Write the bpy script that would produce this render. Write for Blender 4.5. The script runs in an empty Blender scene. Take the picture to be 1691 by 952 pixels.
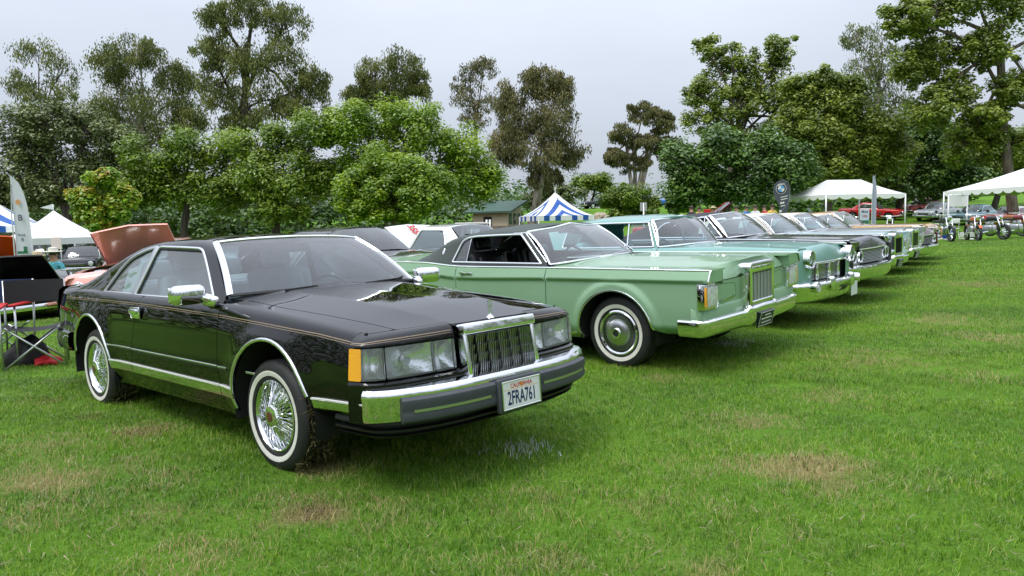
import bpy, bmesh, math, random
import numpy as np
from mathutils import Vector, Matrix
from mathutils.geometry import delaunay_2d_cdt
R = math.radians
random.seed(7); RNG = np.random.default_rng(7)
SC = bpy.context.scene
COL = SC.collection

# ------------------------------------------------------------------ camera
CAM_H, CAM_PITCH, CAM_ROLL, CAM_F = 1.3925, R(-4.833), R(-1.227), 1249.5
cd = bpy.data.cameras.new('camera'); cam = bpy.data.objects.new('camera', cd); COL.objects.link(cam)
cd.sensor_width = 36.0; cd.lens = CAM_F / 1691 * 36; cd.clip_end = 2000; cd.clip_start = .05
cam.matrix_world = Matrix.Translation((0, 0, CAM_H)) @ Matrix.Rotation(math.pi/2 + CAM_PITCH, 4, 'X') @ Matrix.Rotation(CAM_ROLL, 4, 'Z')
SC.camera = cam
# ------------------------------------------------------------------ sky: even overcast over a clear-sky base
w = bpy.data.worlds.new('World'); SC.world = w; w.use_nodes = True
nt = w.node_tree; nt.nodes.clear()
def wn(t, **k):
    n = nt.nodes.new(t)
    for a, b in k.items(): setattr(n, a, b)
    return n
sky = wn('ShaderNodeTexSky', sky_type='NISHITA', sun_disc=False, sun_elevation=R(58), sun_rotation=R(200))
skys = wn('ShaderNodeVectorMath', operation='SCALE'); skys.inputs['Scale'].default_value = .10
tc = wn('ShaderNodeTexCoord'); sep = wn('ShaderNodeSeparateXYZ')
nz = wn('ShaderNodeTexNoise'); nz.inputs['Scale'].default_value = 2.2; nz.inputs['Detail'].default_value = 5; nz.inputs['Roughness'].default_value = .45
mp = wn('ShaderNodeMapping'); mp.inputs['Scale'].default_value = (1, 1, 3.2)
ramp = wn('ShaderNodeValToRGB')
ramp.color_ramp.elements[0].position = .32; ramp.color_ramp.elements[0].color = (.405, .442, .510, 1)
ramp.color_ramp.elements[1].position = .68; ramp.color_ramp.elements[1].color = (.468, .503, .570, 1)
# CIE overcast: the zenith is brighter than the horizon
zc = wn('ShaderNodeMath', operation='MAXIMUM'); zc.inputs[1].default_value = 0
grd = wn('ShaderNodeMath', operation='MULTIPLY_ADD'); grd.inputs[1].default_value = 2.1; grd.inputs[2].default_value = .80
cl = wn('ShaderNodeVectorMath', operation='SCALE')
mx = wn('ShaderNodeMix', data_type='RGBA'); mx.inputs[0].default_value = .94
bg = wn('ShaderNodeBackground'); bg.inputs['Strength'].default_value = 1.0
wo = wn('ShaderNodeOutputWorld')
L = nt.links.new
L(tc.outputs['Generated'], sep.inputs[0]); L(tc.outputs['Generated'], mp.inputs[0]); L(mp.outputs[0], nz.inputs['Vector'])
L(nz.outputs['Fac'], ramp.inputs[0]); L(sep.outputs['Z'], zc.inputs[0]); L(zc.outputs[0], grd.inputs[0])
L(ramp.outputs[0], cl.inputs[0]); L(grd.outputs[0], cl.inputs['Scale'])
L(sky.outputs[0], skys.inputs[0]); L(skys.outputs[0], mx.inputs[6]); L(cl.outputs[0], mx.inputs[7])
L(mx.outputs[2], bg.inputs[0]); L(bg.outputs[0], wo.inputs[0])
# ------------------------------------------------------------------ soft sun behind the cloud
sd = bpy.data.lights.new('sun', 'SUN'); sd.energy = 1.5; sd.angle = R(24); sd.color = (1, .965, .90)
sun = bpy.data.objects.new('sun', sd); COL.objects.link(sun)
sun.rotation_euler = Vector((.45, .35, -1.0)).to_track_quat('-Z', 'Y').to_euler()
vs = SC.view_settings; vs.view_transform = 'Standard'; vs.look = 'None'; vs.exposure = 0.48; vs.gamma = 1.0; vs.use_curve_mapping = False
SC.render.engine = 'CYCLES'; SC.cycles.max_bounces = 8; SC.cycles.transparent_max_bounces = 16
SC.cycles.use_denoising = True; SC.cycles.caustics_reflective = False; SC.cycles.caustics_refractive = False

# ------------------------------------------------------------------ helpers
def ray(px, py):
    u, v = px - 845.5, py - 476.0
    cr, sr = math.cos(CAM_ROLL), math.sin(CAM_ROLL)
    u, v = u*cr + v*sr, -u*sr + v*cr
    d = (u/CAM_F, 1, -v/CAM_F); c, s = math.cos(CAM_PITCH), math.sin(CAM_PITCH)
    return np.array([d[0], d[1]*c - d[2]*s, d[1]*s + d[2]*c])
def at(px, py, Y):                       # the point at depth Y that the photo shows at this place
    d = ray(px, py); d = d / d[1] * Y
    return Vector((d[0], d[1], CAM_H + d[2]))
def pchip(x, y):
    x = np.asarray(x, float); y = np.asarray(y, float)
    if len(x) == 1: return lambda t: np.full_like(np.asarray(t, float), y[0])
    h = np.diff(x); d = np.diff(y)/h; m = np.zeros_like(y)
    for i in range(1, len(x)-1):
        if d[i-1]*d[i] > 0:
            w1 = 2*h[i]+h[i-1]; w2 = h[i]+2*h[i-1]; m[i] = (w1+w2)/(w1/d[i-1]+w2/d[i])
    m[0] = d[0]; m[-1] = d[-1]
    def f(t):
        t = np.clip(np.asarray(t, float), x[0], x[-1]); i = np.clip(np.searchsorted(x, t)-1, 0, len(x)-2)
        hh = h[i]; s = (t-x[i])/hh
        return (y[i]*(1+2*s)*(1-s)**2 + hh*m[i]*s*(1-s)**2 + y[i+1]*s*s*(3-2*s) + hh*m[i+1]*s*s*(s-1))
    return f
def crv(*p):                              # crv((x,y),...) or crv(const)
    if not isinstance(p[0], tuple): return pchip([0], [p[0]])
    p = sorted(p); return pchip([a for a, b in p], [b for a, b in p])

def tag(o, label=None, cat=None, group=None, kind=None):
    if label: o['label'] = label
    if cat: o['category'] = cat
    if group: o['group'] = group
    if kind: o['kind'] = kind
    return o
def link(name, me, parent=None, mat=None):
    o = bpy.data.objects.new(name, me); COL.objects.link(o)
    if parent is not None: o.parent = parent
    if mat is not None and me is not None and not me.materials: me.materials.append(mat)
    return o
def empty(name, loc=(0, 0, 0), rz=0, label=None, cat=None, group=None):
    o = bpy.data.objects.new(name, None); COL.objects.link(o); o.empty_display_size = .2
    o.location = loc; o.rotation_euler = (0, 0, rz)
    return tag(o, label, cat, group)
def mesh(name, V, F, smooth=False, ln=None):
    me = bpy.data.meshes.new(name)
    me.from_pydata([tuple(v) for v in V], [], [tuple(f) for f in F])
    if smooth or ln is not None: me.polygons.foreach_set('use_smooth', [True]*len(me.polygons))
    if ln is not None: me.normals_split_custom_set(ln)
    me.update(); return me
class MB:                                  # collects shapes, builds one mesh object
    def __init__(s): s.v = []; s.f = []; s.sm = []
    def add(s, V, F, smooth=False):
        b = len(s.v); s.v += [tuple(map(float, v)) for v in V]; s.f += [tuple(i+b for i in f) for f in F]; s.sm += [smooth]*len(F); return s
    def box(s, c, d, M=None):
        V = [Vector((c[0]+a*d[0]/2, c[1]+b*d[1]/2, c[2]+e*d[2]/2)) for a in (-1, 1) for b in (-1, 1) for e in (-1, 1)]
        if M is not None: V = [M @ v for v in V]
        return s.add(V, [(0, 1, 3, 2), (4, 6, 7, 5), (0, 4, 5, 1), (2, 3, 7, 6), (0, 2, 6, 4), (1, 5, 7, 3)])
    def rbox(s, c, d, r=.01, seg=2, M=None):    # box with rounded edges
        bm = bmesh.new(); bmesh.ops.create_cube(bm, size=1)
        for v in bm.verts: v.co = Vector((v.co.x*d[0], v.co.y*d[1], v.co.z*d[2]))
        bmesh.ops.bevel(bm, geom=bm.edges[:], offset=min(r, min(d)*.49), segments=seg, affect='EDGES', profile=.5)
        bm.verts.index_update()
        V = [v.co + Vector(c) for v in bm.verts]
        if M is not None: V = [M @ v for v in V]
        s.add(V, [[v.index for v in f.verts] for f in bm.faces], True); bm.free(); return s
    def tube(s, pts, r, n=8, caps=True, smooth=True):
        pts = [Vector(p) for p in pts]; rr = r if hasattr(r, '__len__') else [r]*len(pts)
        V = []; F = []; up = None
        for i, p in enumerate(pts):
            t = (pts[min(i+1, len(pts)-1)] - pts[max(i-1, 0)])
            if t.length < 1e-9: t = Vector((0, 0, 1))
            t.normalize()
            if up is None: up = Vector((0, 0, 1)) if abs(t.z) < .9 else Vector((1, 0, 0))
            a = t.cross(up); a.normalize(); up = a.cross(t); up.normalize()
            for k in range(n):
                q = 2*math.pi*k/n; V.append(p + (a*math.cos(q) + up*math.sin(q))*rr[i])
        for i in range(len(pts)-1):
            for k in range(n): F.append((i*n+k, i*n+(k+1) % n, (i+1)*n+(k+1) % n, (i+1)*n+k))
        s.add(V, F, smooth)
        if caps:
            b = len(s.v)-len(V)
            s.f += [tuple(b+k for k in range(n))[::-1], tuple(b+(len(pts)-1)*n+k for k in range(n))]; s.sm += [False]*2
        return s
    def lathe(s, prof, n=32, M=None, closed=False, a0=0, a1=2*math.pi):   # prof: (r, h) round local Z
        full = abs(a1-a0-2*math.pi) < 1e-6; m = n if full else n+1; V = []; F = []
        for k in range(m):
            q = a0+(a1-a0)*k/n
            for r_, h_ in prof: V.append(Vector((r_*math.cos(q), r_*math.sin(q), h_)))
        L_ = len(prof)
        for k in range(n):
            k2 = (k+1) % m
            for j in range(L_-1 + (1 if closed else 0)):
                j2 = (j+1) % L_; F.append((k*L_+j, k2*L_+j, k2*L_+j2, k*L_+j2))
        if M is not None: V = [M @ v for v in V]
        return s.add(V, F, True)
    def sweep(s, pts, nrm, sec, closed=False, smooth=True, caps=True, secclosed=True):
        # sec: (a,b) a along side (t x n), b along normal
        pts = [Vector(p) for p in pts]; n = len(pts); k = len(sec); V = []; F = []
        for i, p in enumerate(pts):
            if closed: t = pts[(i+1) % n] - pts[i-1]
            else: t = pts[min(i+1, n-1)] - pts[max(i-1, 0)]
            t.normalize(); nn = Vector(nrm[i]) if not isinstance(nrm, Vector) else nrm.copy()
            nn = (nn - t*nn.dot(t)); nn.normalize(); a = t.cross(nn)
            for x, y in sec: V.append(p + a*x + nn*y)
        rng = n if closed else n-1; kk = k if secclosed else k-1
        for i in range(rng):
            j = (i+1) % n
            for q in range(kk): F.append((i*k+q, i*k+(q+1) % k, j*k+(q+1) % k, j*k+q))
        s.add(V, F, smooth)
        if caps and not closed and secclosed:
            b = len(s.v)-len(V); s.f += [tuple(b+q for q in range(k))[::-1], tuple(b+(n-1)*k+q for q in range(k))]; s.sm += [False]*2
        return s
    def mirror(s):                          # a copy reflected in y
        m = MB(); m.v = [(a, -b, c) for a, b, c in s.v]; m.f = [f[::-1] for f in s.f]; m.sm = s.sm[:]; return m
    def mesh(s, name, sharp=35):
        me = bpy.data.meshes.new(name); me.from_pydata(s.v, [], s.f); me.polygons.foreach_set('use_smooth', s.sm); me.update()
        if any(s.sm):
            bm = bmesh.new(); bm.from_mesh(me); bmesh.ops.recalc_face_normals(bm, faces=bm.faces[:]); a = R(sharp)
            for e in bm.edges:
                if len(e.link_faces) == 2 and e.calc_face_angle(0) > a: e.smooth = False
            bm.to_mesh(me); bm.free()
        return me
    def build(s, name, mat, parent=None, sharp=35):
        return link(name, s.mesh(name, sharp), parent, mat)
def both(mb, name, mat, parent, sharp=35):  # a part and its mirror image
    return [mb.build(name, mat, parent, sharp), mb.mirror().build(name, mat, parent, sharp)]

def resample(P, step, closed=True):
    P = [np.asarray(p, float) for p in P]; out = []; n = len(P)
    for i in range(n if closed else n-1):
        a, b = P[i], P[(i+1) % n]; k = max(1, int(round(np.linalg.norm(b-a)/step)))
        for j in range(k): out.append(a+(b-a)*j/k)
    if not closed: out.append(P[-1])
    return np.array(out)
def rounded(P, r, n=5):                     # polygon with rounded corners; r number or list
    P = [np.asarray(p, float) for p in P]; m = len(P); out = []
    rs = r if hasattr(r, '__len__') else [r]*m
    for i in range(m):
        c = P[i]; a = P[i-1]-c; b = P[(i+1) % m]-c; la, lb = np.linalg.norm(a), np.linalg.norm(b)
        q = min(rs[i], la*.48, lb*.48)
        if q < 1e-4: out.append(c); continue
        A = c+a/la*q; B = c+b/lb*q
        for k in range(n+1):
            t = k/n; out.append((1-t)**2*A+2*t*(1-t)*c+t*t*B)
    return out
def inside(pts, poly):
    x, y = pts[:, 0], pts[:, 1]; res = np.zeros(len(pts), bool); n = len(poly)
    x1, y1 = poly[:, 0], poly[:, 1]; x2, y2 = np.roll(x1, -1), np.roll(y1, -1)
    for i in range(n):
        if y1[i] == y2[i]: continue
        c = ((y1[i] > y) != (y2[i] > y)) & (x < (x2[i]-x1[i])*(y-y1[i])/(y2[i]-y1[i])+x1[i]); res ^= c
    return res
def bdist(pts, poly):
    d = np.full(len(pts), 1e9)
    for a, b in zip(poly, np.roll(poly, -1, 0)):
        ab = b-a; t = np.clip(((pts-a)@ab)/max(ab@ab, 1e-12), 0, 1); d = np.minimum(d, np.linalg.norm(pts-a-t[:, None]*ab, axis=1))
    return d
def normals(fn, uv, e=.002):
    u, v = uv[:, 0], uv[:, 1]
    du = fn(u+e, v)-fn(u-e, v); dv = fn(u, v+e)-fn(u, v-e); n = np.cross(du, dv)
    return n/np.maximum(np.linalg.norm(n, axis=1), 1e-9)[:, None]
def patch(name, outline, fn, mat, parent, out=(0, 1, 0), holes=(), step=.04, vstep=None, flange=.012, mirror=True, off=0.0, vlines=None):
    """A curved panel: a 2D outline (with holes) laid on the surface fn(u,v)->xyz, its edges folded in."""
    vstep = vstep or step
    ol = resample(outline, step); hs = [resample(h, step) for h in holes]
    lo, hi = ol.min(0), ol.max(0)
    us = np.linspace(lo[0], hi[0], max(2, int((hi[0]-lo[0])/step))+1)[1:-1]
    if vlines is not None:
        g = np.array([(u, v) for u in us for v in vlines(u)]).reshape(-1, 2)
    else:
        vs_ = np.linspace(lo[1], hi[1], max(2, int((hi[1]-lo[1])/vstep))+1)[1:-1]
        g = np.stack(np.meshgrid(us, vs_, indexing='ij'), -1).reshape(-1, 2)
    if len(g):
        k = inside(g, ol) & (bdist(g, ol) > .35*min(step, vstep))
        for h in hs: k &= ~inside(g, h) & (bdist(g, h) > .35*min(step, vstep))
        g = g[k]
    pts = [ol]+hs+([g] if len(g) else []); edges = []; b = 0
    for q in [ol]+hs:
        edges += [(b+i, b+(i+1) % len(q)) for i in range(len(q))]; b += len(q)
    allp = np.concatenate(pts)
    vo, eo, fo, *_ = delaunay_2d_cdt([Vector(p) for p in allp], edges, [], 0, 1e-6)
    uv = np.array([tuple(v) for v in vo]); F = np.array([tuple(f) for f in fo])
    cen = uv[F].mean(1); k = inside(cen, ol)
    for h in hs: k &= ~inside(cen, h)
    F = F[k]
    P = fn(uv[:, 0], uv[:, 1]); N = normals(fn, uv); o = np.asarray(out, float)
    if callable(out): pass
    if (N[np.unique(F)]@o).mean() < 0: N = -N
    if off: P = P+N*off
    fnrm = np.cross(P[F[:, 1]]-P[F[:, 0]], P[F[:, 2]]-P[F[:, 0]])
    flip = (fnrm*N[F[:, 0]]).sum(1) < 0; F[flip] = F[flip][:, ::-1]
    faces = [tuple(f) for f in F]; ln = list(N[F].reshape(-1, 3))
    V = list(P)
    if flange:
        ec = {}
        for f in F:
            for a, b in ((f[0], f[1]), (f[1], f[2]), (f[2], f[0])): ec[(a, b)] = 1
        bd = [(a, b) for a, b in ec if (b, a) not in ec]; idx = {}
        def nv(i, d):
            if (i, d) not in idx: idx[(i, d)] = len(V); V.append(P[i]-N[i]*flange*d)
            return idx[(i, d)]
        for a, b in bd:
            q = (nv(b, 0), nv(a, 0), nv(a, 1), nv(b, 1)); faces.append(q)
            n_ = np.cross(V[q[1]]-V[q[0]], V[q[2]]-V[q[0]]); n_ = n_/max(np.linalg.norm(n_), 1e-9); ln += [n_]*4
    V = np.array(V); ln = np.array(ln)
    res = [link(name, mesh(name, V, faces, True, ln.tolist()), parent, mat)]
    if mirror:
        V2 = V*[1, -1, 1]; st = 0; f2 = []; l2 = []; 
        for f in faces:
            f2.append(f[::-1]); l2 += [n*np.array([1, -1, 1]) for n in ln[st:st+len(f)][::-1]]; st += len(f)
        res.append(link(name, mesh(name, V2, f2, True, [tuple(n) for n in l2]), parent, mat))
    return res
HALF = [(-1, 0), (-.92, .45), (-.6, .85), (0, 1), (.6, .85), (.92, .45), (1, 0)]
def half(w, h, base=-.004): return [(a*w/2, b*h) for a, b in HALF]+[(w/2, base), (-w/2, base)]
def rect(w, h, base=-.004): return [(-w/2, base), (-w/2, h), (w/2, h), (w/2, base)]
def trim(name, path, fn, mat, parent, sec, closed=False, step=.04, out=(0, 1, 0), mirror=True, off=0.0):
    """A strip swept along a 2D path laid on fn."""
    p = resample(path, step, closed); P = fn(p[:, 0], p[:, 1]); N = normals(fn, p)
    if (N@np.asarray(out, float)).mean() < 0: N = -N
    P = P+N*off
    mb = MB().sweep([Vector(q) for q in P], [Vector(q) for q in N], sec, closed)
    return both(mb, name, mat, parent) if mirror else [mb.build(name, mat, parent)]
def text(name, s, size, mat, parent, M, ext=.0008, align='CENTER', sx=1.0, off=.0):
    c = bpy.data.curves.new(name, 'FONT'); c.body = s; c.size = size; c.extrude = ext; c.align_x = align; c.align_y = 'CENTER'; c.resolution_u = 3; c.offset = size*.018
    o = bpy.data.objects.new(name, c); COL.objects.link(o)
    dg = bpy.context.evaluated_depsgraph_get(); me = bpy.data.meshes.new_from_object(o.evaluated_get(dg))
    COL.objects.unlink(o); bpy.data.objects.remove(o)
    me.transform(M @ Matrix.Diagonal((sx, 1, 1, 1))); me.materials.clear(); return link(name, me, parent, mat)
def frame(o, x, y):                          # matrix with origin o and axes x, y (z = x cross y)
    x = Vector(x).normalized(); y = Vector(y); z = x.cross(y).normalized(); y = z.cross(x)
    return Matrix.Translation(o) @ Matrix((x, y, z)).transposed().to_4x4()
def copy_tree(o, parent=None):
    c = o.copy(); COL.objects.link(c); c.parent = parent
    for ch in o.children: copy_tree(ch, c)
    return c

# ------------------------------------------------------------------ materials
MATS = {}
def newmat(name):
    m = bpy.data.materials.new(name); m.use_nodes = True; MATS[name] = m; return m, m.node_tree.nodes, m.node_tree.links
def bsdf(m): return m.node_tree.nodes['Principled BSDF']
def mat(name, col, rough=.5, metal=0, coat=0, coat_r=.03, spec=.5, noise=0, nscale=40, bump=0, bscale=200, trans=0, alpha=1, rvar=0, sheen=0, emit=None, ior=1.5):
    m, N, Lk = newmat(name); b = bsdf(m); I = b.inputs
    I['Base Color'].default_value = (*col, 1); I['Roughness'].default_value = rough; I['Metallic'].default_value = metal
    I['Coat Weight'].default_value = coat; I['Coat Roughness'].default_value = coat_r; I['Specular IOR Level'].default_value = spec; I['IOR'].default_value = ior
    I['Transmission Weight'].default_value = trans; I['Alpha'].default_value = alpha; I['Sheen Weight'].default_value = sheen
    if emit: I['Emission Color'].default_value = (*emit, 1); I['Emission Strength'].default_value = 1
    if noise or rvar or bump:
        t = N.new('ShaderNodeTexCoord')
    if noise or rvar:
        n = N.new('ShaderNodeTexNoise'); n.inputs['Scale'].default_value = nscale; n.inputs['Detail'].default_value = 6; n.inputs['Roughness'].default_value = .6
        Lk.new(t.outputs['Object'], n.inputs['Vector'])
    if noise:
        mr = N.new('ShaderNodeMapRange'); mr.inputs[1].default_value = .3; mr.inputs[2].default_value = .7; mr.inputs[3].default_value = 1-noise; mr.inputs[4].default_value = 1+noise
        sc = N.new('ShaderNodeVectorMath'); sc.operation = 'SCALE'; sc.inputs[0].default_value = col
        Lk.new(n.outputs['Fac'], mr.inputs[0]); Lk.new(mr.outputs[0], sc.inputs['Scale']); Lk.new(sc.outputs[0], I['Base Color'])
    if rvar:
        mr = N.new('ShaderNodeMapRange'); mr.inputs[1].default_value = .35; mr.inputs[2].default_value = .7; mr.inputs[3].default_value = max(0, rough-rvar); mr.inputs[4].default_value = rough+rvar
        Lk.new(n.outputs['Fac'], mr.inputs[0]); Lk.new(mr.outputs[0], I['Coat Roughness' if coat else 'Roughness'])
    if bump:
        n2 = N.new('ShaderNodeTexNoise'); n2.inputs['Scale'].default_value = bscale; n2.inputs['Detail'].default_value = 4
        bp = N.new('ShaderNodeBump'); bp.inputs['Strength'].default_value = bump; bp.inputs['Distance'].default_value = .005
        Lk.new(t.outputs['Object'], n2.inputs['Vector']); Lk.new(n2.outputs['Fac'], bp.inputs['Height']); Lk.new(bp.outputs[0], I['Normal'])
    return m
def paint(name, col, metal=0.0, rough=.35, wave=.02, coat_r=.015, spec=.12, coat=1.0):
    # base colour under a clear coat, with the faint orange peel and waviness of real panels
    m = mat(name, col, rough, metal, coat, coat_r, spec=spec); N, Lk = m.node_tree.nodes, m.node_tree.links; b = bsdf(m); b.inputs['Coat IOR'].default_value = 1.5
    t = N.new('ShaderNodeTexCoord'); n = N.new('ShaderNodeTexNoise'); n.inputs['Scale'].default_value = 2.5; n.inputs['Detail'].default_value = 2
    bp = N.new('ShaderNodeBump'); bp.inputs['Strength'].default_value = wave; bp.inputs['Distance'].default_value = .05
    Lk.new(t.outputs['Object'], n.inputs['Vector']); Lk.new(n.outputs['Fac'], bp.inputs['Height']); Lk.new(bp.outputs[0], b.inputs['Coat Normal']); 
    n2 = N.new('ShaderNodeTexNoise'); n2.inputs['Scale'].default_value = 9; n2.inputs['Detail'].default_value = 8; n2.inputs['Roughness'].default_value = .7
    mr = N.new('ShaderNodeMapRange'); mr.inputs[1].default_value = .4; mr.inputs[2].default_value = .75; mr.inputs[3].default_value = coat_r*.6; mr.inputs[4].default_value = coat_r*3.5+.02
    Lk.new(t.outputs['Object'], n2.inputs['Vector']); Lk.new(n2.outputs['Fac'], mr.inputs[0]); Lk.new(mr.outputs[0], b.inputs['Coat Roughness'])
    return m
def glassmat(name, tint=(.80, .88, .88), refl=1.0, rough=.0, haze=0.0):
    m, N, Lk = newmat(name); N.clear()
    o = N.new('ShaderNodeOutputMaterial'); tr = N.new('ShaderNodeBsdfTransparent'); tr.inputs[0].default_value = (*tint, 1)
    gl = N.new('ShaderNodeBsdfGlossy'); gl.inputs['Roughness'].default_value = rough; fr = N.new('ShaderNodeFresnel'); fr.inputs['IOR'].default_value = 1.5
    mu = N.new('ShaderNodeMath'); mu.operation = 'MULTIPLY'; mu.inputs[1].default_value = 1.5*refl; mu.use_clamp = True
    mx = N.new('ShaderNodeMixShader'); Lk.new(fr.outputs[0], mu.inputs[0]); Lk.new(mu.outputs[0], mx.inputs[0]); Lk.new(tr.outputs[0], mx.inputs[1]); Lk.new(gl.outputs[0], mx.inputs[2])
    if haze:                                # pale diffuse layer: sky reflection painted into panes, whiteness into the fluted lens
        d = N.new('ShaderNodeBsdfDiffuse'); d.inputs[0].default_value = (.7, .72, .75, 1); m2 = N.new('ShaderNodeMixShader'); m2.inputs[0].default_value = haze
        Lk.new(mx.outputs[0], m2.inputs[1]); Lk.new(d.outputs[0], m2.inputs[2]); Lk.new(m2.outputs[0], o.inputs[0])
    else: Lk.new(mx.outputs[0], o.inputs[0])
    return m
CHROME = mat('chrome', (.86, .87, .89), .05, 1.0, rvar=.035, nscale=12)
BRUSH = mat('satin_metal', (.62, .63, .65), .28, 1.0)
DARKCH = mat('dark_chrome', (.20, .20, .21), .2, 1.0)
RUBBER = mat('rubber', (.018, .018, .019), .62, bump=.25, bscale=90, noise=.35, nscale=14)
WWALL = mat('white_rubber', (.72, .70, .64), .55, noise=.08, nscale=18)
BLKPL = mat('black_plastic', (.02, .021, .023), .42)
GREYPL = mat('grey_bumper_rubber', (.050, .056, .064), .5, noise=.12, nscale=10)
UNDER = mat('dark_underbody', (.012, .012, .012), .85)
GAP = mat('seal_black', (.008, .008, .008), .7)
GLASS = glassmat('clear_glass', (.80, .88, .89), 1.0)
GLASS_W = glassmat('windshield_glass', (.80, .90, .93), 1.2, .0, .05)
GLASS_T = glassmat('tinted_glass', (.66, .84, .87), 1.3, .0, .09)
AMBER = mat('amber_lens', (.90, .40, .03), .12, coat=1, bump=.35, bscale=60)
LENS = mat('ribbed_lens', (.80, .81, .80), .10, coat=1, trans=.25, bump=.3, bscale=55, noise=.25, nscale=22)
REFLECT = mat('lamp_reflector', (.95, .95, .95), .16, .85, bump=1.0, bscale=28)
REDLENS = mat('red_lens', (.5, .01, .012), .15, coat=1)
WHITE = mat('white_enamel', (.78, .78, .76), .35)
BLKVIN = mat('black_vinyl_seat', (.016, .016, .018), .38, bump=.12, bscale=160)
GREYLEA = mat('grey_leather', (.52, .54, .57), .45, bump=.1, bscale=120, noise=.1, nscale=8)
# ================================================================== the lawn and the rising ground behind it
_pl = pchip([-60, .85, 2.8, 4.6, 7, 16, 44, 90], [0, 0, .015, .09, .105, .22, .32, .4])
def sst(a, b, t): t = np.clip((t-a)/(b-a), 0, 1); return t*t*(3-2*t)
def gz(x, y):
    x = np.asarray(x, float); y = np.asarray(y, float)
    p = (x+.826)*.674+(y-4.929)*.739
    z = _pl(p)*sst(-14, -2, x-.25*(y-5)+6)
    z = z-.55*sst(5, 13, -x)*sst(8, 16, y)
    z = z+2.7*sst(46, 92, y+.06*np.abs(x))+2.5*sst(90, 220, y)
    z = z+1.5*sst(12, 30, x-.42*y)*sst(40, 62, y)*0.6
    z = z+.8*sst(18, 42, -x)*sst(46, 70, y)
    return z+.012*np.sin(x*.9+y*.37)*sst(9, 14, y)
def gpt(px, py):                             # where the line of sight through this place meets the ground
    d = ray(px, py); t = 1.0
    lo, hi = 1.0, 400.0
    for t in np.concatenate([np.linspace(1.5, 40, 400), np.linspace(40.5, 300, 500)]):
        q = d*t
        if CAM_H+q[2] < float(gz(q[0], q[1])): break
    return Vector((q[0], q[1], float(gz(q[0], q[1]))))
DRY = [(520, 852, .34, 1.0), (1340, 778, .55, .9), (95, 795, .60, .7), (150, 690, .22, .8), (228, 718, .26, .9), (80, 665, .25, .7), (45, 860, .35, .6), (330, 927, .25, .6), (1150, 945, .30, .7), (915, 940, .32, .6),
       (1240, 705, .50, .5), (880, 835, .30, .4), (430, 885, .3, .45), (270, 790, .35, .45), (1180, 770, .5, .4), (1040, 840, .45, .4), (640, 905, .3, .35), (1620, 560, .8, .45), (1560, 530, .9, .5), (1370, 660, .5, .35), (1635, 625, .3, .5), (1100, 625, .5, .35), (60, 745, .5, .5), (520, 775, .25, .8), (1450, 600, 1., .35), (1600, 470, 1.6, .35), (250, 860, .4, .35), (700, 850, .35, .3), (1290, 860, .4, .3)]
_dp = [(gpt(a, b), r*.75, s*1.0) for a, b, r, s in DRY]
def dry(x, y):
    o = np.zeros(np.shape(x))
    for c, r, s in _dp:
        d2 = ((x-c.x)/(r*1.25))**2+((y-c.y)/r)**2; o = np.maximum(o, s*np.exp(-d2*1.6))
    return o
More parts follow.
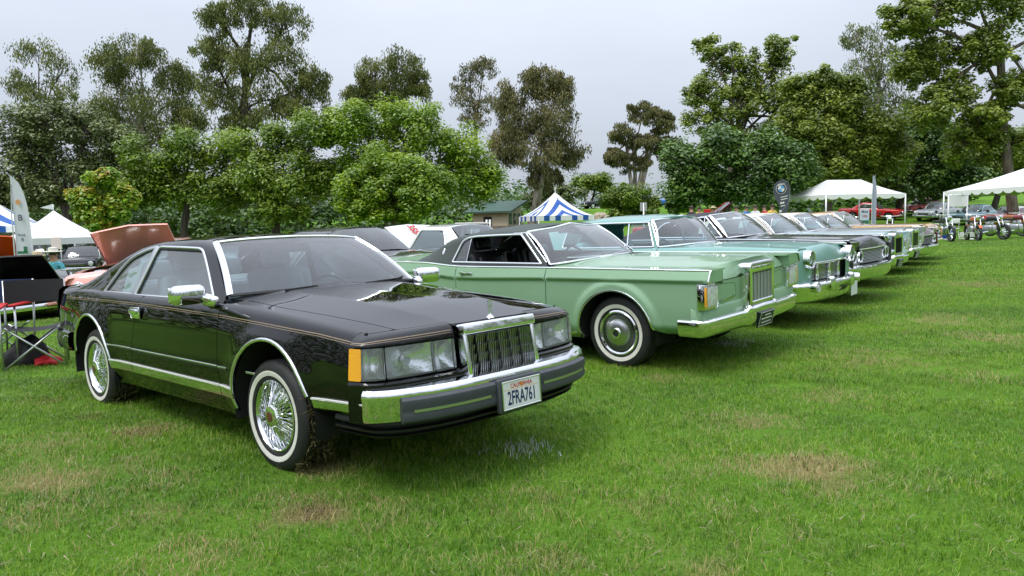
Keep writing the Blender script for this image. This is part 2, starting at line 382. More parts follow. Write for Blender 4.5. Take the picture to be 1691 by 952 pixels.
def lawn():
    def axis(a): return np.array(sorted(set(np.round(a, 4))))
    xs = axis(np.concatenate([np.arange(-7, 9, .11), np.linspace(-30, -7, 50), np.linspace(9, 40, 60), np.linspace(-420, -30, 40), np.linspace(40, 420, 40)]))
    ys = axis(np.concatenate([np.arange(2, 13, .11), np.linspace(13, 60, 90), np.linspace(60, 120, 40), np.linspace(120, 600, 20), [-200, -100, -50, -30, -10, -3, 0, 1]]))
    X, Y = np.meshgrid(xs, ys, indexing='ij'); Z = gz(X, Y); n, m = X.shape
    V = np.stack([X, Y, Z], -1).reshape(-1, 3); i, j = np.meshgrid(np.arange(n-1), np.arange(m-1), indexing='ij'); a = (i*m+j).ravel(); F = np.stack([a, a+m, a+m+1, a+1], -1)
    me = bpy.data.meshes.new('lawn'); me.from_pydata(V.tolist(), [], F.tolist()); me.polygons.foreach_set('use_smooth', [True]*len(F))
    at_ = me.attributes.new('dry', 'FLOAT', 'POINT'); at_.data.foreach_set('value', dry(V[:, 0], V[:, 1]).astype(np.float32)); me.update()
    lit = sst(37, 43, V[:, 1])*(1-sst(62, 72, V[:, 1]))*sst(.06, -.02, V[:, 0]/np.maximum(V[:, 1], 1))*sst(37, 43, V[:, 1]-14*sst(.3, .5, -V[:, 0]/np.maximum(V[:, 1], 1)))
    at_ = me.attributes.new('litter', 'FLOAT', 'POINT'); at_.data.foreach_set('value', lit.astype(np.float32))
    m_, N, Lk = newmat('lawn_turf'); b = bsdf(m_); b.inputs['Roughness'].default_value = .9; b.inputs['Specular IOR Level'].default_value = .15
    geo = N.new('ShaderNodeNewGeometry'); at2 = N.new('ShaderNodeAttribute'); at2.attribute_name = 'dry'
    def noise(sc, det=6, ro=.6):
        q = N.new('ShaderNodeTexNoise'); q.inputs['Scale'].default_value = sc; q.inputs['Detail'].default_value = det; q.inputs['Roughness'].default_value = ro; Lk.new(geo.outputs['Position'], q.inputs['Vector']); return q
    def rampn(src, stops):
        r_ = N.new('ShaderNodeValToRGB'); cr = r_.color_ramp
        while len(cr.elements) < len(stops): cr.elements.new(.5)
        for e, (p_, c_) in zip(cr.elements, stops): e.position = p_; e.color = (*c_, 1)
        Lk.new(src, r_.inputs[0]); return r_
    big = noise(.35, 5); fine = noise(38, 8, .75); mid = noise(3.2, 6)
    g1 = rampn(fine.outputs['Fac'], [(.25, (.045, .110, .011)), (.5, (.110, .242, .020)), (.75, (.190, .345, .040))])
    g2 = rampn(big.outputs['Fac'], [(.3, (.75, .80, .8)), (.7, (1.25, 1.15, 1.0))])
    mul = N.new('ShaderNodeMix'); mul.data_type = 'RGBA'; mul.blend_type = 'MULTIPLY'; mul.inputs[0].default_value = 1; Lk.new(g1.outputs[0], mul.inputs[6]); Lk.new(g2.outputs[0], mul.inputs[7])
    soil = rampn(fine.outputs['Fac'], [(.3, (.14, .09, .045)), (.55, (.34, .25, .12)), (.75, (.50, .40, .20))])
    ad = N.new('ShaderNodeMath'); ad.operation = 'MULTIPLY_ADD'; ad.inputs[1].default_value = .9; Lk.new(mid.outputs['Fac'], ad.inputs[0]); Lk.new(at2.outputs['Fac'], ad.inputs[2])
    th = N.new('ShaderNodeMapRange'); th.inputs[1].default_value = .85; th.inputs[2].default_value = 1.5; Lk.new(ad.outputs[0], th.inputs[0])
    mxs = N.new('ShaderNodeMix'); mxs.data_type = 'RGBA'; Lk.new(th.outputs[0], mxs.inputs[0]); Lk.new(mul.outputs[2], mxs.inputs[6]); Lk.new(soil.outputs[0], mxs.inputs[7]); 
    at3 = N.new('ShaderNodeAttribute'); at3.attribute_name = 'litter'; lt = rampn(mid.outputs['Fac'], [(.3, (.035, .025, .014)), (.5, (.10, .068, .036)), (.7, (.17, .115, .065))])
    mxl = N.new('ShaderNodeMix'); mxl.data_type = 'RGBA'; Lk.new(at3.outputs['Fac'], mxl.inputs[0]); Lk.new(mxs.outputs[2], mxl.inputs[6]); Lk.new(lt.outputs[0], mxl.inputs[7]); Lk.new(mxl.outputs[2], b.inputs['Base Color'])
    bp = N.new('ShaderNodeBump'); bp.inputs['Strength'].default_value = .9; bp.inputs['Distance'].default_value = .03; Lk.new(fine.outputs['Fac'], bp.inputs['Height']); Lk.new(bp.outputs[0], b.inputs['Normal'])
    return tag(link('lawn', me, None, m_), kind='structure')
lawn()

# ------------------------------------------------------------------ grass blades
def leafmat(name, cols, trans=.3, rough=.5, attr='rnd', dryattr=False, spec=.10, world=True):
    """A leaf: each blade takes its own shade of the plant's colour; light passes through a little."""
    m, N, Lk = newmat(name); N.clear(); o = N.new('ShaderNodeOutputMaterial')
    a = N.new('ShaderNodeAttribute'); a.attribute_name = attr
    r_ = N.new('ShaderNodeValToRGB'); cr = r_.color_ramp
    while len(cr.elements) < len(cols): cr.elements.new(.5)
    for i, (e, c_) in enumerate(zip(cr.elements, cols)): e.position = i/(len(cols)-1); e.color = (*c_, 1)
    Lk.new(a.outputs['Fac'], r_.inputs[0]); col = r_.outputs[0]
    if dryattr:
        geo = N.new('ShaderNodeNewGeometry'); q = N.new('ShaderNodeTexNoise'); q.inputs['Scale'].default_value = 1.0; q.inputs['Detail'].default_value = 4; mpg = N.new('ShaderNodeMapping'); mpg.inputs['Rotation'].default_value = (0, 0, R(-42)); mpg.inputs['Scale'].default_value = (.28, 1.1, 1); Lk.new(geo.outputs['Position'], mpg.inputs[0]); Lk.new(mpg.outputs[0], q.inputs['Vector'])
        r2 = N.new('ShaderNodeValToRGB'); r2.color_ramp.elements[0].position = .32; r2.color_ramp.elements[0].color = (.70, .76, .8, 1); r2.color_ramp.elements[1].position = .68; r2.color_ramp.elements[1].color = (1.28, 1.18, 1.0, 1); Lk.new(q.outputs['Fac'], r2.inputs[0])
        mu = N.new('ShaderNodeMix'); mu.data_type = 'RGBA'; mu.blend_type = 'MULTIPLY'; mu.inputs[0].default_value = 1; Lk.new(col, mu.inputs[6]); Lk.new(r2.outputs[0], mu.inputs[7])
        q3 = N.new('ShaderNodeTexNoise'); q3.inputs['Scale'].default_value = 7.5; q3.inputs['Detail'].default_value = 5; q3.inputs['Roughness'].default_value = .65; Lk.new(geo.outputs['Position'], q3.inputs['Vector'])
        r3 = N.new('ShaderNodeValToRGB'); r3.color_ramp.elements[0].position = .34; r3.color_ramp.elements[0].color = (.66, .72, .7, 1); r3.color_ramp.elements[1].position = .66; r3.color_ramp.elements[1].color = (1.25, 1.18, 1.15, 1); Lk.new(q3.outputs['Fac'], r3.inputs[0])
        mu3 = N.new('ShaderNodeMix'); mu3.data_type = 'RGBA'; mu3.blend_type = 'MULTIPLY'; mu3.inputs[0].default_value = 1; Lk.new(mu.outputs[2], mu3.inputs[6]); Lk.new(r3.outputs[0], mu3.inputs[7]); mu = mu3
        at2 = N.new('ShaderNodeAttribute'); at2.attribute_type = 'INSTANCER'; at2.attribute_name = 'dry'
        q2 = N.new('ShaderNodeTexNoise'); q2.inputs['Scale'].default_value = 4.5; q2.inputs['Detail'].default_value = 6; Lk.new(geo.outputs['Position'], q2.inputs['Vector'])
        ad = N.new('ShaderNodeMath'); ad.operation = 'MULTIPLY_ADD'; ad.inputs[1].default_value = .8; Lk.new(q2.outputs['Fac'], ad.inputs[0]); Lk.new(at2.outputs['Fac'], ad.inputs[2])
        ad2 = N.new('ShaderNodeMath'); ad2.operation = 'MULTIPLY_ADD'; ad2.inputs[1].default_value = .42; Lk.new(a.outputs['Fac'], ad2.inputs[0]); Lk.new(ad.outputs[0], ad2.inputs[2])
        th = N.new('ShaderNodeMapRange'); th.inputs[1].default_value = .80; th.inputs[2].default_value = 1.10; Lk.new(ad2.outputs[0], th.inputs[0])
        mx_ = N.new('ShaderNodeMix'); mx_.data_type = 'RGBA'; mx_.inputs[7].default_value = (.56, .45, .22, 1); Lk.new(th.outputs[0], mx_.inputs[0]); Lk.new(mu.outputs[2], mx_.inputs[6]); col = mx_.outputs[2]
    d = N.new('ShaderNodeBsdfDiffuse'); t = N.new('ShaderNodeBsdfTranslucent'); g = N.new('ShaderNodeBsdfGlossy'); g.inputs['Roughness'].default_value = rough
    for n_ in (d, t): Lk.new(col, n_.inputs[0])
    m1 = N.new('ShaderNodeMixShader'); m1.inputs[0].default_value = trans; Lk.new(d.outputs[0], m1.inputs[1]); Lk.new(t.outputs[0], m1.inputs[2])
    fr = N.new('ShaderNodeFresnel'); fr.inputs[0].default_value = 1.4; ml = N.new('ShaderNodeMath'); ml.operation = 'MULTIPLY'; ml.inputs[1].default_value = spec; Lk.new(fr.outputs[0], ml.inputs[0])
    m2 = N.new('ShaderNodeMixShader'); Lk.new(ml.outputs[0], m2.inputs[0]); Lk.new(m1.outputs[0], m2.inputs[1]); Lk.new(g.outputs[0], m2.inputs[2]); Lk.new(m2.outputs[0], o.inputs[0])
    return m
GRASSM = leafmat('grass_blade', [(.068, .165, .013), (.128, .285, .020), (.192, .390, .030), (.268, .460, .050), (.44, .50, .15)], .40, .5, dryattr=True, spec=.12)
def blades(n, size, hmin, hmax, wid, rng, seg=2):
    """n tapered, bent blades in a square tile: vertex and face arrays"""
    x, y = rng.uniform(-size/2, size/2, (2, n)); h = rng.uniform(hmin, hmax, n)*rng.choice([.6, 1, 1, 1.2], n); a = rng.uniform(0, 2*np.pi, n); ln = rng.uniform(.15, 1.0, n)*h
    wv = wid*rng.uniform(.6, 1.25, n); dx, dy = np.cos(a), np.sin(a); tx, ty = -dy, dx; tw = rng.uniform(-.9, .9, n); tx, ty = np.cos(a+1.57+tw), np.sin(a+1.57+tw)
    V = []; lv = np.linspace(0, 1, seg+1)
    for k, t in enumerate(lv):
        cx = x+dx*ln*t*t; cy = y+dy*ln*t*t; cz = h*(t-.25*t*t*(ln/h)); ww = wv*(1-t*.85)/2
        if k < seg: V += [np.stack([cx-tx*ww, cy-ty*ww, cz], -1), np.stack([cx+tx*ww, cy+ty*ww, cz], -1)]
        else: V += [np.stack([cx, cy, cz], -1)]
    k = len(V); V = np.stack(V, 1).reshape(-1, 3); b = np.arange(n)*k; F = []
    for s in range(seg-1): F.append(np.stack([b+2*s, b+2*s+1, b+2*s+3, b+2*s+2], -1))
    tri = np.stack([b+2*(seg-1), b+2*(seg-1)+1, b+2*seg], -1)
    return V, [f.tolist() for f in F], tri.tolist(), np.repeat(rng.uniform(0, 1, n), k)
def blade_mesh(name, n, size, hmin, hmax, wid, rng, m, seg=2):
    V, Fq, tri, r_ = blades(n, size, hmin, hmax, wid, rng, seg); F = sum(Fq, [])+tri
    me = bpy.data.meshes.new(name); me.from_pydata(V.tolist(), [], F); a_ = me.attributes.new('rnd', 'FLOAT', 'POINT'); a_.data.foreach_set('value', r_.astype(np.float32)); me.materials.append(m); me.update(); return me
def grass(name, label, tiles, pts, rot, scl, dr):
    me = bpy.data.meshes.new(name); me.from_pydata(pts.tolist(), [], [])
    for k, v in (('rot', rot), ('scl', scl), ('dry', dr)): a_ = me.attributes.new(k, 'FLOAT', 'POINT'); a_.data.foreach_set('value', v.astype(np.float32))
    o = tag(link(name, me), label, 'grass', kind='stuff')
    ng = bpy.data.node_groups.new(name, 'GeometryNodeTree'); ng.interface.new_socket('Geometry', in_out='INPUT', socket_type='NodeSocketGeometry'); ng.interface.new_socket('Geometry', in_out='OUTPUT', socket_type='NodeSocketGeometry')
    N, Lk = ng.nodes, ng.links; gi = N.new('NodeGroupInput'); go = N.new('NodeGroupOutput'); jn = N.new('GeometryNodeJoinGeometry'); Lk.new(jn.outputs[0], go.inputs[0])
    def attr(k): q = N.new('GeometryNodeInputNamedAttribute'); q.data_type = 'FLOAT'; q.inputs['Name'].default_value = k; return q.outputs[0]
    ir = N.new('FunctionNodeRandomValue'); ir.data_type = 'INT'; ir.inputs[4].default_value = 0; ir.inputs[5].default_value = len(tiles)-1; ir.inputs['Seed'].default_value = 3
    cx = N.new('ShaderNodeCombineXYZ'); Lk.new(attr('rot'), cx.inputs['Z']); cs = N.new('ShaderNodeCombineXYZ'); s_ = attr('scl')
    for k in 'XYZ': Lk.new(s_, cs.inputs[k])
    for i, t in enumerate(tiles):
        oi = N.new('GeometryNodeObjectInfo'); oi.inputs['Object'].default_value = t; oi.inputs['As Instance'].default_value = True
        cmp_ = N.new('FunctionNodeCompare'); cmp_.data_type = 'INT'; cmp_.operation = 'EQUAL'; cmp_.inputs[3].default_value = i; Lk.new(ir.outputs[2], cmp_.inputs[2])
        ip = N.new('GeometryNodeInstanceOnPoints'); Lk.new(gi.outputs[0], ip.inputs['Points']); Lk.new(cmp_.outputs[0], ip.inputs['Selection']); Lk.new(oi.outputs['Geometry'], ip.inputs['Instance']); Lk.new(cx.outputs[0], ip.inputs['Rotation']); Lk.new(cs.outputs[0], ip.inputs['Scale'])
        Lk.new(ip.outputs[0], jn.inputs[0])
    md = o.modifiers.new('blades', 'NODES'); md.node_group = ng
    return o
def sow(y0, y1, sp, margin, n, size, hmin, hmax, wid, nt, name, label, seed, xmax=1.0):
    rng = np.random.default_rng(seed)
    tiles = [bpy.data.objects.new('grass_tile', blade_mesh('grass_tile', n, size, hmin, hmax, wid, rng, GRASSM)) for _ in range(nt)]
    pts = []
    for y in np.arange(y0, y1, sp):
        hx = y*.70+margin
        for x in np.arange(-hx, hx, sp): pts.append((x, y))
    pts = np.array(pts)+rng.uniform(-sp*.35, sp*.35, (len(pts), 2)); d = dry(pts[:, 0], pts[:, 1])
    P3 = np.stack([pts[:, 0], pts[:, 1], gz(pts[:, 0], pts[:, 1])-.002], -1)
    return grass(name, label, tiles, P3, rng.uniform(0, 6.28, len(pts)), rng.uniform(.70, 1.25, len(pts))*(1-.30*np.clip(d-.25, 0, 1)), d)
sow(2.0, 7.2, .27, 1.2, 480, .40, .020, .048, .0046, 8, 'lawn_grass', 'short green mown grass in front of the parked cars', 11)
sow(7.2, 15, .42, 1.5, 640, .60, .020, .044, .0060, 5, 'lawn_grass', 'short green mown grass around the wheels of the row of cars', 12)
sow(15, 34, .85, 2.0, 760, 1.25, .022, .046, .012, 4, 'lawn_grass', 'short green grass between the row of cars and the tents', 13)
# ================================================================== car kit
class Loft:
    """Half body section, a polyline with rounded corners, lofted along x. q = z up the side, then runs inward over the top."""
    def __init__(s, ctl, rad, si, taper=None, disp=None):
        s.c = ctl; s.r = rad; s.si = si; s.tp = taper or crv(1.0); s.disp = disp
    def nodes(s, x):
        t = s.tp(x); Y = np.stack([c[0](x)*t for c in s.c], -1); Z = np.stack([c[1](x) for c in s.c], -1)
        Q = Z.copy(); k = s.si
        for i in range(k+1, len(s.c)): Q[:, i] = Z[:, k]+Y[:, k]-Y[:, i]
        return Y, Z, Q
    def ev(s, x, q):
        x = np.atleast_1d(np.asarray(x, float)); q = np.atleast_1d(np.asarray(q, float)); x, q = np.broadcast_arrays(x, q)
        Y, Z, Q = s.nodes(x)
        def poly(q):
            y = Y[:, 0]+0; z = Z[:, 0]+0
            y = np.where(q < Q[:, 0], Y[:, 0], y); z = np.where(q < Q[:, 0], q, z)
            for i in range(Y.shape[1]-1):
                d = np.maximum(Q[:, i+1]-Q[:, i], 1e-6); t = np.clip((q-Q[:, i])/d, 0, 1); m = q >= Q[:, i]
                y = np.where(m, Y[:, i]+t*(Y[:, i+1]-Y[:, i]), y); z = np.where(m, Z[:, i]+t*(Z[:, i+1]-Z[:, i]), z)
            return y, z
        y, z = poly(q)
        for i in range(1, Y.shape[1]-1):
            r = np.minimum(s.r[i], np.minimum(Q[:, i]-Q[:, i-1], Q[:, i+1]-Q[:, i])*.49); r = np.maximum(r, 1e-5)
            m = np.abs(q-Q[:, i]) < r
            if not m.any(): continue
            ya, za = poly(Q[:, i]-r); yb, zb = poly(Q[:, i]+r); t = (q-Q[:, i]+r)/(2*r)
            y = np.where(m, (1-t)**2*ya+2*t*(1-t)*Y[:, i]+t*t*yb, y); z = np.where(m, (1-t)**2*za+2*t*(1-t)*Z[:, i]+t*t*zb, z)
        if s.disp is not None:
            f = np.clip((Q[:, s.si]-.02-q)/.12, 0, 1); f = f*f*(3-2*f); y = y+s.disp(x, z)*f
        return y, z
    def fn(s, u, v):
        y, z = s.ev(u, v); return np.stack([np.broadcast_to(u, y.shape), y, z], -1)
    def qy(s, x, y):
        Y, Z, Q = s.nodes(np.atleast_1d(np.asarray(x, float))); k = s.si; return Z[:, k]+Y[:, k]-np.abs(y)
    def top(s, u, v):                        # (x, y) -> the same surface, both sides
        u = np.asarray(u, float); v = np.asarray(v, float); q = s.qy(u, v); y, z = s.ev(u, q); return np.stack([u, v, z], -1)
    def qc(s, x, i): return float(s.nodes(np.array([float(x)]))[2][0, i])
def arch(cx, cz, r, z0, z1, n=22, sx=1.0):     # wheel opening in side view, from the rear lip forward
    a0 = math.pi-math.asin(max(-1, min(1, (z0-cz)/r))); a1 = math.asin(max(-1, min(1, (z1-cz)/r)))
    return [(cx+sx*r*math.cos(a0+(a1-a0)*k/n), cz+r*math.sin(a0+(a1-a0)*k/n)) for k in range(n+1)]
def flare(cs, amp, w):
    def d(x, z):
        o = 0
        for cx, cz, r in cs:
            e = np.hypot(x-cx, z-cz)-r; o = np.maximum(o, amp*np.exp(-(np.maximum(e, 0)/w)**2))
        return o
    return d
def flare2(cs, amp, a=.05, b=.125):
    def d(x, z):
        o = 0
        for cx, cz, r in cs:
            e = np.hypot(x-cx, np.maximum(z, cz*.4)-cz)-r; t = np.clip((e-a)/(b-a), 0, 1); o = np.maximum(o, amp*(1-t*t*(3-2*t)))
        return o
    return d
def lin(a, b, n): return [a+(b-a)*k/(n-1) for k in range(n)]
def pcurve(P):                               # plan/other polyline -> smooth arclength map
    P = np.array(P, float); s = np.concatenate([[0], np.cumsum(np.linalg.norm(np.diff(P, axis=0), axis=1))])
    fs = [pchip(s, P[:, k]) for k in range(P.shape[1])]; f = lambda t: np.stack([g(t) for g in fs], -1); f.L = s[-1]; f.s = s; return f
def gridmesh(G):                             # (n,m,3) array -> verts, faces
    n, m, _ = G.shape; F = [(i*m+j, (i+1)*m+j, (i+1)*m+j+1, i*m+j+1) for i in range(n-1) for j in range(m-1)]
    return G.reshape(-1, 3), F
def plansweep(curve, sec, n=60, sym=True):   # section (out, z) carried along a plan curve (x,y); sym: both halves
    t = np.linspace(0, curve.L, n); P = curve(t)
    if sym: P = np.concatenate([P[::-1]*[1, -1], P[1:]])
    T = np.gradient(P, axis=0); N = np.stack([T[:, 1], -T[:, 0]], -1); N /= np.linalg.norm(N, axis=1)[:, None]
    if N[len(N)//2][0] < 0: N = -N
    G = np.array([[(p[0]+o*nn[0], p[1]+o*nn[1], z) for o, z in sec] for p, nn in zip(P, N)])
    return G
def wheel(car, x, y, z, side, Rr, W_, style, steer=0, ww=None, rimr=.2):
    """tyre > whitewall, wheel_cover, spokes, hub_cap"""
    M = Matrix.Translation((x, y, z)) @ Matrix.Rotation(steer, 4, 'Z') @ Matrix.Rotation(-side*math.pi/2, 4, 'X')
    h = W_/2; k = Rr
    prof = [(rimr, h*.70), (rimr+.012, h*.92), ((rimr+k)/2-.005, h*1.0), (k-.035, h*.96), (k-.014, h*.86), (k-.004, h*.74)]
    tr = []; lo = style == 'cap'; SG = 30 if lo else 72
    for a, b in () if lo else ((.60, .50), (.36, .26), (.07, -.07), (-.26, -.36), (-.50, -.60)):
        tr += [(k, h*(a+.06)), (k-.009, h*a), (k-.009, h*b), (k, h*(b-.06))]
    full = prof+tr+[(a, -b) for a, b in prof[::-1]]
    t = MB().lathe(full, SG, M).build('tyre', RUBBER, car, 50)
    zf = h*1.0
    if ww:
        pts = [(r_, np.interp(r_, [rimr, rimr+.012, (rimr+k)/2-.005, k-.035], [h*.70, h*.92, h, h*.96])+.0022) for r_ in np.linspace(ww[0], ww[1], 5)]
        MB().lathe([(pts[0][0], pts[0][1]-.004)]+pts+[(pts[-1][0], pts[-1][1]-.004)], 64, M).build('whitewall', WWALL, t)
    if style == 'wire':
        MB().lathe([(rimr+.004, h*.62), (rimr+.006, h*.90), (rimr-.004, h*.93), (rimr-.014, h*.80), (rimr-.020, h*.45)], 64, M).build('rim', CHROME, t)
        MB().lathe([(rimr-.015, h*.30), (.05, h*.30)], 40, M).build('wheel_disc', BRUSH, t)
        sp = MB()
        for L_, (z0, z1, r0, r1, tw, n, rad) in enumerate([(.40, .98, rimr-.016, .062, .24, 36, .0034), (.40, .98, rimr-.016, .062, -.24, 36, .0034), (.62, 1.06, rimr-.012, .060, .12, 30, .0034)]):
            for i in range(n):
                a = 2*math.pi*(i+.37*L_)/n
                sp.tube([M @ Vector((r0*math.cos(a), r0*math.sin(a), h*z0)), M @ Vector((r1*math.cos(a+tw), r1*math.sin(a+tw), h*z1))], rad, 5, False)
        tag(sp.build('wire_spokes', CHROME, t), kind='stuff')
        MB().lathe([(.075, h*.70), (.072, h*1.0), (.064, h*1.12), (.040, h*1.18), (.030, h*1.18)], 8, M).build('hub_cap', CHROME, t, 20)
        MB().lathe([(.033, h*1.17), (.030, h*1.20), (0, h*1.21)], 24, M).build('hub_emblem', mat('hub_brown', (.10, .03, .02), .35, coat=.6) if 'hub_brown' not in MATS else MATS['hub_brown'], t)
    elif style == 'turbine':
        MB().lathe([(rimr+.004, h*.62), (rimr+.010, h*.93), (rimr-.002, h*.99), (rimr-.016, h*.93), (rimr-.022, h*.80)], 64, M).build('rim', CHROME, t)
        MB().lathe([(rimr-.018, h*.66), (.12, h*.80), (.11, h*.80)], 48, M).build('wheel_disc', DARKCH, t)
        fb = MB()
        for i in range(72):
            a = 2*math.pi*i/72; q = Matrix.Rotation(a, 4, 'Z')
            fb.box(((rimr+.11)/2-.002, 0, h*.80), (rimr-.135, .0034, .016), M @ q @ Matrix.Rotation(R(-9), 4, 'Y'))
        tag(fb.build('cover_fins', BRUSH, t), kind='stuff')
        MB().lathe([(.135, h*.80), (.132, h*.97), (.126, h*1.0), (.10, h*1.12), (.055, h*1.22), (.05, h*1.22)], 48, M).build('wheel_cover', BRUSH, t, 50)
        MB().lathe([(.052, h*1.18), (.050, h*1.32), (.045, h*1.36), (.034, h*1.36), (.032, h*1.28), (.0, h*1.28)], 32, M).build('hub_cap', CHROME, t)
        MB().lathe([(.031, h*1.30), (0, h*1.305)], 20, M).build('hub_emblem', BLKPL, t)
    else:
        MB().lathe([(rimr+.004, h*.62), (rimr+.008, h*.93), (rimr-.004, h*.97), (rimr-.02, h*.84), (rimr*.75, h*.80), (rimr*.55, h*.92), (rimr*.3, h*1.05), (.03, h*1.1), (0, h*1.1)], 30, M).build('wheel_cover', CHROME if style == 'cap' else BRUSH, t)
    return t
def wheelhouse(car, cx, cz, r, y0, y1):
    mb = MB()
    for sd in (-1, 1):
        M = Matrix.Translation((cx, 0, cz)) @ Matrix.Rotation(-sd*math.pi/2, 4, 'X')
        mb.lathe([(.05, y0), (r, y0), (r, y1)], 28, M, a0=(math.pi if sd > 0 else 0)-R(12), a1=(math.pi if sd > 0 else 0)+math.pi+R(12))
    mb.build('wheel_housing', UNDER, car)
def place_car(name, pose, label, cat='car', group=None):
    cx, cy, a, rx, ry, dz = pose
    f = Vector((math.cos(a), -math.sin(a), 0)); l = Vector((math.sin(a), math.cos(a), 0)); z = Vector((0, 0, 1))
    F = (f+z*ry).normalized(); Lf = (l+z*rx); U = F.cross(Lf).normalized(); Lf = U.cross(F)
    o = bpy.data.objects.new(name, None); COL.objects.link(o)
    o.matrix_world = Matrix.Translation((cx, cy, dz)) @ Matrix((F, Lf, U)).transposed().to_4x4()
    return tag(o, label, cat, group)
def seat(car, x, y, z, w, mat_, head=True, lean=14, h=.58):
    b = empty_part = None
    mb = MB().rbox((x+.02, y, z), (.52, w, .18), .06, 3)
    s = mb.build('seat', mat_, car)
    M = Matrix.Translation((x-.24, y, z)) @ Matrix.Rotation(R(-lean), 4, 'Y')
    k = MB().rbox((0, 0, h/2), (.16, w, h), .06, 3, M)
    if w > .8:
        for q in (-1, 1): k.rbox((.035, q*w*.25, h/2), (.14, w*.42, h*.86), .05, 3, M)
    else: k.rbox((.03, 0, h/2), (.14, w*.68, h*.84), .05, 3, M)
    bk = k.build('backrest', mat_, s)
    if head:
        for yy in ([0] if w < .8 else [-w*.25, w*.25]): MB().rbox((-.01, yy, h+.10), (.09, .26, .16), .04, 3, M).build('headrest', mat_, s)
    return s
def steering(car, x, y, z, r, mat_, tilt=62):
    M = Matrix.Translation((x, y, z)) @ Matrix.Rotation(R(tilt-90), 4, 'Y') @ Matrix.Rotation(math.pi/2, 4, 'Y')
    m = MB().lathe([(r+.012*math.cos(q), .012*math.sin(q)) for q in np.linspace(0, 2*math.pi, 9)[:-1]], 32, M, closed=True)
    m.rbox((0, 0, -.01), (.10, .12, .05), .02, 2, M); m.tube([M @ Vector((0, -r, 0)), M @ Vector((0, r, 0))], .011, 6)
    m.tube([M @ Vector((0, 0, 0)), M @ Vector((.12, 0, .38))], .025, 8)
    m.build('steering_wheel', mat_, car)
def ruled_glass(name, bot, top_, bulge, mat_, car, n=24, m=10, off=0.0, flange=True):
    """Glass between a lower and an upper 3D curve (lists of points on the left half, centre first), bulged outward."""
    B = pcurve(bot); T = pcurve(top_); t = np.linspace(0, 1, n)
    b = B(t*B.L); u = T(t*T.L); G = np.zeros((2*n-1, m, 3)); 
    for j, s in enumerate(np.linspace(0, 1, m)):
        p = b*(1-s)+u*s; d = 4*s*(1-s)*np.array(bulge); p = p+np.array([d[0], 0, d[1]])
        G[n-1:, j] = p; G[:n-1, j] = (p*[1, -1, 1])[1:][::-1]
    V, F = gridmesh(G); return MB().add(V, F, True).build(name, mat_, car), G
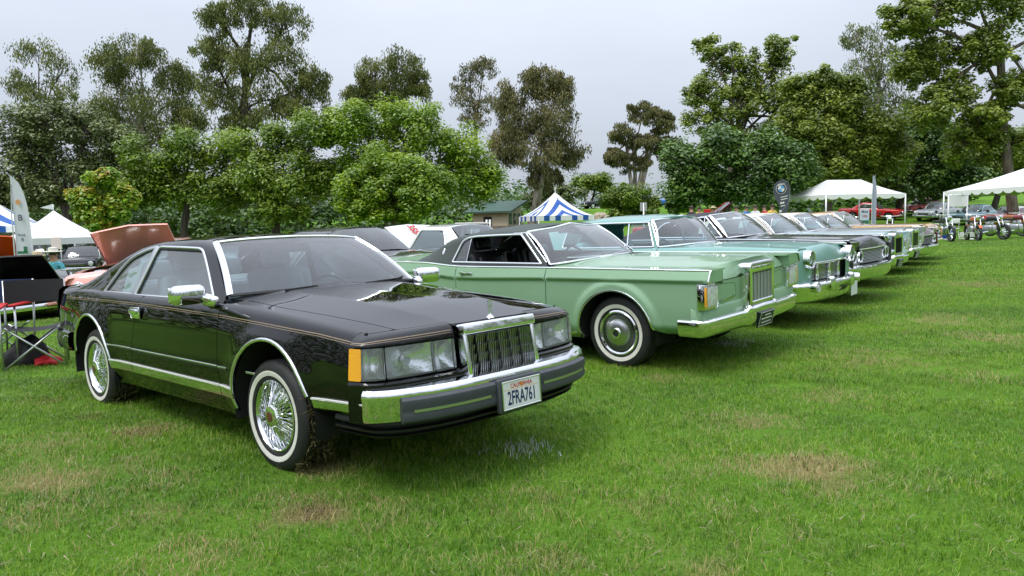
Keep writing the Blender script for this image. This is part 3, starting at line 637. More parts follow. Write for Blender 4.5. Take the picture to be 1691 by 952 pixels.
# ================================================================== the black coupe in front
def plate(car, M, mat_face, lines, w=.305, h=.152):
    """lines: (text, size, dx, dy, material, stretch)"""
    p = MB().rbox((0, 0, 0), (w, h, .003), .0014, 1, M).build('licence_plate', mat_face, car)
    for s, sz, dx, dy, m, sx in lines: text('lettering', s, sz, m, p, M @ Matrix.Translation((dx, dy, .0018)), .0006, sx=sx)
    return p
PLATE_W = mat('plate_white', (.74, .75, .76), .35); PLATE_B = mat('plate_blue', (.012, .018, .10), .4); PLATE_R = mat('plate_red', (.55, .05, .02), .4); PLATE_O = mat('plate_gold', (.75, .35, .05), .4)
def black_coupe():
    P = paint('black_paint', (.0035, .0033, .0036), 0, .3, wave=.012, coat_r=.006, spec=0.0)
    PIN = mat('gold_pinstripe', (.30, .22, .145), .4)
    INT = mat('grey_blue_trim', (.50, .53, .57), .5, noise=.1, nscale=6)
    car = place_car('parked_coupe', (-.826, 4.929, R(42.39), 0.0, .0122, 0.0), 'black two-door coupe with chrome-framed grille and California plate, nearest the camera')
    AX, RX, WR = 0.0, -2.756, .325
    AF = (AX+.03, .335, .425); AR = (RX+.01, .335, .42)
    dz = flare([AF, AR], .020, .10)
    tp = crv((-3.98, .83), (-3.7, .91), (-3.2, .97), (-2.5, 1), (.2, 1), (.6, .99), (.80, .975), (1.0, .94))
    body = Loft([(crv(.80), crv((-3.95, .40), (-3.3, .34), (-2.4, .235), (-.4, .235), (.5, .37), (1.0, .38))),
                 (crv(.862), crv((-3.95, .45), (-2.4, .37), (-.4, .37), (.5, .44), (1.0, .45))),
                 (crv(.885), crv((-3.95, .58), (-2.4, .56), (1.0, .56))),
                 (crv(.874), crv((-3.95, .76), (-2.4, .80), (-.5, .79), (1.0, .70))),
                 (crv((-3.9, .83), (-2, .842), (-.6, .84), (.3, .832), (1.0, .82)), crv((-3.95, .93), (-3.3, .955), (-2.6, .955), (-1.8, .948), (-.6, .935), (0, .905), (.5, .866), (.98, .812))),
                 (crv(.68), crv((-3.95, .955), (-3.3, .985), (-1.8, .97), (-.6, .972), (0, .930), (.5, .888), (.98, .830))),
                 (crv((-.6, .44), (.5, .37), (.95, .31)), crv((-3.95, .965), (-3.3, 1.0), (-.6, 1.004), (0, .968), (.5, .926), (.98, .846))),
                 (crv(0.0), crv((-3.95, .97), (-3.3, 1.01), (-.6, 1.012), (0, .974), (.5, .931), (.98, .850)))],
                [0, .05, .08, .08, .055, .10, .012, 0], 4, tp, dz)
    yh = lambda x: np.interp(x, [-.65, 0, .5, .80, .95], [.73, .71, .665, .622, .60])
    G = .003
    vl = lambda n=(3, 4, 5, 6, 7, 8, 3): (lambda u: [q for i in range(6) for q in np.linspace(body.qc(u, i), body.qc(u, i+1), n[i]+1)[:-1]])
    XF = .79
    # door
    df = lambda q: -.57-.02*max(0, (.55-q))*0
    drear = lambda q: float(np.interp(q, [.24, .45, .93, 1.1], [-2.01, -1.94, -1.785, -1.76]))
    belt = lambda x: body.qc(x, 4)+.028
    ol = [(drear(.245)+G, .245), (-.57-G, .245), (-.57-G, belt(-.57))]+[(x, belt(x)) for x in lin(-.60, -1.76, 24)]+[(drear(q)+G, q) for q in lin(.94, .30, 10)]
    patch('door', ol, body.fn, P, car, step=.03, vlines=vl())
    # rear quarter
    qt = lambda x: body.qc(x, 4)+.028+float(np.interp(x, [-3.2, -2.75], [.09, 0]))
    ol = [(-3.92, .42), (-3.3, .40)]+arch(*AR, .40, .30)+[(-2.33, .245), (drear(.245)-G, .245)]+[(drear(q)-G, q) for q in lin(.30, .94, 10)]+[(x, qt(x)) for x in lin(-1.80, -3.92, 40)]
    patch('rear_quarter', ol, body.fn, P, car, step=.03, vlines=vl())
    # ---- front: header, lamps, valance
    pc = pcurve([(1.005, 0), (1.0, .30), (.985, .50), (.958, .68), (.915, .80), (.86, .858), (XF, .876)])
    ss = np.linspace(0, pc.L, 200); pp = pc(ss); s_y = lambda y: float(np.interp(y, pp[:, 1], ss))
    def nrm(s):
        a, b_ = pc(np.clip(np.asarray(s, float)-.01, 0, pc.L)), pc(np.clip(np.asarray(s, float)+.01, 0, pc.L)); t = b_-a; n = np.stack([t[..., 1], -t[..., 0]], -1); return n/np.linalg.norm(n, axis=-1)[..., None]
    def lampf(s, z):
        p = pc(s); n = nrm(s); k = (.0-(z-.61)*.10); return np.stack([p[..., 0]+n[..., 0]*k, p[..., 1]+n[..., 1]*k, z], -1)
    def header(s, t):
        p = pc(s); n = nrm(s); A = np.stack([p[..., 0]-.017*n[..., 0], p[..., 1]-.017*n[..., 1], np.full(np.shape(s), .782)], -1)
        back = np.interp(s, [0, s_y(.3), s_y(.6), pc.L], [.075, .075, .10, .115])
        B = np.stack([p[..., 0]-back*n[..., 0], p[..., 1]-back*n[..., 1]], -1); zb = body.top(B[..., 0], B[..., 1])[..., 2]
        B = np.concatenate([B, zb[..., None]], -1); C = A.copy(); C[..., :2] -= .004*n; zC = body.top(C[..., 0]-.035*n[..., 0], C[..., 1]-.035*n[..., 1])[..., 2]; C[..., 2] = np.minimum(zb-.004, zC-.001)
        t = np.asarray(t)[..., None]; return (1-t)**2*A+2*t*(1-t)*C+t*t*B
    # hood, cowl, deck
    he = header(np.linspace(s_y(.315), pc.L-.004, 30), np.ones(30)); he = [(float(p[0])-.004, float(p[1])-.003) for p in he]
    hin = [p for p in he if p[1] < yh(p[0])-.012]; hcut = [p for p in he[::-1] if p[1] > yh(p[0])+.012]; xc = (hin[-1][0]+hcut[-1][0])/2; hcut.append((xc, yh(xc)+G))
    he = [(.968, 0), (.966, .2), (.955, .309)]+hin+[(xc-.004, yh(xc)-G)]; hl = [(x, -y) for x, y in he[::-1]]+he[1:]; hl += [(x, yh(x)-G) for x in lin(xc-.02, -.42, 30)]
    # front fender
    b = [(-.57+G, .24), (-.44, .24)]+arch(*AF, .30, .48)+[(.50, .385), (XF, .40)]
    topx = lin(hcut[-1][0]-.012, -.57+G, 40)
    ol = b+[(XF, .60), (XF, .775)]+[(x-.003, float(body.qy(x, y)[0])) for x, y in hcut[:-1]]+[(x, float(body.qy(x, yh(x)+G)[0])) for x in topx]
    patch('front_fender', ol, body.fn, P, car, step=.03, vlines=vl())
    cow = lambda y: -.44+.06*(1-(y/.73)**2)
    hl += [(cow(y), y) for y in lin(.725, -.725, 30)]+[(x, -yh(x)+G) for x in lin(-.42, xc-.02, 30)]
    patch('hood', hl, body.top, P, car, out=(0, 0, 1), step=.035, mirror=False)
    cl = [(cow(y)-2*G, y) for y in lin(-.725, .725, 24)]+[(-.64, .735)]+[(-.66+.16*(1-(y/.735)**2), y) for y in lin(.72, -.72, 24)]+[(-.64, -.735)]
    patch('cowl', cl, body.top, MATS['dark_cowl'] if 'dark_cowl' in MATS else mat('dark_cowl', (.02, .021, .024), .3, coat=.4), car, out=(0, 0, 1), step=.04, mirror=False)
    dk = [(-3.12, y) for y in lin(-.70, .70, 20)]+[(-3.9, .66), (-3.9, -.66)]
    patch('trunk_lid', dk, body.top, P, car, out=(0, 0, 1), step=.05, mirror=False)
    rr = plansweep(pcurve([(-3.97, 0), (-3.97, .5), (-3.95, .66), (-3.90, .74)]), [(.03, .36), (0, .45), (-.02, .62), (-.02, .80), (0, .92), (.05, .955)], 30)
    MB().add(*gridmesh(rr), True).build('tail_panel', P, car)
    rb = plansweep(pcurve([(-3.99, 0), (-3.99, .5), (-3.95, .70), (-3.85, .79), (-3.70, .825), (-3.30, .872)]), [(.03, .585), (0, .57), (-.008, .50), (0, .42), (.05, .41)], 40)
    MB().add(*gridmesh(rb), True).build('rear_bumper', P, car)
    # crease along the hood
    patch('header_panel', [(s_y(.315), 0), (pc.L-.004, 0), (pc.L-.004, 1), (s_y(.315), 1)], header, P, car, out=(1, 0, .5), step=.03, vstep=.08)
    s0, s1, s2, s3 = s_y(.315), s_y(.455), s_y(.745), pc.L-.006; zt, zb = .775, .615
    sA = s_y(.850)
    GL = glassmat('fluted_lens', (.90, .93, .95), 1.2, .03, .13)
    N, Lk = GL.node_tree.nodes, GL.node_tree.links
    wv = N.new('ShaderNodeTexWave'); wv.inputs['Scale'].default_value = 26; wv.inputs['Distortion'].default_value = .6; wv.bands_direction = 'Y'; tcn = N.new('ShaderNodeTexCoord'); bpn = N.new('ShaderNodeBump'); bpn.inputs['Strength'].default_value = .6; bpn.inputs['Distance'].default_value = .004
    Lk.new(tcn.outputs['Object'], wv.inputs['Vector']); Lk.new(wv.outputs['Fac'], bpn.inputs['Height'])
    for n_ in N:
        if n_.type in ('BSDF_GLOSSY', 'BSDF_DIFFUSE'): Lk.new(bpn.outputs[0], n_.inputs['Normal'])
    for nm, a, b_, m in (('parking_lamp', s0, s1-.004, GL), ('headlamp', s1+.004, s2-.004, GL), ('cornering_lamp', s2+.004, sA, GL), ('marker_lamp', sA+.002, s3, AMBER)):
        inset = .0
        ls = patch(nm, rounded([(a, zb), (b_, zb), (b_, zt), (a, zt)], .008, 3), lampf, m, car, out=(1, .3, 0), step=.025, flange=.02)
        if m is GL:
            for sd, par in zip((1, -1), ls):
                u = np.linspace(a+.004, b_-.004, 14); v = np.linspace(zb+.004, zt-.004, 8); U, V_ = np.meshgrid(u, v, indexing='ij'); Gp = lampf(U, V_); nn = nrm(U)
                dpt = .018+.05*np.clip(1-((U-(a+b_)/2)/((b_-a)/2))**2, 0, 1)*np.clip(1-((V_-(zb+zt)/2)/.09)**2, 0, 1)
                Gp[..., 0] -= nn[..., 0]*dpt; Gp[..., 1] -= nn[..., 1]*dpt; Gp[..., 1] *= sd
                MB().add(*gridmesh(Gp), True).build('reflector', REFLECT, par)
                if nm == 'headlamp': 
                    c = lampf(np.array([(a+b_)/2]), np.array([.69]))[0]; MB().lathe([(0, .0), (.022, .0), (.028, -.03)], 16, frame(Vector((c[0]-.035, c[1]*sd, .69)), (0, 1, 0), (0, 0, 1))).build('bulb_shield', BRUSH, par)
    for sd in (1, -1):
        bk = MB()   # dark surround behind the lamps
        u = np.linspace(s0-.01, pc.L-.002, 40); v = np.linspace(zb-.008, zt+.010, 3); U, V_ = np.meshgrid(u, v, indexing='ij'); Gp = lampf(U, V_); nn = nrm(U); Gp[..., 0] -= nn[..., 0]*.085; Gp[..., 1] -= nn[..., 1]*.085; Gp[..., 1] *= sd; bk.add(*gridmesh(Gp), True)
        Gp = lampf(U, np.broadcast_to(np.array([zb-.008, zb-.004, zb-.004]), U.shape)); Gp[..., 0] -= nn[..., 0]*np.array([.085, .03, .004]); Gp[..., 1] -= nn[..., 1]*np.array([.085, .03, .004]); Gp[..., 1] *= sd; bk.add(*gridmesh(Gp), True)
        bk.build('lamp_housing', BLKPL, car)
    pl = pcurve([(1.02, 0), (1.02, .30), (1.000, .55), (.975, .70), (.935, .79), (.88, .845), (XF, .876)])
    def val(s, t):
        p = pc(np.asarray(s)*pc.L/pl.L); n = nrm(np.asarray(s)*pc.L/pl.L); q = pl(s)
        t = np.asarray(t); A = np.stack([p[..., 0]-.01*n[..., 0], p[..., 1]-.01*n[..., 1], np.full(t.shape, .608)], -1); B = np.stack([q[..., 0], q[..., 1], np.full(t.shape, .592)], -1); C = np.stack([q[..., 0], q[..., 1], np.full(t.shape, .40)], -1)
        a = np.clip(t/.25, 0, 1)[..., None]; c = np.clip((t-.25)/.75, 0, 1)[..., None]; return np.where(t[..., None] < .25, A+(B-A)*a, B+(C-B)*c)
    u = np.linspace(.28, pl.L, 44); tt = np.array([0, .08, .17, .24, .27, .35, .5, .75, 1.0]); U, T = np.meshgrid(u, tt, indexing='ij'); both(MB().add(*gridmesh(val(U, T)), True), 'front_valance', P, car)
    # ---- grille
    gm = MB(); w, z0, z1, xg = .266, .560, .815, 1.0
    tilt = Matrix.Translation((xg, 0, z0)) @ Matrix.Rotation(R(-10.5), 4, 'Y')       # local: x out, y left, z up the face
    H_ = z1-z0
    shell = MB()
    shell.rbox((.025, 0, H_-.004), (.135, 2*w+.05, .062), .014, 3, tilt)
    for sd in (1, -1): shell.rbox((.015, sd*(w+.008), H_/2-.012), (.12, .030, H_+.0), .010, 3, tilt)
    shell.rbox((.03, 0, -.002), (.10, 2*w, .014), .005, 2, tilt)
    sh = shell.build('grille_shell', CHROME, car)
    MB().box((-.02, 0, H_/2), (.01, 2*w, H_), tilt).build('grille_back', GAP, sh)
    bars = MB(); nb = 34; tiers = 4; Hb = H_-.040; th = Hb/tiers
    for i in range(nb):
        y = -w+.014+(2*w-.028)*i/(nb-1); prof = [(.012, .004)]
        for k in range(tiers): prof += [(.030, .004+k*th), (.046, .004+(k+.86)*th), (.040, .004+(k+.97)*th)]
        prof += [(.012, .004+tiers*th)]; m_ = len(prof)
        V = [tilt @ Vector((x, y+s_*(.0040 if x < .02 else .0026), z_)) for s_ in (-1, 1) for x, z_ in prof]
        bars.add(V, [tuple(range(m_))[::-1], tuple(range(m_, 2*m_))]+[(q, q+1, m_+q+1, m_+q) for q in range(m_-1)])
    tag(bars.build('grille_bars', mat('grille_grey', (.60, .61, .63), .28, 1.0), sh), kind='stuff')
    for i in range(1, 6):
        y = -w+2*w*i/6; MB().rbox((.036, y, (H_-.04)/2), (.030, .004, H_-.045), .0015, 1, tilt).build('grille_divider', DARKCH, sh)
    MB().rbox((.087, 0, H_-.012), (.004, .024, .036), .002, 1, tilt).build('grille_emblem', DARKCH, sh)
    MB().rbox((.0865, 0, H_-.012), (.003, 2*w-.02, .020), .001, 1, tilt).build('grille_band', BLKPL, sh)
    orn = MB(); o0 = Vector((.955, 0, .852)); orn.lathe([(.026, 0), (.020, .008), (.006, .02), (.004, .03)], 16, Matrix.Translation(o0))
    for d in ((-.013, 0), (.013, 0)): orn.box((o0.x, d[0], o0.z+.062), (.005, .003, .072))
    for zz in (.028, .097): orn.box((o0.x, 0, o0.z+zz), (.005, .027, .004))
    orn.box((o0.x, 0, o0.z+.062), (.004, .003, .072))
    orn.build('hood_ornament', CHROME, car)
    # ---- bumper
    bc = pcurve([(1.135, 0), (1.130, .30), (1.105, .52), (1.055, .69), (1.008, .785), (.968, .838), (.935, .868), (.905, .880)])
    sec = [(-.20, .578), (-.06, .580), (-.018, .572), (-.004, .555), (0, .535), (-.006, .517), (-.006, .43), (-.014, .412), (-.05, .402), (-.10, .405)]
    MB().add(*gridmesh(plansweep(bc, sec, 70)), True).build('front_bumper', CHROME, car)
    rc = lambda L0: (lambda f: f)(pcurve([tuple(bc(t)) for t in np.linspace(0, L0, 30)]))
    pad = [(-.02, .530), (.010, .528), (.024, .518), (.028, .495), (.022, .470), (.022, .452), (.026, .440), (.022, .412), (.010, .400), (-.03, .396)]
    Lp = float(np.interp(.735, bc(np.linspace(0, bc.L, 100))[:, 1], np.linspace(0, bc.L, 100)))
    gp = plansweep(rc(Lp), pad, 60); pm = MB().add(*gridmesh(gp), True)
    for e in (gp[0], gp[-1]): pm.add(e, [tuple(range(len(pad)))])
    pd = pm.build('bumper_pad', GREYPL, car)
    for sd in (1, -1):
        a = rc(Lp-.05); pts = [a(t) for t in np.linspace(.22, a.L, 20)]
        nr = [Vector((1, .15*sd, 0))]*20
        MB().sweep([Vector((p[0]+.023, p[1]*sd, .461)) for p in pts], nr, rect(.014, .004)).build('pad_strip', BRUSH, pd)
    lv = plansweep(pcurve([(1.09, 0), (1.08, .3), (1.05, .52), (.98, .70), (.86, .80), (.60, .82)]), [(0, .42), (.01, .395), (.012, .385), (-.03, .378), (-.03, .362), (.010, .357), (.010, .347), (-.03, .342), (-.03, .33), (.0, .325), (-.05, .30), (-.14, .285)], 60)
    MB().add(*gridmesh(lv), True).build('lower_valance', mat('valance_black', (.008, .008, .009), .4), car)
    Mp = frame(Vector((1.178, 0, .447)), (0, 1, 0), (-.06, 0, 1))
    MB().rbox((0, 0, -.017), (.352, .190, .034), .012, 3, Mp).build('plate_bracket', GREYPL, car)
    pf = MB()
    for dx, dy, sx, sy in ((0, .0755, .312, .007), (0, -.0755, .312, .007), (.1545, 0, .007, .15), (-.1545, 0, .007, .15)): pf.rbox((dx, dy, .004), (sx, sy, .008), .002, 1, Mp)
    pf.build('plate_frame', CHROME, car)
    lp = plate(car, Mp @ Matrix.Translation((0, 0, .002)), PLATE_W, [('2FRA761', .105, 0, -.020, PLATE_B, .60), ('CALIFORNIA', .033, 0, .048, PLATE_R, .95)])
    MB().rbox((0, .030, 0), (.28, .004, .004), .001, 1, Mp @ Matrix.Translation((0, 0, .002))).build('plate_line', PLATE_O, lp)
    MB().lathe([(.013, .0030), (0, .0034)], 18, Mp @ Matrix.Translation((0, .048, .0008))).build('plate_sun', PLATE_O, lp)
    # ---- greenhouse
    wr = crv((-3.3, .76), (-2.95, .715), (-2.6, .665), (-2.2, .637), (-1.5, .63), (-1.08, .605), (-.6, .60))
    zr = crv((-3.3, .965), (-3.1, 1.03), (-2.9, 1.105), (-2.7, 1.178), (-2.45, 1.255), (-2.2, 1.308), (-1.9, 1.333), (-1.5, 1.338), (-1.1, 1.318), (-.6, 1.31))
    zc = crv((-3.3, .99), (-3.1, 1.055), (-2.9, 1.13), (-2.6, 1.24), (-2.35, 1.312), (-2.1, 1.350), (-1.7, 1.376), (-1.4, 1.376), (-1.0, 1.350), (-.6, 1.35))
    gh = Loft([(crv(.825), crv(.90)), (crv(.800), crv(.945)), (wr, zr), (crv(.32), lambda x: zr(x)+(zc(x)-zr(x))*.8), (crv(0.0), zc)], [0, .02, .075, .1, 0], 2)
    As, Ae = (-.615, .985), (-1.092, 1.318)
    hdr = lambda y: -1.092+.085*(1-(y/.6)**2)
    blx = lambda y: -2.33-.05*(1-(y/.6)**2)
    qw = rounded([(-2.615, .945), (-2.04, .945), (-1.925, 1.305), (-2.05, 1.29), (-2.40, 1.205)], [.02, .01, .02, .12, .16])
    dg = rounded([(-1.985, .945), (-.735, .950), (-1.215, 1.288), (-1.87, 1.309)], [.01, .015, .06, .03])
    Aq = lambda t: (As[0]+(Ae[0]-As[0])*t, As[1]+(Ae[1]-As[1])*t)
    qtop = lambda x, y: float(gh.qy(x, y)[0])
    ol = [(-.60, .925)]+[Aq(t) for t in lin(0, .97, 14)]+[(hdr(y), qtop(hdr(y), y)) for y in lin(.575, .0, 16)]+[(x, qtop(x, 0)) for x in lin(-1.1, -2.37, 24)]+[(blx(y), qtop(blx(y), y)) for y in lin(.02, .50, 12)]+[(-2.6, qtop(-2.6, .50)), (-2.95, qtop(-2.95, .52)), (-3.25, qtop(-3.25, .56)), (-3.27, .945), (-2.7, .93)]
    patch('roof_shell', ol, gh.fn, P, car, holes=[qw, dg], step=.03, vstep=.025, flange=.02, out=(0, 1, .4))
    ins = lambda P_, k=.985: P_
    patch('quarter_window', qw, gh.fn, GLASS_T, car, step=.05, flange=0, off=-.012)
    patch('door_window', dg, gh.fn, GLASS_T, car, step=.05, flange=0, off=-.012)
    trim('quarter_window_trim', qw, gh.fn, BRUSH, car, half(.030, .008), True, .03)
    trim('door_window_trim', dg, gh.fn, CHROME, car, half(.020, .007), True, .03)
    trim('window_post', [(-2.01, .945), (-1.90, 1.312)], gh.fn, BRUSH, car, half(.05, .010), False, .03)
    trim('window_seal', [(-1.965, .95), (-1.86, 1.30), (-1.22, 1.278)], gh.fn, GAP, car, half(.028, .004), False, .03, off=-.004)
    trim('belt_trim', [(-2.66, .936), (-1.8, .934), (-.70, .940)], gh.fn, CHROME, car, half(.014, .008), False, .04)
    ws, WG = ruled_glass('windshield', [(-.455, 0, .998), (-.475, .35, .997), (-.53, .62, .993), (-.612, .752, .985)], [(-1.012, 0, 1.350), (-1.03, .30, 1.343), (-1.06, .48, 1.333), (-1.092, .588, 1.322)], (.02, .02), GLASS_W, car)
    bl, _ = ruled_glass('rear_window', [(-3.22, 0, 1.02), (-3.20, .5, 1.0)], [(-2.37, 0, 1.305), (-2.34, .50, 1.29)], (-.01, .02), GLASS_T, car)
    up = [Vector((.55, 0, .83))]*200
    edge = [Vector(WG[-1, j]) for j in range(WG.shape[1])]
    nE = [Vector((.5, .55, .65))]*len(edge)
    both(MB().sweep(edge, nE, half(.045, .012)), 'pillar_trim', CHROME, car)
    tope = [Vector(WG[i, -1]) for i in range(WG.shape[0])]; MB().sweep(tope, Vector((.3, 0, .95)), half(.034, .010)).build('header_trim', CHROME, car)
    MB().sweep([Vector(WG[i, 0]) for i in range(WG.shape[0])], Vector((.5, 0, .8)), half(.03, .006)).build('windshield_gasket', GAP, car)
    MB().sweep([Vector(WG[i, -1])*.995+Vector((.012, 0, -.004)) for i in range(WG.shape[0])], Vector((.5, 0, .8)), half(.02, .006)).build('header_gasket', GAP, car)
    # ---- side trims
    for nm, path, m, sec in (('side_moulding', [(-2.335, .41), (-.40, .41)], CHROME, [(-.034, -.004), (-.034, .004), (-.028, .009), (.026, .009), (.033, .013), (.036, .010), (.036, -.004)]),):
        pass
    def band(name, x0, x1, za, zb2, m, off, parent=car):
        patch(name, [(x0, za[0]), (x1, za[1]), (x1, zb2[1]), (x0, zb2[0])], body.fn, m, parent, step=.06, vstep=.03, flange=.012, off=off)
    for a, b_ in ((-2.335, drear(.41)-.004), (drear(.41)+.004, -.574), (-.566, -.385)): band('side_moulding', a, b_, (.372, .372), (.432, .432), CHROME, .007); band('moulding_edge', a, b_, (.432, .432), (.441, .441), WHITE, .012)
    band('side_moulding', .475, .925, (.438, .448), (.484, .494), CHROME, .008); band('moulding_edge', .475, .925, (.485, .495), (.493, .503), WHITE, .013)
    for a, b_ in ((-2.34, drear(.55)-.004), (drear(.55)+.004, -.574), (-.566, -.44)): trim('rub_strip', [(a, .553), (b_, .556)], body.fn, CHROME, car, half(.013, .008)); trim('rub_strip_base', [(a, .543), (b_, .546)], body.fn, BLKPL, car, half(.016, .007))
    pz = lambda x: float(np.interp(x, [-3.6, -2.7, -1.7, -.53, .0, .5, .80], [.875, .893, .893, .873, .852, .828, .800]))
    for o_, ww in ((0, .0045), (-.012, .0028)):
        for a, b_ in ((-3.5, drear(.9)-.004), (drear(.9)+.004, -.574), (-.566, XF-.005)): trim('pinstripe', [(x, pz(x)+o_) for x in lin(a, b_, 20)], body.fn, PIN, car, rect(ww, .0008))
    hs = lambda s, t: header(s, t)
    for t_, ww in ((.34, .0045), (.22, .0028)): trim('pinstripe', [(s, t_) for s in lin(s_y(.33), pc.L-.01, 20)], header, PIN, car, rect(ww, .0008), out=(1, 0, .5))
    trim('arch_trim', [p for p in arch(AF[0], AF[1], AF[2]+.008, .31, .49)], body.fn, CHROME, car, half(.024, .010), step=.03)
    trim('arch_trim', [p for p in arch(AR[0], AR[1], AR[2]+.008, .43, .40)], body.fn, CHROME, car, half(.024, .010), step=.03)
    hb = MB().rbox((-1.79, .884, .828), (.15, .020, .085), .008, 2).rbox((-1.79, .900, .838), (.125, .022, .036), .009, 2); both(hb, 'door_handle', CHROME, car)
    mir = MB(); Mm = Matrix.Translation((-.70, .985, 1.005)) @ Matrix.Rotation(R(-8), 4, 'Z')
    mir.rbox((0, 0, 0), (.11, .225, .125), .045, 4, Mm)
    for mm, par in zip((mir, mir.mirror()), (1, -1)):
        mo = mm.build('wing_mirror', CHROME, car)
        st = MB().rbox((-.69, .845*1.0, .955), (.16, .06, .07), .025, 3).tube([(-.69, .85, .965), (-.70, .93, .995)], [.035, .028], 10)
        (st if par == 1 else st.mirror()).build('mirror_mount', CHROME, mo)
        gm_ = MB().rbox((-.056, 0, 0), (.004, .19, .095), .002, 1, Mm); (gm_ if par == 1 else gm_.mirror()).build('mirror_glass', mat('mirror_silver', (.8, .8, .82), .02, 1) if 'mirror_silver' not in MATS else MATS['mirror_silver'], mo)
    for sd, x0 in ((1, -.43), (-1, -.43)):
        MB().tube([(-.44, .18 if sd == 1 else -.46, 1.002), (-.50, .52 if sd == 1 else -.10, 1.012), (-.54, .60 if sd == 1 else .02, 1.02)], .007, 6).build('wiper', GAP, car)
    text('script', 'Lincoln', .032, BRUSH, car, frame(Vector((.925, .60, .822)), (-.25, 1, .0), (-1, -.25, .06)), .001)
    for sd in (1, -1): MB().rbox((-.16, sd*.888, .555), (.10, .004, .014), .002, 1).build('fender_badge', BRUSH, car)
    # ---- wheels, underside, cabin
    for x, a in ((AX, AF), (RX, AR)):
        wheelhouse(car, a[0], a[1], a[2]+.012, .50, .868)
        for sd in (1, -1): wheel(car, x, sd*.742, WR-.012, sd, WR, .215, 'wire', 0, (.236, .266), .205)
    ub = MB().box((-1.6, 0, .34), (4.6, 1.10, .16)).box((-1.37, 0, .30), (1.86, 1.60, .10)).box((.42, 0, .52), (.80, 1.20, .36)).box((-3.55, 0, .60), (.6, 1.3, .5)).box((-.52, 0, .60), (.10, 1.55, .55))
    ub.build('underbody', UNDER, car)
    ib = MB().rbox((-.80, 0, .86), (.42, 1.48, .20), .06, 3); ib.build('dashboard', INT, car)
    MB().box((-1.7, 0, .40), (2.2, 1.5, .04)).build('cabin_floor', INT, car)
    both(MB().rbox((-1.65, .770, .66), (1.95, .05, .56), .02, 2), 'door_card', INT, car)
    MB().rbox((-2.80, 0, .945), (.55, 1.36, .04), .015, 2).box((-2.52, 0, .66), (.04, 1.5, .56)).build('parcel_shelf', INT, car)
    for y in (.37, -.37): seat(car, -1.55, y, .52, .56, GREYLEA)
    seat(car, -2.28, 0, .54, 1.30, GREYLEA, True, 20, .50)
    steering(car, -1.10, .37, .86, .19, BLKPL)
    MB().rbox((-1.08, 0, 1.265), (.03, .25, .065), .02, 3).tube([(-1.06, 0, 1.27), (-1.03, 0, 1.33)], .008, 6).build('rear_view_mirror', BLKPL, car)
    MB().box((-1.65, 0, 1.315), (1.1, 1.10, .012)).build('headliner', INT, car)
    MB().rbox((0, 0, 0), (.24, .003, .22), .001, 1, Matrix.Translation((-2.24, -.715, 1.05)) @ Matrix.Rotation(R(-24), 4, 'X') @ Matrix.Rotation(R(-12), 4, 'Y')).build('window_paper', WHITE, car)
    return car
BLACK = black_coupe()
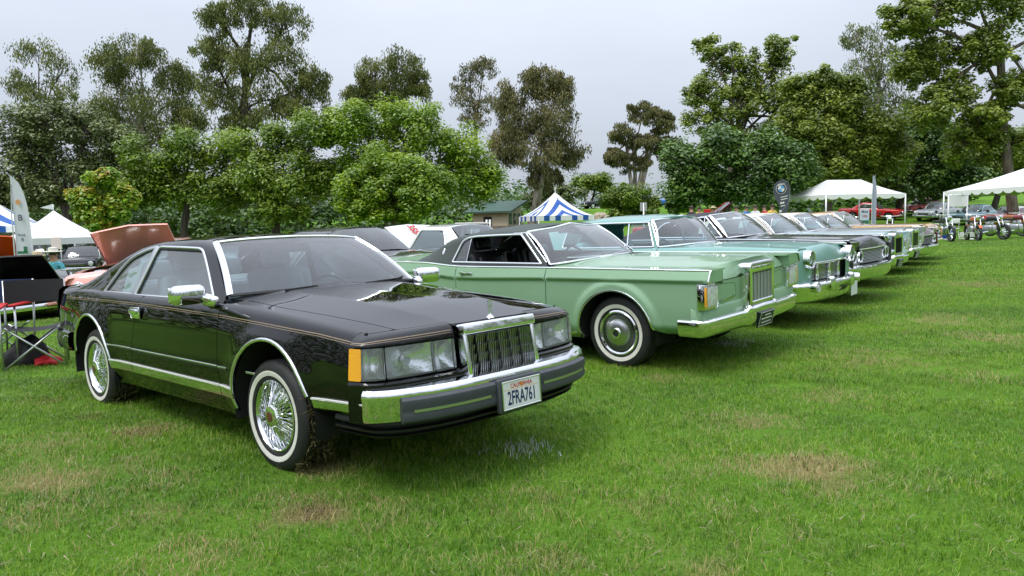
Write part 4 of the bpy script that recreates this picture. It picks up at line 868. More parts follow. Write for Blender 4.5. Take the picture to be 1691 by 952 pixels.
# ================================================================== the older coupes of the row
def classic(name, pose, label, S, group=None):
    car = place_car(name, pose, label, 'car', group)
    g = lambda k, d=None: S.get(k, d)
    P = S['paint']; RX = g('rx', -2.977); WR = g('wr', .348); G = .0048; hw = g('hw', .985); rear = g('rear', -4.30)
    XF = g('xf', .90); XT = g('xt', .985); roofm = g('roof', P)
    r_a = g('ar', .40); AF = (.0, WR-.01, r_a); AR = (RX, WR-.01, g('arr', r_a))
    zt = g('zt', crv((rear, .89), (-3.5, .945), (-2.8, .957), (-2.1, .925), (-.84, .938), (1.0, .950)))
    zk = g('zk', crv((rear, .80), (-3.5, .835), (-2.72, .826), (-2.14, .785), (-.82, .820), (.9, .848)))
    tp = crv((rear, .93), (rear+.5, .975), (-2.6, 1), (.4, 1), (.85, .993), (1.05, .975))
    ins = g('ins', .955); crown = g('crown', .035)
    body = Loft([(crv(hw-.125), crv((rear, .38), (RX-.5, .33), (RX+.5, .235), (-.5, .235), (.5, .35), (1, .36))),
                 (crv(hw-.03), crv((rear, .45), (RX+.5, .345), (-.5, .345), (.5, .42), (1, .42))),
                 (crv(hw-.012), crv(.58)),
                 (crv(hw-g('ledge', .020)), lambda x: zk(x)-.006),
                 (crv(hw), lambda x: zk(x)+.004),
                 (crv(hw*ins), zt),
                 (crv(.66), lambda x: zt(x)-g('valley', .006)),
                 (crv((-.8, .40), (1.0, .33)), lambda x: zt(x)+crown*.55),
                 (crv(0.0), lambda x: zt(x)+crown)],
                [0, .06, .10, g('rk', .004), g('rk', .006), g('rs', .022), .10, .02, 0], 5, tp, flare2([AF, AR], g('fl', .026)))
    vl = lambda n=(3, 7, 12, 2, 5, 6, 6, 3): (lambda u: [q for i in range(7) for q in np.linspace(body.qc(u, i), body.qc(u, i+1), n[i]+1)[:-1]])
    st = g('step', .035)
    yh = lambda x: np.interp(x, [-.9, 0, .6, 1], [.70, .68, .655, .64])
    dF, dR = g('df', -.83), g('dr', -2.15)
    xl = g('xlow', .676)
    # fender, door, quarter
    tipz = g('tipz', .842)
    fb = [(dF+G, .24), (-.50, .24)]+arch(0, AF[1], r_a, .26, .40, sx=1.04)+[(.505, .36), (xl, .365), (xl, .50), (XF, .525)]
    ol = fb+[(XF, .68), (XF, tipz-.005), (XT-.01, tipz), (XT-.006, .90)]+[(x, float(body.qy(x, yh(x)+G)[0])) for x in lin(XT-.02, dF+G, 44)]
    if g('hoodtip'): ol = fb+[(XF, .68), (XF+.02, tipz)]+[(x, float(body.qy(x, yh(x)+G)[0])) for x in lin(XF+.04, dF+G, 44)]
    patch('front_fender', ol, body.fn, P, car, step=st, vlines=vl())
    belt = lambda x: body.qc(x, 5)+g('bin', .06)
    patch('door', [(dR+G, .245), (dF-G, .245)]+[(x, belt(x)) for x in lin(dF-G, dR+G, 26)], body.fn, P, car, step=st, vlines=vl())
    qi = lambda x: belt(x)+float(np.interp(x, [rear, -3.3, -2.9], [.10, .10, 0]))
    patch('rear_quarter', [(rear+.02, .42), (RX-.46, .36)]+arch(RX, AR[1], AR[2], .32, .28)+[(RX+.46, .245), (dR-G, .245)]+[(x, qi(x)) for x in lin(dR-G, rear+.02, 40)], body.fn, P, car, step=st, vlines=vl())
    HF = g('hf', .80); hy = lambda y: HF+g('hbow', .10)*(1-(min(abs(y), .66)/.66)**2)
    cow = lambda y: g('cowl', -.70)+.07*(1-(y/.72)**2)
    hl = [(hy(y), y) for y in lin(-.64, .64, 40)]+[(x, yh(x)-G) for x in lin(HF-.05, g('cowl', -.70)+.03, 30)]+[(cow(y), y) for y in lin(.69, -.69, 24)]+[(x, -yh(x)+G) for x in lin(g('cowl', -.70)+.03, HF-.05, 30)]
    patch('hood', hl, body.top, P, car, out=(0, 0, 1), step=st+.01, mirror=False)
    patch('cowl', [(cow(y)-2*G, y) for y in lin(-.70, .70, 20)]+[(g('cowl', -.70)-.25, .72), (g('cowl', -.70)-.25, -.72)], body.top, P, car, out=(0, 0, 1), step=.06, mirror=False)
    patch('trunk_lid', [(g('deck', -2.95), y) for y in lin(-.82, .82, 20)]+[(rear+.03, .78), (rear+.03, -.78)], body.top, P, car, out=(0, 0, 1), step=.08, mirror=False)
    MB().add(*gridmesh(plansweep(pcurve([(rear, 0), (rear, .6), (rear+.02, .82), (rear+.06, .90)]), [(.03, .36), (0, .45), (-.02, .62), (0, .86), (.05, .92)], 24)), True).build('tail_panel', P, car)
    MB().add(*gridmesh(plansweep(pcurve([(rear-.07, 0), (rear-.07, .7), (rear-.02, .93), (rear+.2, .985)]), [(.05, .58), (0, .56), (-.01, .48), (.04, .40)], 30)), True).build('rear_bumper', CHROME, car)
    # ---- greenhouse
    if not g('open'):
        gd = S['gh']; wb = gd.get('wb', .80); wr = gd['wr']; zr = gd['zr']; zc = gd['zc']
        gh = Loft([(crv(wb+.02), crv(.90)), (crv(wb), crv(.945)), (wr, zr), (crv(.34), lambda x: zr(x)+(zc(x)-zr(x))*.8), (crv(0.0), zc)], [0, .02, .07, .12, 0], 2)
        As, Ae = gd['A']; qtop = lambda x, y: float(gh.qy(x, y)[0]); hdr = lambda y: Ae[0]+gd.get('hb', .07)*(1-(y/.6)**2)
        bx = gd['back']; blx = lambda y: bx-.05*(1-(y/.6)**2); rb = gd['rb']
        dg = rounded(gd['win'], gd.get('winr', .02))
        ol = [(As[0]+.01, .925)]+[(As[0]+(Ae[0]-As[0])*t, As[1]+(Ae[1]-As[1])*t) for t in lin(0, .97, 14)]+[(hdr(y), qtop(hdr(y), y)) for y in lin(.57, 0, 14)]+[(x, qtop(x, 0)) for x in lin(hdr(0)-.03, bx-.04, 24)]+[(blx(y), qtop(blx(y), y)) for y in lin(.02, .50, 10)]+[(bx-(bx-rb)*.5, qtop(bx-(bx-rb)*.5, .52)), (rb+.02, qtop(rb+.02, .56)), (rb, .945), (rb+.3, .93)]
        patch('roof_shell', ol, gh.fn, roofm, car, holes=[dg], step=st, vstep=.03, flange=.02, out=(0, 1, .4))
        trim('window_trim', dg, gh.fn, CHROME, car, half(.026, .010), True, .03)
        trim('drip_rail', [(As[0]-.0, As[1]+.02), (Ae[0]-.01, Ae[1]-.004)]+[(x, float(zr(x))-.012) for x in lin(Ae[0]-.1, gd['win'][2][0]-.1, 16)], gh.fn, CHROME, car, half(.016, .012), False, .04, off=.002)
        tb = gd.get('tb', .588); zA = float(zr(Ae[0]))
        ws, WG = ruled_glass('windshield', [(As[0]+gd.get('wbow', .19), 0, As[1]+.03), (As[0]+gd.get('wbow', .19)*.88, .35, As[1]+.025), (As[0]+gd.get('wbow', .19)*.5, .62, As[1]+.012), (As[0], gd.get('wy', .745), As[1])], [(Ae[0]+.085, 0, float(zc(Ae[0]))-.006), (Ae[0]+.07, .30, zA+.018), (Ae[0]+.04, .48, zA+.008), (Ae[0], tb, zA-.004)], (.025, .02), g('glass', GLASS_T), car)
        ruled_glass('rear_window', [(rb+.08, 0, .985), (rb+.10, .5, .97)], [(bx-.05, 0, float(zc(bx-.05))-.01), (bx-.02, .48, float(zc(bx))-.03)], (-.01, .02), GLASS_T, car)
        for x0, x1 in gd.get('panes', []):
            pg = [(x0, .945), (x1, .945), (x1, 1.30), (x0, 1.30)]
            poly = [p for p in pg]; w_ = np.array(dg); zlo = lambda x: .945
            c = [(max(min(x, x1), x0), z) for x, z in dg]
            patch('side_window', c, gh.fn, GLASS_T, car, step=.05, flange=0, off=-.012)
            if len(gd['panes']) > 1 or x0 < -1.9: trim('pane_edge', [(x1, .95), (x1, float(np.interp(x1, [gd['win'][3][0], gd['win'][2][0]], [gd['win'][3][1], gd['win'][2][1]]))-.01)], gh.fn, BRUSH, car, half(.012, .004), False, .04, off=-.010)
        if gd.get('vent'):
            xv = gd['vent']; trim('vent_post', [(xv, .945), (xv-.03, float(zr(xv))-.035)], gh.fn, CHROME, car, half(.022, .010), False, .04, off=-.006)
        MB().rbox((Ae[0]+.02, 0, float(zc(Ae[0]))-.085), (.03, .24, .06), .02, 3).tube([(Ae[0]+.03, 0, float(zc(Ae[0]))-.07), (Ae[0]+.055, 0, float(zc(Ae[0]))-.02)], .008, 6).build('rear_view_mirror', BLKPL, car)
        MB().box(((Ae[0]+bx)/2, 0, float(zr(-1.6))-.03), (abs(bx-Ae[0])*.95, 1.10, .012)).build('headliner', g('int', BLKVIN), car)
    else:
        As, Ae = S['A']
        ws, WG = ruled_glass('windshield', [(As[0]+.17, 0, As[1]+.03), (As[0]+.15, .35, As[1]+.025), (As[0]+.08, .62, As[1]+.012), (As[0], .80, As[1])], [(Ae[0]+.09, 0, Ae[1]+.03), (Ae[0]+.07, .34, Ae[1]+.022), (Ae[0]+.04, .56, Ae[1]+.010), (Ae[0], .69, Ae[1])], (.02, .02), GLASS_T, car)
        vw = [(As[0]-.02, .82, As[1]-.01), (As[0]-.30, .82, As[1]-.01), (As[0]-.27, .76, Ae[1]-.09)]
        for sd in (1, -1):
            MB().tube([(x, y*sd, z) for x, y, z in vw[1:]], .013, 6).build('vent_post', CHROME, car)
            MB().add([(x, y*sd, z) for x, y, z in vw+[(Ae[0]+.0, .70, Ae[1]-.02)]], [(0, 1, 2, 3)]).build('vent_window', GLASS_T, car)
        sb = MB()
        for k in range(3): sb.rbox((-2.45-.14*k, 0, .985+.02*math.sin(k*2.1)), (.42, 1.52-.06*k, .20-.02*k), .09, 4)
        sb.rbox((-2.62, 0, 1.03), (.55, 1.45, .12), .06, 4)
        sb.build('folded_top', mat('black_canvas', (.022, .02, .026), .75, bump=.3, bscale=60) if 'black_canvas' not in MATS else MATS['black_canvas'], car)
    edge = [Vector(WG[-1, j]) for j in range(WG.shape[1])]
    both(MB().sweep(edge, [Vector((.5, .55, .65))]*len(edge), half(g('ptrim', .026), .010)), 'pillar_trim', CHROME, car)
    MB().sweep([Vector(WG[i, -1]) for i in range(WG.shape[0])], Vector((.3, 0, .95)), half(.034, .012)).build('header_trim', CHROME, car)
    MB().sweep([Vector(WG[i, 0]) for i in range(WG.shape[0])], Vector((.5, 0, .8)), half(.026, .008)).build('windshield_trim', CHROME, car)
    for sd in (1, -1): MB().tube([(As[0]+.20, sd*.12, As[1]+.045), (As[0]+.15, sd*.45, As[1]+.05), (As[0]+.10, sd*.58, As[1]+.06)], .006, 6).build('wiper', BRUSH, car)
    if g('emblem'):
        ex, ez = g('emblem'); pe = gh.fn(np.array([ex]), np.array([ez]))[0]
        for sd in (1, -1):
            Me = frame(Vector((pe[0], sd*(pe[1]+.004), pe[2])), (sd*-1, 0, 0), (0, -.45*sd, 1)) if sd > 0 else frame(Vector((pe[0], -(pe[1]+.004), pe[2])), (1, 0, 0), (0, .45, 1)); MB().lathe([(1, 0), (.8, .003), (.75, .001), (0, .001)], 28, Me @ Matrix.Diagonal((.016, .042, 1, 1))).build('roof_emblem', CHROME, car)
    # ---- trim lines
    if g('topline', True):
        trim('fender_top_strip', [(x, body.qc(x, 5)) for x in lin(rear+.1, XT-.012, 60)], body.fn, CHROME, car, half(.020, .009), False, .05, out=(0, .6, .8))
        if not g('hoodtip'): trim('tip_strip', [(XT-.012, q) for q in lin(tipz, body.qc(XT-.02, 5), 8)], body.fn, CHROME, car, half(.018, .009), False, .03)
    trim('arch_trim', arch(0, AF[1], r_a+.006, .26, .40, sx=1.04), body.fn, CHROME, car, half(.020, .010), step=.03)
    trim('arch_trim', arch(RX, AR[1], AR[2]+.006, .32, .28), body.fn, CHROME, car, half(.020, .010), step=.03)
    trim('sill_trim', [(RX+.44, .285), (-.46, .285)], body.fn, CHROME, car, half(.065, .008), step=.06)
    both(MB().rbox((dR+.18, hw-.006, .85), (.19, .016, .022), .007, 2).rbox((dR+.12, hw+.004, .855), (.06, .02, .03), .008, 2), 'door_handle', CHROME, car)
    for sd in (1, -1):
        for x, a in ((0, AF), (RX, AR)): wheel(car, x, sd*(hw-.17), WR-.015, sd, WR, .215, g('wheel', 'turbine'), 0, g('ww', (.235, .272)), .205)
    for a in (AF, AR): wheelhouse(car, a[0], a[1], a[2]+.03, .55, hw-.035)
    # ---- front end
    FR = S['front']; FR(car, S, body, P)
    # ---- underside and cabin
    INT = g('int', BLKVIN)
    MB().box((-1.7, 0, .34), (4.6, 1.15, .16)).box((RX/2, 0, .30), (1.9, 1.72, .10)).box((.32, 0, .56), (.85, 1.20, .44)).box((rear+.5, 0, .60), (.7, 1.5, .42)).box((-.78, 0, .60), (.10, 1.6, .50)).build('underbody', UNDER, car)
    MB().rbox((As[0]-.22, 0, .86), (.36, 1.50, .20), .06, 3).build('dashboard', INT, car)
    MB().box((-1.9, 0, .40), (2.3, 1.6, .04)).build('cabin_floor', INT, car)
    both(MB().rbox((-1.85, hw-.16, .66), (2.2, .06, .54), .02, 2), 'door_card', INT, car)
    MB().rbox((-2.95, 0, .93), (.5, 1.4, .04), .015, 2).box((-2.72, 0, .66), (.04, 1.6, .54)).build('parcel_shelf', INT, car)
    for y in (.40, -.40): seat(car, -1.85, y, .50, .60, INT, g('head', True), 14, .56)
    seat(car, -2.45, 0, .52, 1.36, INT, False, 20, .46)
    steering(car, As[0]-.52, .40, .86, .20, INT)
    return car
# ---- front ends
GRBAR = mat('grey_grille_metal', (.42, .44, .43), .42, .45)
def bumper(car, pts, sec, m=CHROME, n=70, name='front_bumper', drop=0, x0=.90):
    Gm = plansweep(pcurve(pts), sec, n); zlo = min(z for _, z in sec)
    if drop:                                 # the ends step down where they run back along the fender
        k = np.clip((x0+.02-Gm[:, :1, 0])/.04, 0, 1); Gm[..., 2] = zlo+(Gm[..., 2]-zlo)*(1-drop*k)
    return MB().add(*gridmesh(Gm), True).build(name, m, car, 50)
def front_shell(car, S, body, P):            # tall upright grille between hidden lamps
    XF, XT = S.get('xf', .90), S.get('xt', .985); tipz = S.get('tipz', .842); g = S.get
    zl0, zl1 = .615, tipz-.02; HF = g('hf', .80); hb = g('hbow', .10)
    hy = lambda y: HF+hb*(1-(np.minimum(np.abs(y), .66)/.66)**2)+.006
    xd = lambda y: .905+.020*(1-(np.abs(y)/.75)**2)
    def header(y, t):                        # painted panel from the hood edge down to the lamp doors
        y = np.asarray(y, float); t = np.asarray(t)[..., None]; A = body.top(hy(y), y); kc = np.clip((.36-np.abs(y))/.08, 0, 1); kc = kc*kc*(3-2*kc); B = np.stack([xd(y)-.0*kc, y, zl1+.01+kc*(g('gz', .895)-.05-zl1)], -1); C = B.copy(); C[..., 2] = A[..., 2]-.035; C[..., 0] -= .03
        return (1-t)**2*A+2*t*(1-t)*C+t*t*B
    patch('header_panel', [(-.70, 0), (.70, 0), (.70, 1), (-.70, 1)], header, P, car, out=(1, 0, 1), step=.04, vstep=.08, mirror=False)
    for sd in (1, -1):
        tip = MB(); xs = np.linspace(HF-.02, XT-.012, 8); yo = lambda x: float(body.nodes(np.array([x]))[0][0, 5]); zt_ = lambda x: float(body.nodes(np.array([x]))[1][0, 5])
        # inner wall of the fender tip and its front cap
        Gi = np.array([[(x, sd*.705, zt_(x)-.008-(zt_(x)-.008-(tipz-.03))*k) for k in (0, .06, .3, .6, 1)] for x in xs]); tip.add(*gridmesh(Gi), True)
        cap = np.array([[(XT-.012-.004*((k-.5)*2)**2, sd*(.70+(float(body.ev(XT-.012, tipz)[0][0])-.004-.70)*k), z_) for k in np.linspace(0, 1, 8)] for z_ in np.linspace(tipz-.002, zt_(XT)-.004, 6)]); tip.add(*gridmesh(cap), True)
        tip.add([(XT-.012, sd*.70, tipz-.002), (XT-.012, sd*.97, tipz-.002), (XF, sd*.97, tipz-.002), (XF-.06, sd*.70, tipz-.002)], [(0, 1, 2, 3)])
        tip.build('fender_tip', P, car)
        # corner lamp in its recess, amber round the side
        MB().rbox((XF+.005, sd*.86, (zl0+zl1)/2), (.08, .235, zl1-zl0+.02), .01, 2).build('lamp_surround', CHROME if g('chromelamp', True) else P, car)
        lm = MB().rbox((XF+.043, sd*.853, (zl0+zl1)/2+.0), (.03, .185, zl1-zl0-.03), .010, 2).build('parking_lamp', LENS, car)
        MB().rbox((XF+.018, sd*.961, (zl0+zl1)/2), (.070, .030, zl1-zl0-.03), .010, 2).build('marker_lamp', AMBER, car)
        # lamp door
        dd = lambda y, z: np.stack([xd(y)-.02*(np.asarray(z)-zl0), y, np.asarray(z)], -1)
        o_ = rounded([(.225, zl0), (.742, zl0), (.742, zl1), (.225, zl1)], [.02, .02, .05, .02])
        V = patch('lamp_door', o_, dd, P, car, out=(1, 0, 0), step=.04, flange=.03, mirror=False)[0] if sd == 1 else None
        if sd == -1: patch('lamp_door', [(-a, b) for a, b in o_], dd, P, car, out=(1, 0, 0), step=.04, flange=.03, mirror=False)
        o2 = rounded([(sd*.36, .66), (sd*.69, .645), (sd*.69, zl1-.02), (sd*.36, zl1-.04)], [.02, .02, .06, .05]); trim('door_groove', o2, dd, GAP, car, rect(.004, .0006), True, .03, out=(1, 0, 0), mirror=False)
        if g('script'): text('script', g('script')[sd > 0], .05, CHROME, car, frame(Vector((xd(.5)+.004, sd*.52, .655)), (0, 1, .12), (0, -.12, 1)), .001)
    MB().box((.86, 0, .745), (.05, 1.46, .27)).build('nose_backing', P, car)
    MB().add(*gridmesh(plansweep(pcurve([(.935, 0), (.93, .4), (.92, .74), (.905, .93), (.80, .965)]), [(-.03, .625), (0, .618), (.01, .60), (.01, .45)], 40)), True).build('front_valance', P, car)
    # grille shell
    w, z0, z1, x0, x1 = g('gw', .222), .565, g('gz', .945), .86, 1.015
    sh = MB(); W2 = w+.032; loop = rounded([(-W2, z0-.012), (W2, z0-.012), (W2, z1), (-W2, z1)], [.01, .01, .05, .05], 6); loop = resample(loop, .03)
    cen_ = np.array([0, (z0+z1)/2]); nr = []
    for k in range(len(loop)):
        tg = loop[(k+1) % len(loop)]-loop[k-1]; n2 = np.array([tg[1], -tg[0]]); n2 = n2/np.linalg.norm(n2); nr.append(Vector((0, n2[0], n2[1])))
    d_ = x1-x0; lipw = .034
    sh.sweep([Vector((x1, p[0], p[1])) for p in loop], nr, [(d_, 0), (.012, 0), (.003, -.004), (0, -.012), (0, -lipw), (.008, -lipw-.006), (.05, -lipw-.006)], True, True, False, False)
    sh.rbox((x1-.045, 0, z1-.062), (.088, 2*W2-.03, .062), .012, 3)
    s_ = sh.build('grille_shell', CHROME, car)
    MB().box((x0+.07, 0, (z0+z1)/2), (.01, 2*w, z1-z0-.06)).build('grille_back', GAP, s_)
    bars = MB(); nb = 30
    for i in range(nb):
        y = -w+.014+(2*w-.028)*i/(nb-1); bars.rbox((x1-.052+(.010 if i % 5 == 0 else 0), y, (z0+z1)/2-.045), (.05, .0115, z1-z0-.115), .003, 1)
    tag(bars.build('grille_bars', g('gmat', GRBAR), s_), kind='stuff')
    sec = [(-.16, .578), (-.05, .592), (-.012, .588), (.004, .572), (.006, .555), (.004, .48), (-.006, .41), (-.025, .375), (-.06, .358), (-.12, .355)]
    bumper(car, g('bump', [(1.035, 0), (1.030, .24), (.995, .32), (.98, .50), (.968, .74), (.955, .90), (.925, .972), (.86, 1.0), (.69, 1.004)]), sec, drop=.30, x0=.875)
    MB().rbox((0, 0, 0), (.02, .305, .15), .004, 1, Matrix.Translation((1.035, -.0, .41)) @ Matrix.Rotation(R(14), 4, 'Y')).build('front_plate', mat('dark_plate', (.012, .02, .02), .35) if 'dark_plate' not in MATS else MATS['dark_plate'], car)
    Mq = frame(Vector((1.047, 0, .41)), (0, 1, 0), (.25, 0, 1)); fp = MB()
    for dx, dy, sx, sy in ((0, .066, .29, .004), (0, -.066, .29, .004), (.143, 0, .004, .13), (-.143, 0, .004, .13), (.01, .035, .12, .010), (0, .002, .22, .012), (0, -.035, .20, .009)): fp.rbox((dx, dy, 0), (sx, sy, .002), .0006, 1, Mq)
    tag(fp.build('plate_print', WHITE, car), kind='stuff')
def round_lamp(car, x, y, z, r, tilt=0, ring=.018, dp=.085):
    M = frame(Vector((x, y, z)), (0, 1, 0), (-tilt, 0, 1))
    t = MB().lathe([(r+ring, -.10), (r+ring, -.01), (r+ring*.7, .010), (r+.002, .004), (r-.002, -.012)], 36, M).build('headlamp', CHROME, car)
    MB().lathe([(r, -.008), (r*.8, .006), (r*.45, .014), (0, .018)], 36, M).build('lens', GLASS, t)
    MB().lathe([(r, -.012), (r*.8, -.012-dp*.5), (r*.4, -.012-dp*.85), (0, -.012-dp)], 30, M).build('reflector', REFLECT, t)
    return t
def front_round(car, S, body, P):             # single round lamps at the fender ends, wide mesh grille below the hood lip
    g = S.get; XF = S['xf']; HF = g('hf', .80); hb = g('hbow', .1)
    hy = lambda y: HF+hb*(1-(np.minimum(np.abs(y), .66)/.66)**2)+.006
    for sd in (1, -1):
        round_lamp(car, 1.075, sd*.735, .826, .088, dp=.035)
        # rounded fender end drawn down to the bumper and rolled over at the top
        Gf = []; cx, cy = XF-.04, .76
        for k in np.linspace(0, 1, 16):
            q = k*math.pi*.5; row = []
            for z_ in np.linspace(.50, .87, 9):
                yo = float(body.ev(XF, z_)[0][0]); row.append((XF-.012+.105*math.sin(q), sd*(.62+(yo-.62)*math.cos(q)**.7), z_))
            bx_, by_, _ = row[-1]
            for f in np.linspace(0, math.pi/2, 8)[1:]: w_ = 1-math.cos(f); row.append((bx_+(cx-bx_)*w_, by_+(sd*cy-by_)*w_, .87+.083*math.sin(f)))
            Gf.append(row)
        MB().add(*gridmesh(np.array(Gf)), True).build('fender_end', P, car, 70)
    def lip(y, t):
        y = np.asarray(y, float); t = np.asarray(t)[..., None]; A = body.top(hy(y), y); B = np.stack([1.06-.10*np.abs(y)**2, y, np.full(y.shape, .768)], -1); C = B.copy(); C[..., 2] = A[..., 2]-.02; C[..., 0] -= .02
        return (1-t)**2*A+2*t*(1-t)*C+t*t*B
    patch('hood_lip', [(-.66, 0), (.66, 0), (.66, 1), (-.66, 1)], lip, P, car, out=(1, 0, 1), step=.05, vstep=.08, mirror=False)
    MB().sweep([Vector(p) for p in lip(np.linspace(-.62, .62, 30), np.ones(30))], Vector((.6, 0, -.5)), half(.03, .012)).build('lip_trim', CHROME, car)
    mesh_ = MB()
    for y in np.linspace(-.72, .72, 49): mesh_.box((1.005-.10*y*y, y, .665), (.018, .006, .20))
    for z_ in np.linspace(.575, .755, 12): mesh_.sweep([Vector((1.012-.10*y*y, y, z_)) for y in np.linspace(-.72, .72, 16)], Vector((1, 0, 0)), rect(.006, .004))
    tag(mesh_.build('grille_mesh', BRUSH, car), kind='stuff')
    MB().box((.93, 0, .66), (.04, 1.36, .26)).build('radiator_panel', UNDER, car)
    for y in (-.40, -.02, .36): MB().rbox((1.03-.1*y*y, y, .665), (.035, .05, .20), .010, 2).build('grille_bar', CHROME, car)
    MB().rbox((1.0, -.60, .60), (.05, .05, .05), .02, 2).build('grille_badge', mat('gold_badge', (.75, .6, .35), .3, 1), car)
    sec = [(-.16, .555), (-.04, .565), (.0, .552), (.012, .525), (.008, .49), (-.012, .47), (-.02, .44), (-.035, .36), (-.07, .33), (-.10, .33)]
    bumper(car, [(1.16, 0), (1.15, .4), (1.12, .66), (1.06, .84), (.97, .95), (.80, .985), (.62, .985)], sec)
    for y in (-.36, .36): MB().rbox((1.17, y, .53), (.09, .10, .17), .035, 4).build('bumper_guard', CHROME, car)
    for sd in (1, -1):
        M = frame(Vector((1.13, sd*.76, .515)), (-.28*sd, 1, 0), (0, 0, 1)); q = MB().lathe([(.05, -.14), (.062, -.05), (.06, .02), (.05, .035), (.046, .02)], 28, M).build('fog_lamp', CHROME, car); MB().lathe([(.046, .02), (.03, .034), (0, .038)], 24, M).build('lens', LENS, q)
    Mp = frame(Vector((1.175, .50, .40)), (-.05, 1, 0), (0, 0, 1)); plate(car, Mp, PLATE_W, [('1956', .05, 0, .0, mat('plate_grey', (.35, .36, .36), .5), .9)] if False else [], .30, .17)
    for sd in (1, -1): MB().rbox((.45, sd*.42, .985), (.02, .02, .02), .006, 1).build('washer_jet', CHROME, car)
def front_quad(car, S, body, P):               # paired lamps each side of a full-width grille, hood coming to a peak
    g = S.get; XF = S['xf']; HF = g('hf', .80); hb = g('hbow', .1)
    hy = lambda y: HF+hb*(1-(np.minimum(np.abs(y), .66)/.66)**2)+.006
    zb, zl = .585, .80
    def lip(y, t):
        y = np.asarray(y, float); t = np.asarray(t)[..., None]; A = body.top(hy(y), y); B = np.stack([1.06-.06*np.abs(y)**2, y, np.full(y.shape, zl)], -1); C = B.copy(); C[..., 2] = A[..., 2]-.01; C[..., 0] -= .015
        return (1-t)**2*A+2*t*(1-t)*C+t*t*B
    patch('hood_lip', [(-.66, 0), (.66, 0), (.66, 1), (-.66, 1)], lip, P, car, out=(1, 0, 1), step=.05, vstep=.08, mirror=False)
    MB().sweep([Vector(p) for p in lip(np.linspace(-.66, .66, 30), np.ones(30))], Vector((.8, 0, -.2)), half(.02, .010)).build('lip_trim', CHROME, car)
    for sd in (1, -1):
        for y in (.80, .585): round_lamp(car, 1.03-.10*(y-.58), sd*y, .70, .076)
        Gt = np.array([[(XF-.02+(.13-.03*(y-.66)/.3)*k, sd*y, .945-.035*k*k) for y in np.linspace(.64, .945, 8)] for k in np.linspace(0, 1, 6)]+[[(XF+.11-.03*(y-.66)/.3-.02*k, sd*y, .91-.10*k) for y in np.linspace(.64, .945, 8)] for k in np.linspace(.1, 1, 4)])
        MB().add(*gridmesh(Gt), True).build('fender_cap', P, car, 60)
        MB().rbox((XF+.02, sd*.945, .70), (.20, .05, .30), .02, 3).build('fender_end', P, car)
        MB().box((.96, sd*.69, .70), (.04, .46, .24)).build('lamp_panel', BRUSH, car)
    bars = MB()
    for z_ in np.linspace(zb+.02, zl-.03, 9): bars.sweep([Vector((1.035-.06*y*y, y, z_)) for y in np.linspace(-.48, .48, 14)], Vector((1, 0, 0)), half(.010, .012))
    for y in np.linspace(-.48, .48, 29): bars.box((1.025-.06*y*y, y, (zb+zl)/2), (.02, .005, zl-zb-.02))
    tag(bars.build('grille_bars', g('gmat', BRUSH), car), kind='stuff')
    MB().box((.95, 0, .69), (.05, 1.0, .26)).build('radiator_panel', UNDER, car)
    sec = [(-.18, .575), (-.04, .585), (0, .575), (.01, .55), (.004, .50), (-.03, .40), (-.07, .36), (-.12, .35)]
    bumper(car, [(1.17, 0), (1.16, .4), (1.12, .70), (1.06, .90), (.95, .99), (.80, 1.005), (.66, 1.005)], sec)
GREENP = paint('light_green_paint', (.272, .437, .278), .12, .30, coat=.6)
TEALP = paint('turquoise_paint', (.205, .385, .350), .1, .30, coat=.6)
VINYL_G = mat('dark_green_vinyl', (.045, .060, .052), .6, bump=.35, bscale=220)
gh_green = dict(wb=.80, wr=crv((-3.1, .62), (-2.6, .66), (-2, .675), (-1.34, .655), (-.9, .65)),
                zr=crv((-3.05, .985), (-2.9, 1.04), (-2.7, 1.13), (-2.45, 1.215), (-2.1, 1.262), (-1.7, 1.282), (-1.34, 1.283), (-.9, 1.28)),
                zc=crv((-3.05, 1.02), (-2.8, 1.13), (-2.5, 1.245), (-2.2, 1.305), (-1.8, 1.338), (-1.4, 1.344), (-1.25, 1.336), (-.9, 1.33)),
                A=((-.945, .945), (-1.335, 1.285)), back=-2.42, rb=-3.03, win=[(-2.37, .95), (-1.02, .955), (-1.40, 1.262), (-2.10, 1.245), (-2.27, 1.21)], winr=[.02, .01, .02, .1, .1], panes=[(-2.37, -2.15)], tb=.632)
GREEN = classic('parked_coupe', (1.626, 7.768, R(42.72), R(2.5), .001, .055), 'pale green two-door coupe with dark vinyl roof and upright chrome grille', dict(paint=GREENP, roof=VINYL_G, gh=gh_green, front=front_shell, emblem=(-2.58, 1.065), script=('Continental', 'Mark III')))
gh_teal = dict(wb=.83, wr=crv((-3.1, .62), (-2.6, .68), (-2, .70), (-1.0, .675)),
                zr=crv((-3.25, .99), (-2.9, 1.14), (-2.6, 1.26), (-2.2, 1.325), (-1.7, 1.350), (-1.0, 1.335)),
                zc=crv((-3.25, 1.02), (-2.9, 1.18), (-2.5, 1.32), (-2.2, 1.375), (-1.7, 1.412), (-1.3, 1.412), (-.9, 1.38)),
                A=((-.86, .985), (-1.015, 1.335)), back=-2.62, rb=-3.2, win=[(-2.40, .97), (-.92, .985), (-1.06, 1.312), (-2.2, 1.305), (-2.35, 1.25)], winr=[.04, .01, .02, .08, .1], vent=-1.32, panes=[(-1.32, -.9)], tb=.655, wbow=.30, hb=.12, wy=.80)
